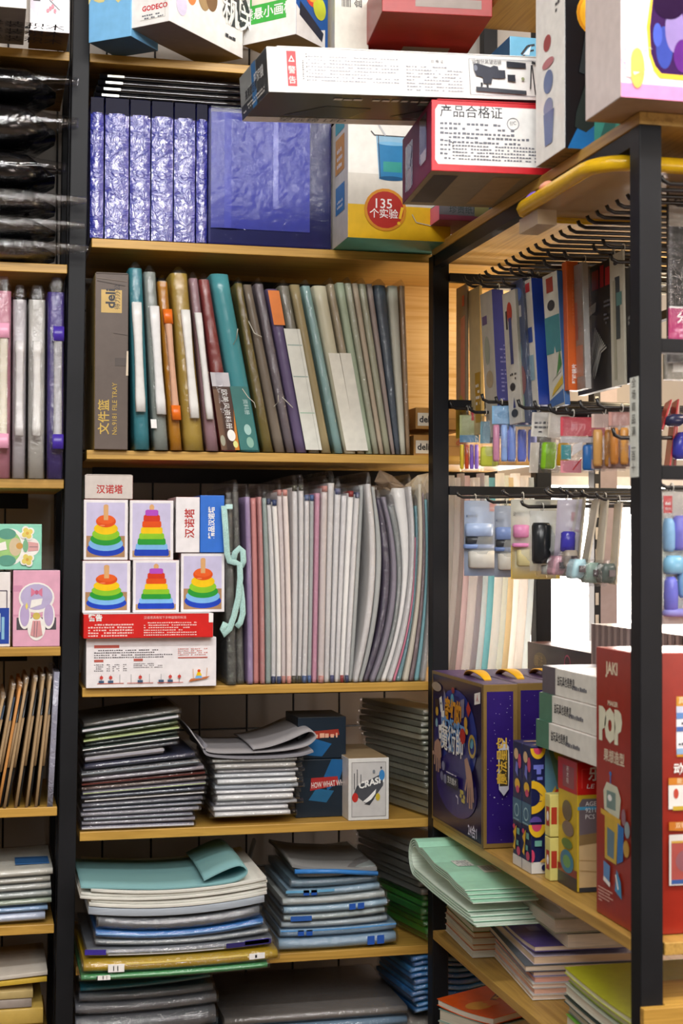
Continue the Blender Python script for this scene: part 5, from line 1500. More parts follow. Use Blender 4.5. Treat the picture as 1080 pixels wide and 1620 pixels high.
folded_sheet('pale teal zip bag folded back in a loop on top of the white sheets', [on_pile(128), on_pile(180), on_pile(250), on_pile(310), on_pile(365), on_pile(386, .006), on_pile(392, .016), on_pile(386, .026), on_pile(374, .030), on_pile(350, .024), on_pile(322, .012)], hang + .03, .16, vinyl('#86b6ba', .95, .35, .15), .0025, 'bag', 'zip_bag')
a0 = aty(392, 1380, .12)
folded_sheet('tall smoky clear sheet rising behind the folded teal bag', [(393, 1385), (396, 1366), (401, 1345), (405, 1332)], .17, .2, vinyl('#9a9d9f', .55, .25, .2), .002)
# blue bags, middle of fifth shelf
GP = 'pale blue film bags in the middle of the fifth shelf'
LB = vinyl('#8fb6cf', .95, .28, .3); NB = K('#2456b0', .3)
ys = [1497, 1480, 1466, 1455, 1443, 1430, 1417, 1404, 1388, 1374]
ll = [438, 440, 442, 446, 446, 444, 452, 458, 470, 470]
rr_ = [630, 630, 616, 612, 616, 612, 604, 600, 598, 598]
cs = ['#a3c4dc', '#a6cce8', '#c4d6dc', '#cfdfdc', '#b6daee', '#d2dcd8', '#a6c8dc', '#7a98a8', '#bcc8c4', '#86aacc']
for i in range(len(ys) - 1):
    prt = []
    if i in (0, 1): prt = [(.74, .80, .2, .85, NB), (.82, .88, .2, .85, NB)]
    if i == 1: prt = [(.16, .21, .2, .85, NB), (.23, .28, .2, .85, NB), (.02, .98, .7, .85, K('#5b9ede', .3))]
    if i == 3: prt = [(.08, .28, .1, .8, K('#2f5fae', .3))]
    if i == 4: prt = [(.62, .68, .2, .9, NB), (.70, .76, .2, .9, NB)]
    if i == 6: prt = [(.18, .24, .2, .9, NB), (.26, .32, .2, .9, NB), (.0, .5, .55, .9, K('#6fb0d8', .3))]
    pack('pale blue film bag in the middle pile of the fifth shelf, %s from the bottom' % ORD[i] if i < 8 else 'blue-topped film bag highest in the middle pile of the fifth shelf', 'bag', 'film_bag', GP, ll[i], rr_[i], ys[i + 1] + .4, ys[i] - .4, .0 + .006 * math.sin(i), .24, vinyl(cs[i], .95, .3, .3), FT, .018 * (i > 2) + .01, sag(.003), prt=prt or None)
folded_sheet('soft grey cover lying over the blue bags, with blue stitched rim', [(462, 1372), (500, 1378), (560, 1380), (596, 1377)], .0, .24, vinyl('#8f8f8d', .97, .4, .3), .006, 'cover', 'film_cover')
P = aty(466, 1379, -.002); Q = aty(597, 1382, -.002)
m_ = MB(); m_.tube([(0, 0, 0), ((Q.x - P.x) * .5, -.001, -.003), (Q.x - P.x, 0, Q.z - P.z)], .0045, K('#3f86d2', .3), 8); o = m_.build('zip_roll'); o.location = P; tag(o, 'bright blue zip edge roll on the grey cover', 'zip')
# right pile on fifth shelf: green bags below, grey folded film above
GP = 'green and grey plastic bags beside the rack, fifth shelf'
for i in range(16):
    y0, y1 = 1500 - i * 10.4, 1500 - (i + 1) * 10.4
    gcol = i < 8
    c = ['#3f9a3a', '#2f8a34', '#4aa83f', '#37922f'][i % 4] if gcol else ['#8e9088', '#77796f', '#9fa098', '#6e7068'][i % 4]
    pack(('bright green plastic bag in the right pile, %s from the bottom' % ORD[i]) if gcol else ('grey film bag above the green bags in the right pile, %s from the green' % ORD[i - 8]), 'bag', 'film_bag', GP,
         652 - i * 1.2 + 3 * math.sin(i * 1.1) + (6 if i < 1 else 0), 716, y1 + .2, y0 - .2, .0 + .006 * math.sin(i * 2.1), .27, vinyl(c, .96, .25, .4), SLH if i % 2 else SL, -.03, None, rot=-.20)

# ------------------------------------------------------------------ lowest visible boards
GP = 'grey film bags on the lowest shelf, left'
pack('dull grey carton-like pad under the low left pile', 'pad', 'paper_pad', GP, 118, 344, 1640, proj((.3, 0, S6))[1], 0.0, .25, K('#6d6a66', .5))
for i, (ya, yb, l_, r_, c) in enumerate(((1602, 1640, 116, 345, '#8f9296'), (1582, 1603, 116, 346, '#9a9da2'), (1566, 1583, 122, 340, '#7f8892'))):
    pack(['grey film bag at the photo bottom edge, left', 'grey film bag, middle of the low left pile', 'grey film bag right beneath the turquoise band'][i], 'bag', 'film_bag', GP, l_, r_, ya, yb, -.0, .25, vinyl(c, .94, .3, .4), film(1.0, .2, 30), .02, sag(.004))
pack('turquoise printed bag topping the low left pile under the green bag', 'bag', 'film_bag', GP, 124, 336, 1556, 1569, .004, .25, vinyl('#2f8fa4', .95, .25), film(.9, .18, 40), .045, sag(.003))
pack('dull grey carton under the flat sheet packs', 'pad', 'paper_pad', 'grey sheet packs on the lowest shelf', 354, 640, 1691, proj((.5, 0, S6))[1], 0.005, .28, K('#5d5a56', .5))
p, q = aty(352, 1600, .0), aty(640, 1600, .0)
for i in range(5):
    pack('large flat grey sheet pack on the lowest shelf, %s from the top' % ORD[4 - i] if i < 4 else 'wide smooth grey sheet topping the pack on the lowest shelf', 'sheet', 'sheet_pack', 'grey sheet packs on the lowest shelf', 352, 648, 1690 - (i + 1) * 18, 1690 - i * 18 - .5, 0.0 + .003 * i, .30, K(['#6e6b67', '#7d8a94', '#75716c', '#7f9ab0', '#86817b'][i], .45), SL, 0.0, None)
GP = 'bright blue bags on the lowest shelf by the rack'
pack('crumpled grey-beige film bags under the bright blue bags', 'bag', 'film_bag', GP, 640, 790, 1604, proj((.9, 0, S6))[1], 0.0, .2, vinyl('#a89f92', .95, .3, .6), SLH)
for i in range(10):
    y0, y1 = 1603 - i * 9.2, 1603 - (i + 1) * 9.2
    pack('bright blue film bag in the low pile behind the rack post, %s from the bottom' % ORD[i], 'bag', 'film_bag', GP, 648 - i * .8 + 4 * math.sin(i * 1.7), 790, y1 + .2, y0 - .2, .004 * math.sin(i), .2, vinyl(['#2f86d0', '#3f9be0', '#2a78c0'][i % 3], .96, .25, .5), SLH, -.01, lambda f: .004 * math.sin(9 * f), rot=-.1)

# ------------------------------------------------------------------ left bay lower stacks
GP = 'sheet packs on the left bay, fifth board'
for i, (ya, yb, r_, c) in enumerate(((1447, 1460, 80, '#c3d0e4'), (1440, 1447, 84, '#8fb2d6'), (1428, 1440, 90, '#9fae9a'), (1416, 1428, 90, '#a6b0ab'), (1404, 1416, 89, '#b9bdb6'), (1394, 1404, 88, '#b1b1a6'), (1380, 1394, 92, '#d4d4c8'))):
    pack('sheet pack in the left bay pile, %s from the bottom' % ORD[i] if i < 6 else 'pale sheet pack with blue label, topping the left bay pile', 'pad', 'paper_pad', GP, -150, r_ - 5, ya + .3, yb - .3, .0, .22, K(c, .5), SL, .03 if i > 1 else .02, None, z=None)
P = aty(58, 1374, .10)
m_ = MB(); m_.box((-.03, -.03, 0), (.03, .03, .0012), K('#2f5f94', .3)); o = m_.build('label_card'); o.location = (P.x - .01, .07, aty(40, 1380, 0).z + .006); tag(o, 'small dark blue label card lying on the left bay sheet pile', 'label')
GP = 'yellow-edged notebooks at the bottom left'
pack('dark carton beneath the yellow-edged notebooks', 'carton', 'paper_pad', GP, -150, 66, 1660, proj((0, 0, LS[6]))[1], .0, .18, K('#6a5630', .5))
for i, (ya, yb, r_, c) in enumerate(((1628, 1660, 66, '#b99a4a'), (1600, 1628, 68, '#c4a552'), (1586, 1600, 50, '#9a8f86'), (1572, 1586, 52, '#b5a06a'), (1558, 1572, 74, '#c9a83c'))):
    pack('yellow-edged notebook in the dark bottom left pile, %s from the bottom' % ORD[i], 'notebook', 'notebook', GP, -150, r_, ya, yb - .3, .0, .18, K(c, .5), None, .05 if i > 3 else .0, None, edge='page_block')
t = pack('checked white notebook with red lines topping the bottom left pile', 'notebook', 'notebook', GP, -150, 75, 1549, 1558, .0, .2, K('#c4bdb2', .5), None, .06, None, edge='page_block')
# ------------------------------------------------------------------ boxes on the rack's upper visible shelf
GOLD = K('#7d6434', .4); NAVY = K('#221848', .28); STAR = K('#d8d4e8', .4)
zz = zR1 + .0005
nb = atz(764, 1343, zz); fb = V((nb.x, -.052, zz))
mw = aty(819, 1338, nb.y).x - nb.x
md = fb.y - nb.y
mh = zup(nb, 1083) - zz
HAND = K('#b08a78', .45)
def magic_prints(full, seed):
    rgm = random.Random(seed)
    fr = [('rect', .10, .03, .86, .955, K('#2c1a66', .25)), ('ell', .32 if full else .3, .31, .02, .003, STAR)]
    fr += [('ell', .12 + .7 * rgm.random(), .04 + .9 * rgm.random(), .008, .0018, STAR, dict(n=6)) for _ in range(42)]
    if full:
        fr += [('poly', [(.40, .46), (.42, .36), (.56, .32), (.70, .36), (.72, .46), (.72, .54), (.70, .62), (.56, .66), (.42, .62), (.40, .54)], K('#b9b8c4', .35)), ('rect', .44, .38, .68, .60, K('#3d3420', .4)),
               ('text', '魔法星空', .625, .385, .20, K('#d0a83c', .4), dict(rot=90, bold=.03, sx=.23))]
        fr = [c if c[0] != 'text' else ('text', '魔法星空', .66, .39, .052, K('#d0a83c', .4), dict(rot=90, bold=.02)) for c in fr]
    lf = [('rect', 0, 0, .02, 1, GOLD), ('rect', .975, 0, 1, 1, GOLD), ('rect', 0, .98, 1, 1, GOLD), ('rect', 0, 0, 1, .02, GOLD),
          ('ell', .5, .62, .40, .30, K('#2a3a8c', .3)), ('ell', .5, .66, .30, .22, K('#27296f', .3)), ('ell', .16, .55, .10, .2, K('#27256a', .3)), ('ell', .5, .30, .4, .2, K('#2b1c6a', .3)), ('ell', .43, .84, .035, .045, K('#5fa8c8', .3)), ('ell', .80, .62, .035, .04, K('#6fb0c8', .3)), ('ell', .11, .66, .025, .03, K('#8fb8c8', .3)),
          ('ell', .11, .90, .10, .03, K('#9a8f86', .4)), ('rect', .08, .73, .16, .82, K('#3d2c2a', .4)),
          ('poly', [(.86, .86), (.965, .88), (.965, .95), (.86, .93)], W_), ('text', '人', .915, .885, .03, RED, dict(align='c', bold=.03)),
          ('poly', [(.27, .90), (.34, .82), (.33, .74), (.28, .72), (.26, .80)], K('#7c7896', .4)), ('poly', [(.30, .80), (.44, .82), (.34, .76)], K('#8d8aa2', .4)),
          ('poly', [(.75, .87), (.80, .82), (.75, .77), (.71, .82)], K('#b43a2c', .35)), ('ell', .53, .79, .04, .025, K('#a82e3a', .3)), ('poly', [(.60, .86), (.68, .88), (.67, .76), (.60, .74)], K('#7d7a94', .4)), ('ell', .46, .91, .03, .02, K('#8a2740', .3)),
          ('poly', [(.18, .83), (.23, .85), (.26, .76), (.21, .74)], W_), ('poly', [(.22, .75), (.29, .76), (.29, .66), (.23, .65)], W_), ('poly', [(.17, .65), (.24, .66), (.24, .57), (.18, .56)], W_), ('ell', .22, .80, .01, .008, INK), ('ell', .26, .70, .012, .012, RED), ('ell', .205, .61, .012, .01, INK),
          ('text', '奇幻的', .30, .685, .125, K('#d8952a', .35), dict(bold=.05, sx=.68, rot=-2)),
          ('text', '魔術師', .215, .505, .135, K('#6f9fd8', .3), dict(bold=.10, sx=.88, rot=-2)), ('text', '魔術師', .215, .505, .135, W_, dict(bold=.01, sx=.88, rot=-2)),
          ('ell', .66, .64, .055, .05, K('#b5322c', .3)), ('ell', .72, .73, .03, .04, K('#d0a03a', .3)), ('ell', .74, .68, .025, .02, K('#d0b04a', .3)), ('ring', .84, .60, .014, .020, K('#b89a3a', .3)), ('ell', .15, .74, .03, .03, K('#c9a03a', .3)),
          # two reaching hands
          ('poly', [(.10, .53), (.17, .56), (.23, .54), (.245, .45), (.20, .42), (.13, .44), (.09, .48)], HAND)] + \
         [('stroke', [(x0, .46), (x1, y1)], .007, HAND) for x0, x1, y1 in ((.11, .10, .38), (.145, .145, .34), (.18, .19, .34), (.215, .225, .37), (.10, .06, .45))] + \
         [('poly', [(.71, .50), (.76, .52), (.84, .44), (.87, .37), (.80, .33), (.75, .38)], HAND)] + [('stroke', [(x0, .38), (x1, y1)], .007, HAND) for x0, x1, y1 in ((.78, .77, .24), (.81, .81, .21), (.84, .85, .215), (.86, .88, .26), (.76, .73, .31))] + \
         [('ell', .30, .40, .03, .03, K('#7d7c9c', .35)), ('ell', .27, .33, .03, .03, K('#6f6e90', .35)), ('ell', .34, .32, .03, .03, K('#7d7c9c', .35)), ('rect', .37, .285, .60, .36, K('#181425', .4)), ('text', '变的魔术', .39, .305, .035, W_, dict(sx=1.0)), ('stroke', [(.56, .25), (.60, .24), (.60, .20)], .003, STAR)] + \
         [('ell', .66 + .03 * (i % 3), .29 - .025 * (i // 2), .02, .014, K('#b8a83a', .35)) for i in range(6)] + [('lines', .38, .37, .62, .385, 1, STAR, .9, 3), ('text', '24合1', .80, .045, .06, STAR, dict(bold=.02, sx=.9))]
    return fr, lf
for i in range(3):
    fr, lf = magic_prints(i == 0, i)
    lab = ['large purple magic kit box with gold edges and white Chinese title, front of three', 'purple gold-edged magic kit box, middle of the three with yellow handles', 'purple gold-edged magic kit box, third from the aisle with yellow handle'][i]
    t = carton('magic_kit_box', lab, 'box', (nb.x + i * (mw + .003), nb.y + (.0 if i == 0 else .012), zz), mw, md - (.012 if i else 0), mh, GOLD, dict(left=K('#1f1840', .28), top=K('#5b4a6a', .4)), 0, dict(front=fr, **({'left': lf} if i == 0 else {}), top=[('rect', .05, .02, .95, .98, K('#54406c', .4))]), 'purple magic kit boxes on the rack')
    m_ = MB(); YH = K('#e8b21c', .4); pr = []
    hy = md * .42; hw = .032
    rings = []
    for k in range(9):
        f = k / 8; x = mw * .5 + (f - .5) * .0
        y = hy + (f - .5) * .115
        zz_ = mh + .0012 + .011 * math.sin(math.pi * f) ** .7
        rings.append([(mw * .5 + a, y, zz_ + b) for a, b in rrect(.012 * (.55 + .45 * math.sin(math.pi * f)), .0012, .001, 1)])
    m_.loft(rings, YH); m_.build('carry_handle', t)
# fourth box lying deeper, higher
q = V((nb.x + 3 * (mw + .003) + .006, -.05, zz))
zt4 = ZC - .186
t = carton('magic_kit_box', 'dark purple box with gold edges and pink octopus outline, behind the three handled boxes', 'box', (q.x, -.36, zz), .30, .34, zt4 - zz, GOLD, dict(left=K('#33202c', .35), top=K('#6a4a44', .4)), 0, dict(
    left=[('rect', .02, .02, .985, .975, K('#38222e', .35)), ('ell', .20, .90, .10, .05, K('#6f5a3c', .4)), ('text', '魔法', .12, .87, .05, K('#a98d5c', .4)), ('ring', .60, .92, .012, .015, K('#b83a6a', .35)), ('stroke', [(.56, .90), (.55, .78), (.52, .75)], .002, K('#b83a6a', .35)), ('stroke', [(.64, .90), (.65, .78), (.68, .75)], .002, K('#b83a6a', .35)), ('stroke', [(.60, .89), (.60, .77)], .002, K('#b83a6a', .35))],
    top=[('rect', .02, .02, .98, .98, K('#6d4c48', .4))]))
m_ = MB(); rings = []
for k in range(9):
    f = k / 8
    rings.append([(.08 + a, .13 + (f - .5) * .12, zt4 - zz + .0012 + .012 * math.sin(math.pi * f) + b) for a, b in rrect(.014 * (.5 + .5 * math.sin(math.pi * f)), .0012, .001, 1)])
m_.loft(rings, K('#e8a21c', .4)); m_.build('carry_handle', t)

# pattern-printed navy boxes
CB = K('#1d2350', .3)
n1 = atx(840, 1387, XL + .008)
fw_ = aty(891, 1384, n1.y).x - n1.x + .03
hh_ = zup(n1, 1181) - zz
P1, P2, P3_, P4 = K('#e8b92a', .3), K('#d0466a', .3), K('#6f78d0', .3), K('#6fa89c', .3)
def deco_left():
    return [('rect', 0, 0, 1, .085, K('#d8d6d2', .4)), ('rect', .0, .36, 1, .54, K('#3f6a86', .35)), ('ell', .40, .9, .24, .045, K('#d9b88a', .35)), ('ell', .8, .85, .18, .06, P2), ('poly', [(.3, .76), (.6, .72), (.62, .83), (.4, .84)], P3_), ('ell', .55, .66, .3, .045, P1), ('ell', .6, .62, .2, .03, P2),
            ('ring', .5, .45, .008, .0105, K('#9fc4d0', .3)), ('lines', .15, .37, .85, .39, 1, K('#9fc4d0', .3), .9, 3), ('poly', [(.1, .26), (.5, .33), (.4, .2)], P1), ('rect', .55, .26, .85, .31, P4), ('poly', [(.1, .14), (.4, .24), (.35, .12)], P1), ('rect', .5, .17, .75, .21, P4), ('ell', .75, .13, .2, .035, P2), ('ell', .25, .31, .14, .02, P2)]
for i in range(2):
    fr = None
    lab = ['navy puzzle box with bright patterns and grey-blue front panel, nearest of the pair', 'navy puzzle box with bright patterns, second of the pair and mostly hidden'][i]
    pr = dict(left=deco_left(), top=[('ell', .3, .4, .2, .16, K('#d9b88a', .35)), ('ell', .75, .6, .16, .2, P2), ('rect', .5, .1, .65, .4, P4)])
    if i == 0:
        pr['front'] = [('rect', .0, 0, 1, .09, K('#dedcd8', .4)), ('rect', .27, .175, .80, .97, K('#5f8ca0', .35)), ('poly', [(.34, .97), (.55, .64), (.62, .60), (.80, .62), (.80, .97)], K('#55745c', .35)), ('ell', .62, .96, .18, .09, K('#a8962a', .35)),
                       ('ell', .13, .985, .15, .085, P1, dict(a0=180, a1=360)), ('ell', .13, .985, .09, .05, P2, dict(a0=180, a1=360)), ('rect', .04, .82, .24, .855, P3_), ('rect', .10, .78, .19, .85, P3_), ('rect', .11, .735, .22, .76, P3_), ('rect', .02, .70, .06, .735, P4),
                       ('ring', .0, .60, .014, .0255, P1, dict(a0=-90, a1=90)), ('stroke', [(.08, .66), (.21, .61)], .0012, CB), ('stroke', [(.08, .56), (.2, .57)], .0012, CB), ('ell', .08, .405, .12, .045, K('#5a4a9a', .3), dict(a0=0, a1=180)),
                       ('ell', .11, .385, .17, .10, P1, dict(a0=180, a1=360)), ('ell', .10, .385, .10, .055, P2, dict(a0=180, a1=360)), ('rect', .06, .215, .20, .26, P4), ('ell', .0, .14, .06, .05, P2, dict(a0=-90, a1=90)),
                       ('poly', [(.46, .52), (.60, .52), (.66, .60), (.60, .66), (.48, .66), (.41, .60)], K('#c43a2a', .3)), ('poly', [(.41, .60), (.48, .66), (.47, .69), (.39, .63)], K('#d9b03a', .3)), ('poly', [(.60, .52), (.66, .60), (.70, .56), (.66, .51)], K('#3a5aa8', .3)), ('ell', .55, .505, .05, .012, K('#8fb0d0', .3)),
                       ('lines', .42, .44, .68, .465, 1, W_, .8, 4), ('poly', [(.15, .09), (.22, .118), (.42, .118), (.38, .09)], K('#d9a84c', .4)), ('poly', [(.5, .09), (.56, .118), (.78, .118), (.72, .09)], K('#d9a84c', .4)),
                       ('ell', .24, .048, .05, .024, CB), ('text', '火星猪', .34, .043, .022, CB), ('lines', .34, .022, .46, .034, 1, GREYINK, .9, 4), ('ring', .60, .046, .0055, .0075, INK), ('ell', .60, .046, .02, .010, INK)]
    t = carton('puzzle_box', lab, 'box', (n1.x, n1.y + i * .042, zz), fw_, .040, hh_, CB, dict(top=K('#232a5c', .3)), 0, pr, 'navy patterned puzzle boxes on the rack')
# three white and green boxes lying on top
tb = zz + hh_ + .001
names = [('lowest', '#4f7f68', 1183, (848, 1168), (941, 1192)), ('middle', '#527f69', 1139, (853, 1131), (941, 1158)), ('top', '#5b5560', 1096, (858, 1098), (941, 1118))]
z_ = tb
for i, (nm, c, yt, pf, pn) in enumerate(names):
    X_ = n1.x + .010 + .004 * i
    far = atx(858 - (2 - i) * 5 if i == 2 else 853 if i == 1 else 848, 1100, X_)
    yfar = far.y
    ln = .245
    hgt = .0415
    t = carton('block_set_box', ['white box with green end, lowest of three lying on the navy boxes', 'white box with green end, middle of three lying on the navy boxes', 'white box with dark grey end, top of three lying on the navy boxes'][i], 'box', (X_, yfar - ln, z_), .15, ln, hgt - .0006, K('#e3e3dc', .4), dict(top=K('#dcd3cc', .35)), 0, dict(
        left=[('rect', 0, 0, .22, 1, K(c, .4)), ('text', '益玩具也是教具', .255, .38, .28, INK, dict(sx=.62, bold=.01)), ('lines', .50, .36, .72, .54, 1, GREYINK, .9, 4, dict(fill=.8))],
        top=[('rect', 0, .78, 1, 1, K(c, .4)), ('rect', .3, .05, .9, .6, K('#d8b0a0', .35))]), 'white block set boxes on the rack')
    z_ += hgt

# building-brick box with window
n2 = atx(913, 1442, XL + .030)
lf_ = .075
w2 = .12
h2_ = zup(n2, 1207) - zz
YB = K('#c7a92c', .35)
t = carton('brick_toy_box', 'red and yellow toy brick box with clear window, left of the tall red box', 'box', (n2.x, n2.y, zz), w2, lf_, h2_, K('#c7a92c', .35), dict(top=K('#b83a2c', .35)), 0, dict(
    front=[('rect', 0, .75, 1, 1, K('#c4201c', .3)), ('stroke', [(.06, .80), (.06, .95), (1, .95)], .001, K('#e0504a', .35)), ('text', '乐迪', .14, .855, .085, W_, dict(bold=.02)), ('text', 'LE DI', .12, .80, .035, W_, dict(shear=.2, sx=1.4)),
           ('rect', .02, .0, .9, .035, INK), ('poly', [(.02, .035), (.95, .035), (.95, .72), (.06, .72), (.02, .68)], K('#cdb083', .4)), ('poly', [(.02, .44), (.95, .50), (.95, .72), (.06, .72), (.02, .68)], K('#6f6469', .3)), ('poly', [(.02, .36), (.95, .42), (.95, .5), (.02, .44)], K('#8f744c', .35)), ('rect', .0, .635, .3, .66, K('#4fa0c8', .3)),
           ('text', 'AGE', .10, .665, .035, W_), ('text', '9211', .10, .615, .035, W_), ('text', 'PCS', .10, .565, .035, W_), ('stroke', [(.02, .25), (.95, .20)], .0008, K('#a98a58', .4)), ('stroke', [(.02, .17), (.95, .10)], .0008, K('#a98a58', .4))],
    left=[('rect', 0, .75, 1, 1, K('#b3222a', .3)), ('rect', .25, .78, .85, .95, K('#8d4a52', .35)), ('text', '积', .52, .905, .035, W_, dict(align='c')), ('text', '木', .52, .86, .035, W_, dict(align='c')), ('text', '坊', .52, .815, .035, W_, dict(align='c')), ('rect', 0, 0, 1, .1, K('#2a2f3a', .3)), ('rect', 0, .1, 1, .16, K('#8a3a2a', .3)), ('ell', .5, .60, .25, .08, K('#6a5f4a', .35)), ('ell', .55, .46, .3, .06, K('#7d6a5f', .35)), ('ell', .5, .34, .28, .04, K('#5f7a3a', .35)), ('ell', .5, .2, .35, .09, K('#3f7f9a', .3)), ('ell', .5, .2, .2, .05, K('#6fa05a', .3))]))
for i, (ya, yb) in enumerate(((1257, 1325), (1326, 1392))):
    P = atx(889, 1392, XL + .035)
    zb_ = zz + (0 if i else (zup(P, 1326) - zz))
    zt_ = zup(P, ya)
    zb_ = max(zz, zup(P, yb)) if i == 0 else zz
    carton('brick_toy_box', ['small yellow toy box with red badge, upper of two behind the brick box', 'small yellow toy box with red badge, lower of two behind the brick box'][i], 'box', (n2.x - .012, n2.y + lf_ + .003, zb_), .09, .022, zt_ - zb_ - .0006, K('#d8cf7a', .4), None, 0, dict(left=[('rect', .3, .25, .9, .7, K('#b03a2a', .35)), ('ell', .6, .48, .2, .12, W_)], front=[('rect', .02, .3, .12, .7, K('#b03a2a', .35))]))

# tall red maker box behind the near post
n3x = XL + .012
fy = atx(943, 1449, n3x).y
ny = YN + .034
P = V((n3x, ny, zz))
h3 = zup(V((n3x, fy, 0)), 1023) - zz
w3 = .30
RB = K('#97281a', .3)
BLU = K('#2f6fb8', .25)
t = carton('maker_toy_box', 'tall red toy box with cream POP lettering and robot print behind the near post', 'box', (n3x, ny, zz), w3, fy - ny, h3, RB, dict(top=K('#c9685a', .3)), 0, dict(
    left=[('text', 'JAKI', .24, .892, .044, K('#e3d3b8', .4), dict(bold=.04, sx=.95)), ('text', 'MAKER', .30, .79, .018, K('#e3d3b8', .4), dict(bold=.03, sx=1.15)), ('text', 'POP', .08, .65, .105, K('#e0e0c8', .4), dict(bold=.10, sx=.74)), ('text', '果想造型', .20, .58, .036, K('#d8c8b0', .4), dict(bold=.02, sx=.95)),
          ('stroke', [(.37, .535), (.37, .49)], .003, BLU), ('ell', .37, .54, .03, .008, BLU), ('poly', [(.22, .40), (.58, .38), (.62, .46), (.54, .50), (.28, .505), (.20, .47)], K('#c9ccb8', .35)), ('rect', .28, .41, .50, .475, K('#6f8a86', .3)), ('ell', .36, .45, .05, .012, W_), ('poly', [(.14, .38), (.62, .365), (.62, .385), (.14, .40)], K('#d0a83a', .3)),
          ('poly', [(.24, .22), (.52, .215), (.56, .37), (.24, .38)], K('#c9a83a', .3)), ('poly', [(.30, .235), (.46, .23), (.48, .33), (.30, .34)], K('#5f7a8a', .3)), ('poly', [(.54, .22), (.68, .24), (.70, .36), (.56, .37)], BLU), ('ell', .78, .36, .06, .03, K('#8fa0a8', .3)), ('ell', .76, .29, .07, .03, K('#c0943a', .3)), ('ell', .70, .40, .05, .03, K('#8f6a7a', .3)),
          ('poly', [(.22, .14), (.36, .13), (.38, .20), (.22, .21)], K('#5f8ac0', .3)), ('stroke', [(.22, .145), (.38, .13)], .006, W_), ('poly', [(.50, .12), (.66, .10), (.64, .16), (.54, .20)], K('#3f8fc0', .3)), ('stroke', [(.52, .18), (.58, .13)], .004, W_)] +
         [('lines', .10, .055 - .0 + .012 * k, .10 + .36 * (1 if k != 0 else .25), .064 + .012 * k, 1, K('#e0b8a8', .4), 1, k, dict(fill=.6)) for k in range(5)],
    front=[('rect', .18, .635, 1, .845, K('#e6e9f0', .35)), ('rect', .18, .81, 1, .845, K('#d0922a', .35)), ('text', '真快乐!', .19, .818, .02, K('#f0e6c0', .4)),
           ('poly', [(.18, .78), (1, .785), (1, .81), (.18, .81)], K('#c9d0e6', .35)), ('poly', [(.18, .765), (.6, .775), (1, .765), (1, .785), (.18, .787)], K('#5f8ac8', .3)), ('poly', [(.18, .72), (.7, .728), (1, .72), (1, .735), (.18, .737)], K('#4a6aae', .3)), ('lines', .19, .745, .45, .757, 1, INK, .9, 2, dict(fill=.6)), ('lines', .22, .70, .45, .713, 1, INK, .9, 3, dict(fill=.6)), ('lines', .19, .672, .45, .684, 1, INK, .9, 4, dict(fill=.6)), ('lines', .24, .79, .5, .803, 1, GREYINK, .8, 5, dict(fill=.6)), ('rect', .18, .64, 1, .66, K('#8fb4d8', .3)), ('rect', .18, .63, 1, .638, K('#d0922a', .35)),
           ('text', '动机关', .165, .567, .030, W_, dict(bold=.03)), ('rect', .14, .445, .345, .545, K('#e8e6e2', .35)), ('rect', .14, .53, .345, .556, K('#d0822a', .35)), ('text', '能量站', .18, .535, .016, K('#f0e0b8', .4)), ('rect', .16, .44, .34, .455, K('#c9a83a', .3)),
           ('ell', .175, .50, .012, .018, K('#c04a3a', .3)), ('rect', .215, .465, .27, .53, K('#c9c7c0', .35)), ('ell', .285, .50, .02, .022, BLU), ('ell', .345, .475, .035, .032, K('#4a86d0', .2)), ('ell', .30, .505, .024, .02, K('#4f8fd8', .2)), ('ell', .405, .465, .03, .03, BLU),
           ('poly', [(.14, .37), (.36, .36), (.5, .34), (.5, .365), (.34, .40), (.14, .40)], K('#c4762a', .3)), ('text', '双轨', .17, .377, .016, K('#f0d8b0', .4)), ('rect', .14, .175, .36, .355, K('#d6d3d0', .3)), ('rect', .15, .195, .315, .325, K('#a8504a', .3)), ('ell', .22, .26, .05, .04, K('#8f5a62', .3)), ('rect', .15, .180, .26, .195, K('#3a5a9a', .3)), ('rect', .15, .325, .31, .333, K('#c9a04a', .3))] + [('ell', .325, .20 + .012 * k, .006, .005, W_, dict(n=8)) for k in range(11)],
    top=[('rect', .02, .05, .98, .95, K('#cc7a6c', .25))]))
# striped carton behind
P = V((1.06, -.82, zz))
hs = zup(V((.985, -.55, 0)), 994) - zz
t = carton('striped_carton', 'grey-pink vertically striped carton with white top behind the tall red box', 'box', (.985, fy + .004, zz), .22, .38, hs, K('#b8a4a0', .45), dict(top=K('#f0eceb', .3)), 0, dict(left=[('rect', .02 + .065 * k, 0, .05 + .065 * k, 1, K('#8d7a7a', .45)) for k in range(15)], front=[('rect', .02 + .065 * k, 0, .05 + .065 * k, 1, K('#8d7a7a', .45)) for k in range(15)]))
# slotted upright seen through the rack
p = aty(944, 960, .16)
t = thing('slotted_upright', 'black slotted steel upright seen through the rack beside the bright window', 'upright', (p.x, .16, 0))
m_ = MB(); m_.box((-.006, 0, 0), (.008, .03, 2.1), STEEL); m_.box((.008, .012, 0), (.05, .03, 2.1), K('#8d8084', .5)); m_.build('upright', t)
m_ = MB()
for k in range(24): m_.box((-.0035, -.0008, 1.0 + .045 * k), (.0035, .001, 1.025 + .045 * k), K('#a9a39c', .5))
o = m_.build('slots', t); o['kind'] = 'stuff'
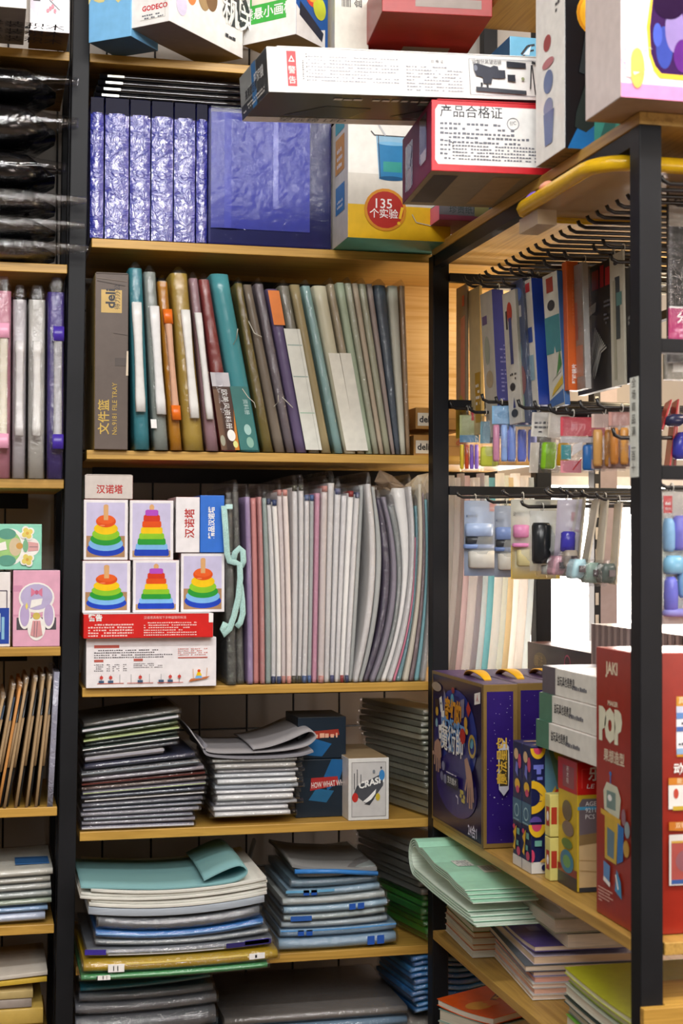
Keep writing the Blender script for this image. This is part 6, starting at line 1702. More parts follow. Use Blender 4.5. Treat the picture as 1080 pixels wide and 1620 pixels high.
# ------------------------------------------------------------------ books and notebooks on the rack's lower shelves
CREAM = pagemat('#e2d3bd', 'z', 900, .78)
def book(label, near, leftfar, rightpx, ztop_rel, z, th, cover, spine=None, page='#e6d8c4', bend=0.0, top=None, group='books on the lower rack shelf', name='notebook', prt=None, cat='book', soft=True, ang=0.0, wX=None):
    """lying book: near bottom corner at pixel near, far left corner on row leftfar, right edge toward +X"""
    a = atz(near[0], near[1], z)
    l = atz(leftfar[0], leftfar[1], z)
    if a.y < -.1 and l.y > -.058: l = a + (l - a) * ((-.058 - a.y) / (l.y - a.y))
    d = (l - a); dl = d.length
    w_ = wX or max(.08, (atz(rightpx[0], rightpx[1], z) - a).length)
    rot = math.atan2(d.y, d.x) - math.pi / 2
    t = thing(name, label, cat, a, (0, 0, rot), group)
    n = 9
    def zf(f): return bend * (2 * abs(f - .45)) ** 2
    def slab(mat, x0, x1, y0, y1, za, zb_, nm, ov=0):
        m_ = MB(); rings = []
        for k in range(n):
            f = k / (n - 1); y = y0 + (y1 - y0) * f
            rings.append([(x0, y, za + zf(f)), (x1, y, za + zf(f)), (x1, y, zb_ + zf(f)), (x0, y, zb_ + zf(f))])
        m_.loft(rings, mat, smooth=False); return m_.build(nm, t)
    ct = .0011 if soft else .0022
    slab(pagemat(page, 'z', 900, .82), .0015, w_ - .002, .0015, dl - .002, ct, th - ct, 'page_block')
    slab(cover, 0, w_, 0, dl, th - ct, th, 'cover')
    slab(spine or cover, 0, w_, 0, dl, 0.0002, ct, 'back_cover')
    if prt:
        m_ = MB(); f_ = Face(m_, (0, 0, th + zf(.5) + .0002), (1, 0, 0), (0, 1, 0), (0, 0, 1), w_, dl); 
        f_.run(prt)
        if bend:
            m_.v = [(x, y, z_ - zf(.5) + zf(min(1, max(0, y / dl)))) for x, y, z_ in m_.v]
        m_.build('cover_print', t)
    return t, a, rot, w_, dl
GREEN = K('#5c9a2c', .3)
z = zR2 + .0005
def pile(items, z, base_near, base_far, right, group):
    for it in items:
        lab, th, cov, page, dn, kw = it
        near = (base_near[0] + dn[0], base_near[1]); far = (base_far[0] + dn[1], base_far[1])
        z0 = z
        # shift the corner pixels up to this height so the edges stay in line
        an = atz(base_near[0], base_near[1], zR2); af = atz(base_far[0], base_far[1], zR2); ar = atz(right[0], right[1], zR2)
        s = .0011
        a = V((an.x + dn[0] * s, an.y, z)); l = V((af.x + dn[1] * s, af.y + dn[1] * s, z)); r = V((ar.x, a.y, z))
        pn, pl, pr_ = proj(a), proj(l), proj(r)
        book(lab, pn, pl, pr_, None, z, th, cov, page=page, group=group, **kw)
        z += th + .0004
    return z
W2 = K('#e8e6e0', .4)
G1 = 'green and orange exercise books in the left pile on the lower rack shelf'
z1 = pile([('white exercise book at the bottom of the green and orange pile', .012, W2, '#d9d6c6', (0, 0), {}),
           ('orange-edged exercise book, second from bottom of the green pile', .010, K('#c9702e', .35), '#e0cfae', (1, 1), {}),
           ('pale exercise book, third from bottom of the green pile', .010, K('#dcd6c0', .4), '#d6cfb8', (-1, 0), {}),
           ('rust-edged exercise book, fourth from bottom of the green pile', .010, K('#b8602c', .35), '#dccaa6', (2, 1), {}),
           ('olive green exercise book, fifth from bottom of the green pile', .012, K('#6d8a30', .35), '#e0dac0', (0, 2), {}),
           ('dark green exercise book topping the left pile beneath the mint notebooks', .012, K('#4f7a22', .3), '#dcd8bc', (2, 2), dict(bend=.006))], z, (747, 1516), (684, 1452), (800, 1512), G1)
z1b = z1 + .006
for i, (lab, c, nr, fr_, rt, th, page) in enumerate((('green covered thick book lying right of the dark green exercise book', '#5f9030', (742, 1458), (708, 1408), (810, 1450), .016, '#e2dccb'), ('light green booklet on the thick green book', '#86a83e', (762, 1432), (730, 1395), (830, 1425), .012, '#d9cf9f'), ('yellow-green printed booklet touching the wrapped book', '#c2c06a', (770, 1418), (745, 1390), (850, 1412), .010, '#e6ddc6'))):
    zz_ = z1b + i * .0165
    book(lab, nr, fr_, rt, None, zz_, th, K(c, .3), page=page, group=G1)
# mint notebooks folded over, loop at the far end, open ends toward the room
MNT = K('#a6dcc0', .35); MIN = pagemat('#dcebdc', 'z', 700, .85)
GM = 'mint notebooks folded on the rack shelf'
mx = .768
mn = atx(737, 1412, mx); mf = atx(646, 1350, mx)
mz = z1b + .0335
for i in range(4):
    lab = ['mint green notebook, outermost of four folded over the green books', 'mint green notebook, second layer of the folded four', 'mint green notebook, third layer of the folded four', 'mint green notebook, innermost layer of the folded four'][i]
    L_ = mf.y - mn.y
    o = .0042 * i
    zl_ = .0005 + o
    zh = .030 + .0165 - o        # upper leaf near the open end
    zt_l = .068 - o              # top of the loop
    r = (zt_l - zl_) / 2
    prof = [(-.052 + .016 * i, zl_), (.08, zl_), (L_ * .55, zl_ + .001), (L_ * .78, zl_ + .004)]
    cy, cz = L_ - .040, zl_ + r + .004
    for k in range(11):
        q = math.radians(-75 + k * 21)
        prof.append((cy + (.040 - o) * math.cos(q), cz + r * math.sin(q)))
    prof += [(L_ * .74, zt_l - .003), (L_ * .52, zt_l - .014), (L_ * .30, zh + .007), (L_ * .16, zh + .001), (.0 + .012 * (3 - i), zh), (-.03 + .012 * (3 - i), zh - .001)]
    t = thing('notebook', lab, 'notebook', (mx, mn.y, mz), group=GM)
    n = len(prof); nrm = []
    for k in range(n):
        dx = prof[min(k + 1, n - 1)][0] - prof[max(k - 1, 0)][0]; dz = prof[min(k + 1, n - 1)][1] - prof[max(k - 1, 0)][1]
        L = math.hypot(dx, dz) or 1; nrm.append((dz / L, -dx / L))
    def sheet(o0, o1, mat, nm, wd=.112):
        m_ = MB(); rows = []
        for f in (0, .33, .66, 1):
            A = [(wd * f + .0006 * i, p[0] + q[0] * o0, p[1] + q[1] * o0) for p, q in zip(prof, nrm)]
            B = [(wd * f + .0006 * i, p[0] + q[0] * o1, p[1] + q[1] * o1) for p, q in zip(prof, nrm)]
            rows.append(A + B[::-1])
        m_.loft(rows, mat, smooth=False); return m_.build(nm, t)
    sheet(.0002, .0008, MNT, 'cover'); sheet(-.0015, .0001, MIN, 'page_block', .111)
    if i == 0:
        ya_, yb_ = L_ * .30, L_ * .52
        for q0, q1, lines_ in ((.030, .062, True), (.062, .09, False)):
            m_ = MB(); f_ = Face(m_, (q0, L_ * .26 if not lines_ else L_ * .40, zh + .0068 if not lines_ else zh + .0088), (1, 0, 0), V((0, 1, .012 if lines_ else .05)).normalized(), (0, 0, 1), .030, .045)
            f_.rect(0, 0, 1, 1, K('#dfe3dc', .4))
            if lines_: f_.lines(.1, .05, .9, .95, 8, GREYINK, .8, 4)
            else:
                for k in range(9): f_.rect(.1 + .09 * k, .2, .1 + .09 * k + (.05 if k % 2 else .03), .9, INK)
            m_.build('price_label', t)
# purple notebook pile
GP = 'notebooks in the purple-topped pile on the lower rack shelf'
PUR = K('#5a4aa0', .3)
z2 = pile([('white notebook lowest in the purple-topped pile', .008, W2, '#e6cdb8', (0, 0), {}), ('pink-paged notebook, second from bottom of the purple-topped pile', .010, K('#d8d0d4', .4), '#e8b8a2', (2, 0), {}),
           ('white notebook, third from bottom of the purple-topped pile', .007, W2, '#e6c6b2', (0, 1), {}), ('pink-edged notebook, fourth from bottom of the purple-topped pile', .010, K('#c9c2cc', .4), '#e8ac9a', (3, 1), {}),
           ('lilac notebook, fifth from bottom of the purple-topped pile', .008, K('#8a80b8', .35), '#e8cdb6', (1, 0), {}), ], z, (842, 1583), (776, 1508), (900, 1580), GP)
z2 = pile([('grey speckled notebook jutting out toward the aisle beneath the purple one', .010, K('#5d6670', .45), '#e6d2bc', (-14, -6), {}), ('cream thick notebook under the purple cover', .013, K('#cfc6d6', .4), '#eccfae', (-1, -1), {}),
           ('purple notebook with red-framed title and lilac label on its cover', .009, PUR, '#e8d6c2', (0, -1), dict(bend=.008, prt=[('rect', .16, .40, .28, .50, K('#9a90c8', .35)), ('poly', [(.25, .70), (.40, .66), (.42, .86), (.27, .90)], K('#8a3a3a', .35)), ('poly', [(.27, .71), (.39, .68), (.405, .85), (.28, .88)], K('#c9b08a', .35)), ('text', '练习', .29, .73, .06, K('#8a2f2f', .4)), ('ell', .50, .78, .10, .08, K('#c98a2a', .3)), ('ell', .52, .60, .04, .03, K('#a9a2c8', .35))]))], z2, (845, 1583), (772, 1506), (1010, 1580), GP)
# film-wrapped paper blocks on the purple notebook
zq = z2 + .009
def pt_(px, py, dz=0): 
    return proj(atz(px, py, zq + dz))
lower = book('loose white paper block beneath the wrapped book on the purple notebook', (897, 1500), (838, 1449), (1010, 1496), None, zq, .021, K('#d9d2c6', .4), page='#efe2d2', group='paper blocks on the purple notebook', name='paper_block')
tt = book('film-wrapped thick book with green printed cover, on top of the paper block', (877, 1478), (825, 1440), (965, 1474), None, zq + .0225, .024, K('#b3b398', .35), page='#f2e2cf', group='paper blocks on the purple notebook', name='wrapped_book', prt=[('ell', .2, .5, .14, .3, K('#5f7040', .35)), ('poly', [(.4, .3), (.8, .4), (.75, .8), (.45, .7)], K('#a89878', .35)), ('ell', .6, .35, .1, .1, K('#7a5a4a', .35)), ('ell', .85, .7, .08, .15, K('#6a7a58', .35))], soft=False)
m_ = MB(); m_.box((-.001, -.001, 0), (tt[3] + .001, tt[4] + .001, .0255), film(.9, .16, 45)); m_.build('film_wrap', tt[0])
# lime notebooks nearest the post
GL = 'lime green notebooks in the pile by the near rack post'
zl = z
lim = [('printed booklet with green and yellow cover low in the lime pile', .016, K('#7ab648', .35), '#d5d2c4'), ('grey-white notebook in the lime pile, second from the bottom', .012, K('#8f9a94', .4), '#d0cec2'), ('dark-edged notebook in the lime pile, third from the bottom', .010, K('#3c4a44', .4), '#d9d4c4'), ('white-paged notebook in the lime pile, fourth from the bottom', .014, K('#b8bcae', .4), '#e0dccb'),
       ('lime green notebook right under the topmost lime cover', .009, K('#a8c42a', .3), '#dfe0c0'), ('lime green notebook with small white title strip, topmost by the near post', .009, K('#b8be28', .3), '#e6e6c8')]
xs0 = .846
for i, (lab, th, c, pg) in enumerate(lim):
    t = book(lab, proj(V((xs0 + .004 * math.sin(i * 2), -.925, zl))), proj(V((xs0 + .004 * math.sin(i * 2) - .0, -.64, zl))), proj(V((xs0 + .19, -.925, zl))), None, zl, th, c, page=pg, group=GL, bend=.004, prt=[('poly', [(.30, .45), (.42, .42), (.46, .66), (.34, .69)], K('#d9d6c0', .4)), ('lines', .33, .46, .42, .64, 3, GREYINK, .8, 3)] if i == 5 else None)
    zl += th + .003
# wooden block at the shelf edge
P = atx(884, 1640, XL + .004)
t = thing('wooden_block', 'small plain wooden block standing at the lower rack shelf edge', 'block', (XL + .006, -.86, z))
m_ = MB(); m_.box((0, 0, 0), (.03, .045, .045), wood('#d0a868', '#b08648', 'z', 'pine_block')); m_.build('block', t, bevel=.0015)
# bottom shelf: orange covered books
z = zR3 + .0005
GO = 'children books on the bottom rack shelf'
an = V((.80, -.47, 0))
tgt = zup(atz(760, 1600, zR3 + .15), 1600)
ob = [('cream book at the base of the orange pile', .03, '#cfc4ae'), ('grey book, second from bottom of the orange pile', .028, '#a9a69c'), ('pale printed book, third from bottom of the orange pile', .026, '#c9c9bc'), ('speckled book, fourth from bottom of the orange pile', .022, '#b9c4b4'), ('teal and cream printed book beneath the orange cover', .02, '#8fb0a8')]
top_z = atx(691, 1584, .795).z
OA, OL = atz(780, 1614, top_z), atz(691, 1584, top_z)
OR_ = V((OL.y - OA.y, OA.x - OL.x, 0)).normalized() * .17
if OR_.x < 0: OR_ = -OR_
def ocorner(p, z, i=0): return proj(V((p.x + .004 * math.sin(i * 2.2), p.y + .003 * math.sin(i * 1.3), z)))
need = top_z - z - .012
sc = need / sum(b[1] for b in ob)
for i, (lab, th, c) in enumerate(ob):
    book(lab, ocorner(OA, z, i), ocorner(OL, z, i), ocorner(OA + OR_, z, i), None, z, th * sc * .98, K(c, .35), page='#cdc6b4', group=GO, wX=.17)
    z += th * sc
book('orange covered picture book with yellow drawing, topmost by the far rack post', ocorner(OA, z), ocorner(OL, z), ocorner(OA + OR_, z), None, z, .012, K('#d8561c', .3), page='#d6cfc0', group=GO, bend=.004, wX=.17,
     prt=[('ell', .22, .52, .16, .14, K('#d89a3a', .3)), ('ell', .38, .50, .1, .1, K('#e0702a', .3)), ('poly', [(.45, .60), (.75, .80), (.78, .76), (.5, .54)], K('#7a4a3a', .35)), ('poly', [(.5, .62), (.7, .70), (.74, .66), (.52, .56)], K('#e0b04a', .3)), ('ell', .7, .3, .14, .12, K('#c9481c', .3))])
book('small green booklet with red spine lying on the orange book', proj(V((XL + .06, -.58, z + .018))), proj(V((XL + .06, -.46, z + .018))), proj(V((XL + .22, -.58, z + .018))), None, z + .0175, .012, K('#8fa83a', .3), spine=K('#8a1f2a', .3), page='#cfc8a0', group=GO)
# ------------------------------------------------------------------ goods hanging on the rack's peg hooks
def hung(name, label, cat, group, px, ytop, ybot, X, build, hk=True, zhook=None):
    """px: pixel column of the pack's near/left edge on the plane x = X; hangs between rows ytop and ybot"""
    P = atx(px, ytop, X); h_ = P.z - atx(px, ybot, X).z
    t = thing(name, label, cat, (P.x, P.y, P.z - h_), group=group)
    build(t, h_)
    return t, P, h_
BLUEB = K('#1f3f9a', .3); CLEAR = vinyl('#dfe4e4', .32, .12, .3, 40, .2)
GA = 'flat boxed goods hanging in the top peg row'
def slim(face, edge, dep, th, prints_left=None, prints_front=None, lean=0.0, wrap=False, tab=True):
    dep = dep if dep > .12 else min(dep, .065)
    def fn(t, h_):
        m_ = MB()
        dx = lean
        vs = [(0, 0, 0), (th, 0, 0), (th, dep, 0), (0, dep, 0), (-dx, 0, h_), (th - dx, 0, h_), (th - dx, dep, h_), (-dx, dep, h_)]
        n = len(m_.v); m_.v += vs
        for f, mt in (((0, 1, 5, 4), edge), ((1, 2, 6, 5), face), ((2, 3, 7, 6), edge), ((3, 0, 4, 7), face), ((4, 5, 6, 7), edge), ((3, 2, 1, 0), edge)):
            m_.f.append(f); m_.mi.append(m_.m(mt)); m_.sm.append(False)
        m_.build('pack', t, bevel=.0008)
        up = V((-dx, 0, h_)).normalized(); H_ = V((-dx, 0, h_)).length
        if prints_left:
            pm = MB(); Face(pm, (0, dep, 0), (0, -1, 0), up, (-1, 0, 0), dep, H_).run(prints_left); pm.build('print', t)
        if prints_front:
            pm = MB(); Face(pm, (0, 0, 0), (1, 0, 0), up, (0, -1, 0), th, H_).run(prints_front); pm.build('print', t)
        if wrap:
            m_ = MB(); e = .002
            m_.loft([[(x + a - dx * f, y + b, h_ * f) for x, y, a, b in ((0, 0, -e, -e), (th, 0, e, -e), (th, dep, e, e), (0, dep, -e, e))] for f in (0, .33, .66, 1)], film(1.0, .2, 45), smooth=False); m_.build('film_wrap', t)
    return fn
DELI = [('rect', .25, .86, .75, .95, RED), ('text', 'deli', .5, .885, .022, W_, dict(align='c'))]
OR = K('#d8662a', .35)
LV = .014
items = [ # label, px, ytop, ybot, X, builder
    ('grey card pack with pink comb print and yellow leaves, first in the top peg row', 738, 448, 690, .885, slim(K('#a39684', .45), K('#8d7d62', .45), .10, .004, [('poly', [(.45, .2), (.85, .22), (.85, .80), (.45, .78)], K('#d98a78', .4)), ('poly', [(.0, .0), (1, .0), (1, .18), (.5, .28), (0, .2)], K('#b8b03a', .35)), ('ell', .4, .12, .25, .07, K('#8a9a2a', .35)), ('ell', .7, .10, .2, .05, K('#d0c84a', .35)), ('rect', .6, .86, .8, .93, RED)])),
    ('cream card pack with small yellow booklet print, second in the top peg row', 762, 452, 686, .895, slim(K('#cdb98a', .45), K('#b89a5a', .45), .10, .006, [('rect', .5, .08, .95, .42, K('#b8902a', .4)), ('lines', .55, .2, .9, .36, 4, W_, .8, 3)], lean=LV * .4)),
    ('blue-violet flat box with fine print and patterned paper face, top peg row', 789, 458, 690, .895, slim(K('#c9c6bc', .4), K('#3d3f86', .35), .10, .022, [('rect', .1, .78, .5, .84, K('#6a5a8a', .4)), ('ell', .5, .4, .3, .06, K('#b8a88a', .4)), ('ell', .4, .6, .2, .1, K('#a8b0a0', .4))], [('lines', .45, .25, .9, .70, 16, K('#7d80b8', .4), .7, 5, dict(fill=.4))], lean=LV)),
    ('white pen set box with red capped marker print, top peg row', 826, 457, 668, .90, slim(K('#d9d8cf', .4), K('#a5a292', .4), .075, .012, [('ell', .5, .84, .2, .08, K('#c43a2c', .3)), ('rect', .4, .45, .62, .8, K('#3a4a8a', .3)), ('rect', .2, .72, .32, .86, INK), ('poly', [(.4, .12), (.6, .12), (.5, .2)], K('#3a3a7a', .4)), ('ell', .45, .28, .2, .03, INK), ('lines', .3, .33, .8, .40, 2, INK, .7, 4), ('ell', .5, .08, .25, .03, INK)], lean=LV)),
    ('blue patterned film-wrapped kit with silver crinkles, top peg row', 838, 440, 668, .905, slim(K('#39558a', .3), K('#2a3c5c', .25), .06, .02, [('ell', .5, .9, .4, .05, K('#3a7ae0', .3)), ('rect', .2, .74, .8, .82, W_), ('ell', .4, .5, .3, .1, K('#7fb0c8', .3)), ('ell', .6, .3, .3, .1, K('#9a4a5a', .3)), ('ell', .4, .15, .3, .08, K('#8fc0a8', .3))], lean=LV, wrap=True)),
    ('deep blue flat box with white edge and red mark, top peg row', 852, 440, 640, .91, slim(K('#dddbd2', .4), BLUEB, .045, .026, [('rect', .3, .9, .8, .97, RED), ('rect', .2, .5, .8, .62, K('#2f4fa0', .4)), ('rect', .3, .2, .8, .4, K('#8fb0c0', .4))], lean=LV)),
    ('deep blue flat box behind its twin, second of two in the top peg row', 872, 443, 640, .93, slim(BLUEB, BLUEB, .05, .016, lean=LV)),
    ('white and teal boxed paint set with red mark and brush print, top peg row', 893, 428, 640, .915, slim(K('#d8d8cc', .4), K('#2f5f9a', .35), .085, .010, [('rect', 0, .4, 1, .68, K('#3f8f9a', .35)), ('rect', .25, .86, .7, .97, K('#a83a2c', .35)), ('ell', .5, .76, .25, .04, INK), ('poly', [(.0, .0), (1, .02), (1, .12), (0, .05)], K('#3a6ab0', .35)), ('poly', [(.2, .08), (1, .16), (1, .22), (.4, .14)], K('#d9b83a', .35)), ('poly', [(.3, .2), (.9, .25), (.6, .45)], K('#d6d4ca', .4)), ('poly', [(.6, .22), (1, .3), (.9, .42)], K('#4a8a4a', .4))], lean=LV)),
    ('orange upright flat box with white lettering at its foot, top peg row', 899, 413, 617, .915, slim(OR, OR, .02, .020, None, [('text', '望远镜片', .70, .05, .028, W_, dict(rot=90, bold=.03)), ('lines', .45, .5, .6, .85, 30, K('#e08a5a', .4), .8, 5)], lean=.004)),
    ('clear plastic pack with silver edges and orange insert, right of the orange box', 926, 415, 614, .93, slim(K('#9f9c92', .25), K('#c9c8c2', .2), .06, .010, [('rect', .1, .1, .9, .35, K('#c98a6a', .35)), ('rect', .2, .5, .9, .85, K('#8d8a80', .3)), ('rect', .35, .4, .6, .7, K('#b06a5a', .35))], lean=.006, wrap=True)),
    ('black pack with red pens and zebra-striped print, top peg row', 972, 405, 612, .955, slim(K('#2a2b2b', .3), K('#33342f', .3), .15, .012, [('rect', .18, .78, .26, .99, K('#e0c8c0', .4)), ('rect', .40, .80, .58, .95, K('#b3222a', .3)), ('rect', .62, .80, .72, .97, K('#a01c24', .3)), ('rect', .76, .80, .88, .94, K('#b3222a', .3)), ('poly', [(.2, .58), (.5, .63), (.52, .70), (.24, .67)], K('#d8d5cc', .4))] +
        [('stroke', [(.25 + .03 * k, .10 + .02 * (k % 2)), (.4 + .03 * k, .28 + .03 * math.sin(k)), (.5 + .035 * k, .50 - .02 * k)], .0028, K('#b9b8b0', .4)) for k in range(10)] + [('ell', .26, .38, .05, .05, K('#6a2a30', .4)), ('lines', .75, .5, .92, .7, 6, GREYINK, .7, 3)])),
    ('white ruler set card with cut-out hook tab, beside the near rack post', 988, 396, 608, .955, slim(K('#cfcdbc', .4), K('#b9b8a8', .4), .05, .004, [('ell', .5, .93, .2, .02, INK), ('rect', .4, .35, .75, .82, K('#3a4448', .4)), ('rect', .5, .6, .9, .7, K('#5f8f8a', .4)), ('rect', .25, .05, .45, .8, K('#b0ae98', .4))], lean=.004)),
    ('dark blue file pack with white side print against the near rack post', 1000, 420, 605, .962, slim(K('#1f2030', .35), K('#1c1d28', .35), .03, .012, [('text', '学生', .7, .5, .03, W_, dict(rot=90))])),
]
for lab, px, ya, yb, X, fn in items:
    t, P, h_ = hung('hanging_pack', lab, 'pack', GA, px, ya, yb, X, fn)
    hook(P.x - .032, XB, P.y + .010, P.z + .0062, .012); hang_loop(t, 0.002, .010, h_)
# second row: blister and film bags -----------------------------------
GB = 'film bags hanging in the middle peg row'
def bag(wd, th, body, contents, hdr=None, ang=25, tilt=0.0, cardm=None):
    """thin bag or card turned by ang degrees; contents: list of (name, x0, x1, z0, z1, depth, material) in fractions"""
    a = math.radians(ang); u = V((math.cos(a), -math.sin(a), 0)); n = V((-math.sin(a), -math.cos(a), 0))
    def fn(t, h_):
        def frame(x, y, z): return u * (x * wd) + n * y + V((tilt * z, 0, z * h_))
        if cardm:
            m_ = MB(); ps = [(0.03, 0), (.97, 0), (1, .02), (1, .97), (.96, 1), (.04, 1), (0, .97), (0, .02)]
            A = [frame(x, 0, z) for x, z in ps]; B = [frame(x, -.0012, z) for x, z in ps]
            m_.loft([B, A], cardm, smooth=False); m_.build('backing_card', t)
        for nm, x0, x1, z0, z1, d, mt in contents:
            m_ = MB(); rings = []
            for f in (0, .08, .5, .92, 1):
                g = .8 if f in (0, 1) else 1
                cx, hw = (x0 + x1) / 2, (x1 - x0) / 2 * g
                z = z0 + (z1 - z0) * f
                rings.append([frame(cx + hw * math.cos(q), .0015 + d * g * (.5 + .5 * math.sin(q)), z) for q in [2 * math.pi * k / 10 for k in range(10)]])
            m_.loft(rings, mt); m_.build(nm, t)
        if hdr:
            m_ = MB(); f_ = Face(m_, frame(0, .0012, 0), u, V((tilt, 0, h_)).normalized(), n, wd, h_); f_.run(hdr); m_.build('header_print', t)
        if body:
            m_ = MB(); rows = []
            for z in (0, .12, .35, .6, .85, 1):
                b_ = th * (math.sin(math.pi * min(1, z * 1.25)) if z < .8 else .05) + .002
                rows.append([frame(x, b_ * (1 - (2 * x - 1) ** 2) + .001, z) for x in (0, .2, .4, .6, .8, 1)] + [frame(x, -.002, z) for x in (1, .5, 0)])
            m_.loft(rows, body, smooth=True); m_.build('film_bag', t)
    return fn
FB = film(.9, .16, 45)
SKY = K('#7fb0dc', .3); PER = vinyl('#7f8fe0', .85, .2, .3)
def pens(cols, z0, z1, d=.008):
    n = len(cols); return [('pen', (k + .08) / n, (k + .92) / n, z0, z1, d, K(c, .25)) for k, c in enumerate(cols)]
row2 = [
    ('bag of beaded crayons in yellow, red and violet, first in the middle peg row', 727, 652, 748, .87, .034, bag(.036, .008, FB, pens(['#e0c83a', '#c9502c', '#8a6ad8', '#9a7ae0'], .06, .46), [('rect', 0, .5, 1, .95, K('#b9c48a', .4)), ('rect', 0, .5, 1, .62, K('#5f9ac0', .4)), ('rect', .6, .86, .8, 1, RED)], 20)),
    ('bag with neon striped sticky tabs, second in the middle peg row', 757, 658, 745, .875, .03, bag(.036, .006, FB, [('tab_block', .06, .94, .08, .44, .006, K('#c9d04a', .3))], [('rect', 0, .5, 1, .9, K('#6f9fae', .4)), ('rect', .5, .5, .62, .78, K('#3f4a3a', .4)), ('rect', .7, .5, .8, .78, K('#c98a4a', .4)), ('rect', .1, .24, .95, .36, K('#e0705a', .3)), ('rect', .1, .1, .95, .18, K('#6fc05a', .3))], 20, .004)),
    ('pale blue pencil sharpener bag with blue header, third in the middle peg row', 778, 642, 738, .875, .04, bag(.042, .010, FB, pens(['#c98aa8', '#8fb0e8', '#7f9ae0'], .08, .68, .010), [('rect', 0, .70, 1, 1, K('#7fb4dc', .35)), ('ell', .5, .85, .3, .06, K('#5f9ac8', .35))], 15)),
    ('bag of blue-violet pens behind the sharpener bag, middle peg row', 800, 646, 736, .90, .04, bag(.055, .010, FB, pens(['#7f8fe8', '#6f80dc', '#8f9cf0'], .06, .62, .012), [('rect', 0, .68, 1, .98, K('#86b4d8', .35))], 15)),
    ('bag with green spiral chalk holder and lettered header, middle peg row', 836, 652, 748, .885, .04, bag(.050, .010, FB, [('holder', .35, .85, .06, .50, .014, K('#8fd02a', .25))], [('rect', 0, .60, 1, 1, K('#d9d6cc', .4)), ('lines', .1, .66, .7, .88, 3, INK, .8, 3), ('rect', .75, .80, .95, .96, RED), ('rect', 0, 0, .3, .5, K('#d9d0c0', .4))], 10, .006)),
    ('bag with golden yellow spiral holder, right of the green one', 862, 654, 745, .90, .04, bag(.046, .010, FB, [('holder', .35, .8, .08, .48, .014, K('#d9a820', .25))], [('rect', 0, .58, 1, 1, K('#c9c2b4', .4)), ('rect', .45, .8, .75, .95, K('#b03a3a', .35))], 10, .006)),
    ('card bag with pink-red header and blue scissors, middle peg row', 886, 660, 748, .89, .05, bag(.055, .008, FB, [('grip', .62, .95, .04, .5, .010, K('#2f6fb8', .3))], [('rect', 0, .66, 1, 1, K('#c9404f', .35)), ('text', '剪刀', .3, .76, .1, K('#e0a0a8', .4)), ('rect', 0, .54, 1, .64, K('#c9c6c6', .4)), ('rect', .02, .24, .3, .5, K('#3f9aa0', .35)), ('poly', [(.32, .30), (.62, .42), (.64, .56), (.36, .5)], W_), ('rect', 0, 0, .6, .22, K('#d88a96', .35)), ('ring', .75, .16, .003, .006, W_), ('stroke', [(.35, .05), (.6, .25)], .002, RED)], 12)),
    ('second pink-red header bag with dark blue grip, half hidden, middle peg row', 912, 664, 746, .92, .04, bag(.045, .008, FB, [('grip', .3, .9, .04, .6, .010, K('#2f5a7a', .3))], [('rect', 0, .68, 1, 1, K('#b83a48', .35))], 12)),
    ('bag of honey-coloured pens with pale header, middle peg row', 935, 655, 745, .90, .05, bag(.052, .010, FB, pens(['#c99a5a', '#b8823f', '#c98f4a'], .08, .72, .010), [('rect', 0, .76, 1, 1, K('#c9b0a4', .4)), ('rect', 0, .04, 1, .2, K('#a88a80', .4))], 12)),
    ('second bag of honey-coloured pens next to the near post, middle peg row', 962, 652, 742, .91, .05, bag(.060, .010, FB, pens(['#b87a3a', '#c9924a', '#b8863f', '#a8743a'], .08, .72, .010), [('rect', 0, .76, 1, 1, K('#b88a80', .4)), ('rect', 0, .04, 1, .2, K('#9a7a74', .4))], 12)),
    ('small violet ball charm hanging by the near post, middle peg row', 988, 700, 735, .90, .02, bag(.03, .004, None, [('ball', .1, .9, .1, .9, .02, K('#4a3fa8', .25))], None, 10)),
]
for lab, px, ya, yb, X, wd, fn in row2:
    t, P, h_ = hung('hanging_bag', lab, 'bag', GB, px, ya, yb, X, fn)
    hook(P.x - .02, XB, P.y - .003, P.z + .0062, .014); hang_loop(t, wd * .4, -.003, h_)
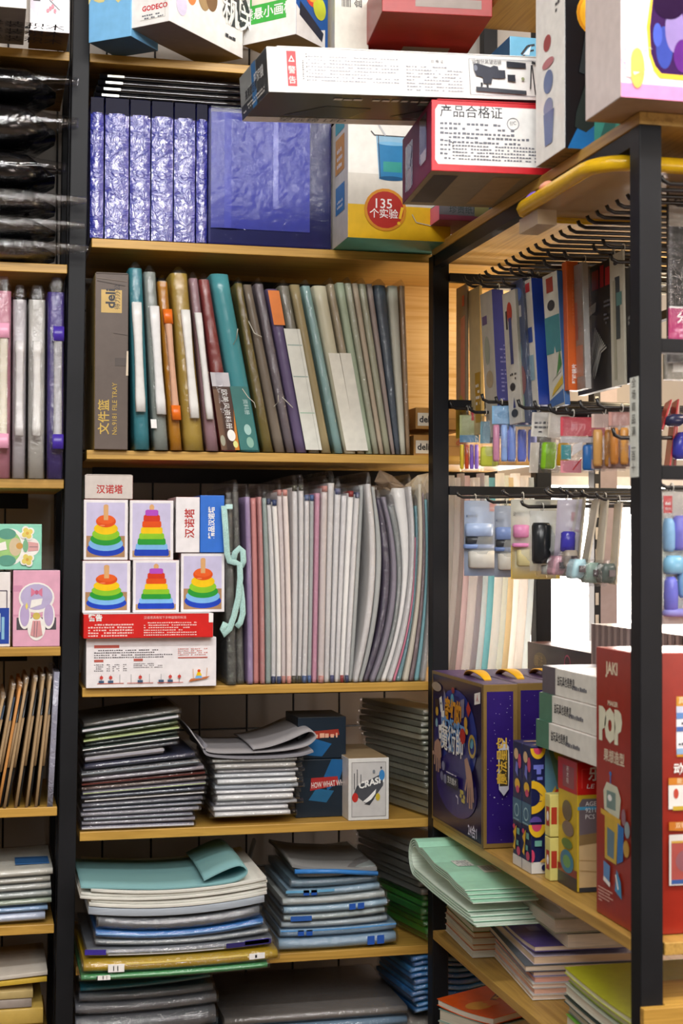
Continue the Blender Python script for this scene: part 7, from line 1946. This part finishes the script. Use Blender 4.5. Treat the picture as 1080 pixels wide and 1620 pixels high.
# third row: staplers and clips on cards ------------------------------
GC = 'stapler cards hanging in the lower peg row'
BLC = K('#8fa6cf', .35)
def stapler(c1, c2):
    return [('stapler_top', .0, .80, .52, .70, .020, K(c1, .25)), ('stapler_jaw', .02, .78, .42, .52, .016, K('#3a3d42', .3)), ('stapler_base', -.04, .82, .36, .42, .018, K(c2, .25)), ('staple_box', .10, .95, .10, .34, .018, K('#d6d4cc', .35))]
BLI = [('rect', .72, .86, .90, .97, RED), ('text', 'deli', .81, .89, .03, W_, dict(align='c')), ('lines', .06, .78, .45, .84, 1, K('#4a5a80', .4), .9, 3), ('rect', .82, .1, .95, .22, K('#4f7ac0', .35))]
row3 = [
    ('pale blue mini stapler on blue card with red mark, first in lower peg row', 734, 792, 911, .875, bag(.066, .02, CLEAR, stapler('#a9bfe6', '#8aa4dc'), BLI, 12, 0, BLC)),
    ('blue stapler card half hidden behind the pale blue stapler, lower peg row', 782, 800, 913, .90, bag(.045, .02, CLEAR, stapler('#7f98d0', '#6f88c0'), BLI, 12, 0, K('#7f8fb0', .35))),
    ('yellow-footed card with pink stapler and doodled print, lower peg row', 808, 790, 916, .885, bag(.085, .02, CLEAR, [('stapler_top', .02, .35, .52, .68, .02, K('#d98ab8', .25)), ('stapler_base', .0, .4, .40, .45, .018, K('#e08ac0', .25)), ('staple_box', .1, .6, .16, .38, .014, K('#d9cf9a', .35))],
        [('rect', 0, 0, 1, .42, K('#cfae2c', .35)), ('rect', .08, .14, .6, .36, K('#ddd5a0', .4)), ('text', '迷你订书机', .04, .79, .045, INK, dict(sx=.9)), ('stroke', [(.45, .62), (.55, .72), (.7, .74), (.8, .66)], .001, INK), ('ring', .68, .72, .004, .005, INK), ('ring', .85, .72, .006, .007, INK), ('stroke', [(.5, .7), (.52, .8), (.6, .84)], .001, INK), ('rect', .5, .9, .8, .98, K('#4a4a30', .4)), ('lines', .12, .2, .55, .34, 3, GREYINK, .7, 4)], 10, 0, K('#cfcab4', .35))),
    ('black stapler with printed white staple box on clear card, lower peg row', 838, 808, 903, .86, bag(.058, .02, CLEAR, [('stapler_body', .0, .55, .12, .80, .024, K('#232629', .2)), ('staple_box', .55, 1.0, .2, .78, .016, K('#c9c8bc', .35)), ('stapler_foot', .28, .9, -.06, .1, .014, K('#b9bcb0', .3))], [('ell', .2, .38, .06, .05, K('#2f7f90', .3))], 8, 0, None)),
    ('violet stapler on pale lilac card, lower peg row', 876, 790, 882, .885, bag(.042, .014, CLEAR, [('stapler_body', .2, .75, .10, .45, .018, K('#3f3aa8', .22))], [('rect', .55, .62, .7, .78, K('#b03a5a', .35)), ('stroke', [(.5, .5), (.9, .45)], .002, K('#a04a8a', .35))], 20, .006, K('#c4b6cc', .35))),
]
for lab, px, ya, yb, X, fn in row3:
    t, P, h_ = hung('hanging_card', lab, 'card', GC, px, ya, yb, X, fn)
    hook(P.x - .016, XB, P.y - .003, P.z + .0062, .010); hang_loop(t, .02, -.003, h_)
# tape dispensers on edge-on clear cards
edge = [('pink tape cutter on slanted clear card, lower peg row', 915, 785, 912, 895, '#d9a8b4', .90), ('grey-beige tape cutter card in the lower peg row', 926, 785, 900, 915, '#a59a8c', .915), ('pale blue tape cutter on slanted clear card, lower peg row', 948, 788, 918, 926, '#a9cdd6', .905),
        ('sage green tape cutter on clear card, lower peg row', 962, 790, 925, 950, '#8fa89c', .925), ('dark tape cutter on clear card beside the near post, lower peg row', 984, 795, 925, 975, '#56605c', .94)]
for i, (lab, pxt, ya, yb, pxb, c, X) in enumerate(edge):
    P = atx(pxt, ya, X); Qb = atx(pxb, yb, X)
    s = pxm(P); h_ = P.z - Qb.z
    t = thing('hanging_card', lab, 'card', Qb + V((0, .0, 0)), group=GC)
    Qv = V((aty(pxb, yb, Qb.y).x - Qb.x, 0, 0)); dx = aty(pxt, ya, Qb.y).x - Qb.x
    m_ = MB(); m_.loft([[(dx * f + a, b, h_ * f) for a, b in ((-.0015, -.0), (.0015, .0), (.0015 + .008, .045), (.008 - .0015, .045))] for f in (0, 1)], K('#b9b09c', .35), smooth=False); m_.build('backing_card', t)
    m_ = MB(); dd = .026
    rings = []
    for f in (.02, .06, .2, .26):
        g = .82 if f in (.02, .26) else 1
        rings.append([(dx * f - .014 + a * g, .012 + b * g, h_ * f) for a, b in rrect(.011, .016, .006, 3)])
    m_.loft(rings, K(c, .22)); m_.build('cutter_body', t)
    m_ = MB(); m_.box((-.018 + dx * .14, -.0115, h_ * .10), (-.008 + dx * .14, -.009, h_ * .18), K('#4a3f42', .3)); m_.build('tape_slot', t)
    m_ = MB(); m_.loft([[(dx * f - .034 * g + a, .02 + b, h_ * f) for a, b in rrect(.003 + .010 * g, .020, .004, 2)] for f, g in ((-.02, .7), (.02, .8), (.2, .8), (.30, .5))], film(.6, .16, 30)); m_.build('blister', t)
    hook(P.x - .02, XB, Qb.y + .03, Qb.z + h_ + .0062, .010); hang_loop(t, dx + .007, .03, h_)
# right of the near post: packs on the end face
GD = 'packs hanging on the rack end beyond the near post'
def endpack(label, px0, px1, ya, yb, Y, mat, prints, extra=None, film_=True, name='hanging_pack'):
    a, b = aty(px0, yb, Y), aty(px1, yb, Y); h_ = zup(a, ya) - a.z; wd = b.x - a.x
    t = thing(name, label, 'pack', a, group=GD)
    m_ = MB(); m_.loft([[(wd / 2 + x, .006 + y, z) for x, y in rrect(wd / 2, .006, .005, 3)] for z in (0, h_ * .5, h_)], mat, smooth=False); m_.build('pack', t)
    pm = MB(); Face(pm, (0, 0, 0), (1, 0, 0), (0, 0, 1), (0, -1, 0), wd, h_).run(prints); pm.build('print', t)
    if extra: extra(t, wd, h_)
    if film_:
        m_ = MB(); m_.box((-.002, -.006, -.002), (wd + .002, .0, h_ + .002), film(.7, .12, 35)); m_.build('film_wrap', t)
    hook(a.x + wd * .3 - .02, XE - .02, Y + .006, a.z + h_ + .0062, .012); hang_loop(t, wd * .3, .006, h_)
    return t
MAG = K('#b3246a', .35)
endpack('dark clear-fronted pack with white cap and magenta label, right of near post', 1058, 1118, 290, 572, -.80, K('#33322f', .25), [('rect', 0, .76, 1, 1, K('#b9b2a2', .4)), ('text', 'CA', .12, .87, .05, INK, dict(bold=.04)), ('rect', -.02, .08, .9, .30, MAG), ('text', '分数', .20, .215, .05, W_, dict(bold=.03)), ('lines', .15, .11, .7, .20, 3, K('#e0a0c0', .4), .8, 4), ('rect', 0, .07, .9, .08, W_), ('rect', 0, .30, .9, .31, W_)])
endpack('grey card pack with yellow inset beneath the magenta label', 1052, 1112, 560, 600, -.79, K('#8f8a78', .35), [('rect', .2, .3, .7, .9, K('#d6d2c4', .4)), ('rect', .5, .0, .62, .35, K('#c9b02a', .35))])
for i, (x0, x1) in enumerate(((1046, 1062), (1058, 1073), (1066, 1095))):
    P = aty(x0, 740, -.76 - .0 * i)
    lab = ['red scissors card seen edge-on, first right of the near post', 'red scissors card seen edge-on, second right of the near post', 'red scissors card with violet grips, cut by right photo edge'][i]
    a, b = aty(x0, 740 - (60 if i == 0 else 0), -.76 + .02 * i), aty(x1, 632, -.76 + .02 * i)
    t = thing('hanging_card', lab, 'card', a, group=GD)
    h_ = b.z - a.z; dx = (b.x - a.x) * (.9 if i < 2 else .2)
    m_ = MB(); m_.loft([[(dx * f + u_, v_, h_ * f) for u_, v_ in ((0, 0), (.0025, 0), (.022, .06), (.0195, .06))] for f in (0, 1)], K('#b3262a', .3), smooth=False); m_.build('backing_card', t)
    m_ = MB(); m_.loft([[(dx * f + .004 + u_, .004 + v_, h_ * f) for u_, v_ in ((0, 0), (.0015, 0), (.0015, .002), (0, .002))] for f in (.0, 1)], K('#d9b8b0', .3)); m_.build('card_edge', t)
    m_ = MB(); m_.loft([[(dx * f + .016 + u_ * g, .0 + v_ * g, h_ * f) for u_, v_ in rrect(.014, .010, .008, 3)] for f, g in ((.12, .6), (.2, 1), (.42, 1.1), (.52, .6))], K('#3a3c9a' if i else '#2a2c48', .2)); m_.build('scissor_grip', t)
def cups(t, wd, h_):
    for nm, x0, x1, z0, z1, c in (('figure', .02, .26, .55, .80, '#8fbfe8'), ('figure', .22, .62, .56, .82, '#7f80d8'), ('figure', .02, .5, .38, .52, '#7fb8d8'), ('figure', .36, .8, .2, .5, '#86b8dc'), ('figure', .04, .34, .10, .36, '#6f74d0'), ('tray', .0, .9, .06, .12, '#8f90d8')):
        m_ = MB(); cx = (x0 + x1) / 2 * wd; hw = (x1 - x0) / 2 * wd
        m_.loft([[(cx + u_ * g, -.004 + v_ * g, h_ * (z0 + (z1 - z0) * f)) for u_, v_ in rrect(hw, .012, .010, 3)] for f, g in ((0, .7), (.1, .95), (.5, 1), (.85, .9), (1, .6))], K(c, .25)); m_.build(nm, t)
endpack('white card pack of blue and violet moulded figures with red mark, right edge', 1046, 1112, 778, 988, -.80, K('#cfccc0', .4), [('rect', .05, .84, .26, .97, RED), ('text', 'deli', .155, .90, .025, W_, dict(align='c', bold=.03)), ('text', '得力', .155, .86, .018, W_, dict(align='c')), ('rect', .02, .14, .9, .80, K('#c9d4c4', .4))], cups)
# row 2/3 upper bits: yellow-rimmed board under the rack's top board
pts = [atz(x, y, zRT - TH - .05) for x, y in ((812, 335),)]
YB_ = K('#e3b51c', .25)
zb_ = ZC + .506
A = atz(813, 338, zb_)
t = thing('drawing_board', 'yellow-rimmed translucent drawing board stored flat under the rack top board', 'board', (A.x, A.y, zb_))
L_ = .33; Wd = .20
def rr_outline(x0, y0, x1, y1, r, n=5):
    o = []
    for cx, cy, a0 in ((x1 - r, y1 - r, 0), (x0 + r, y1 - r, 90), (x0 + r, y0 + r, 180), (x1 - r, y0 + r, 270)):
        for k in range(n + 1):
            q = math.radians(a0 + 90 * k / n); o.append((cx + r * math.cos(q), cy + r * math.sin(q)))
    return o
m_ = MB(); oo = rr_outline(0, -L_, Wd, 0, .05)
path = oo + [oo[0]]
m_.tube([(x, y, 0) for x, y in path], .011, YB_, 8); m_.build('rim', t)
m_ = MB(); m_.prism(rr_outline(.004, -L_ + .004, Wd - .004, -.004, .046), (0, 0, -.004), (1, 0, 0), (0, 1, 0), (0, 0, 1), .003, vinyl('#c9a878', .75, .2, .1)); m_.build('panel', t)
for q, c in (((.004, -.13, .012), '#f0a080'), ((.006, -.07, .010), '#8a6ae0')):
    m_ = MB(); m_.loft([[(q[0] + .012 * g * math.cos(k), q[1] + .022 * g * math.sin(k), q[2] + dz) for k in [2 * math.pi * j / 10 for j in range(10)]] for dz, g in ((-.006, 1), (.002, .9), (.007, .4))], K(c, .25)); m_.build('magnet', t)
m_ = MB(); m_.box((.004, -.09, -.034), (.034, -.012, -.012), vinyl('#c9b79a', .6, .2, .2)); m_.build('pen_tray', t)
bpy.data.scenes.remove(_tmp)
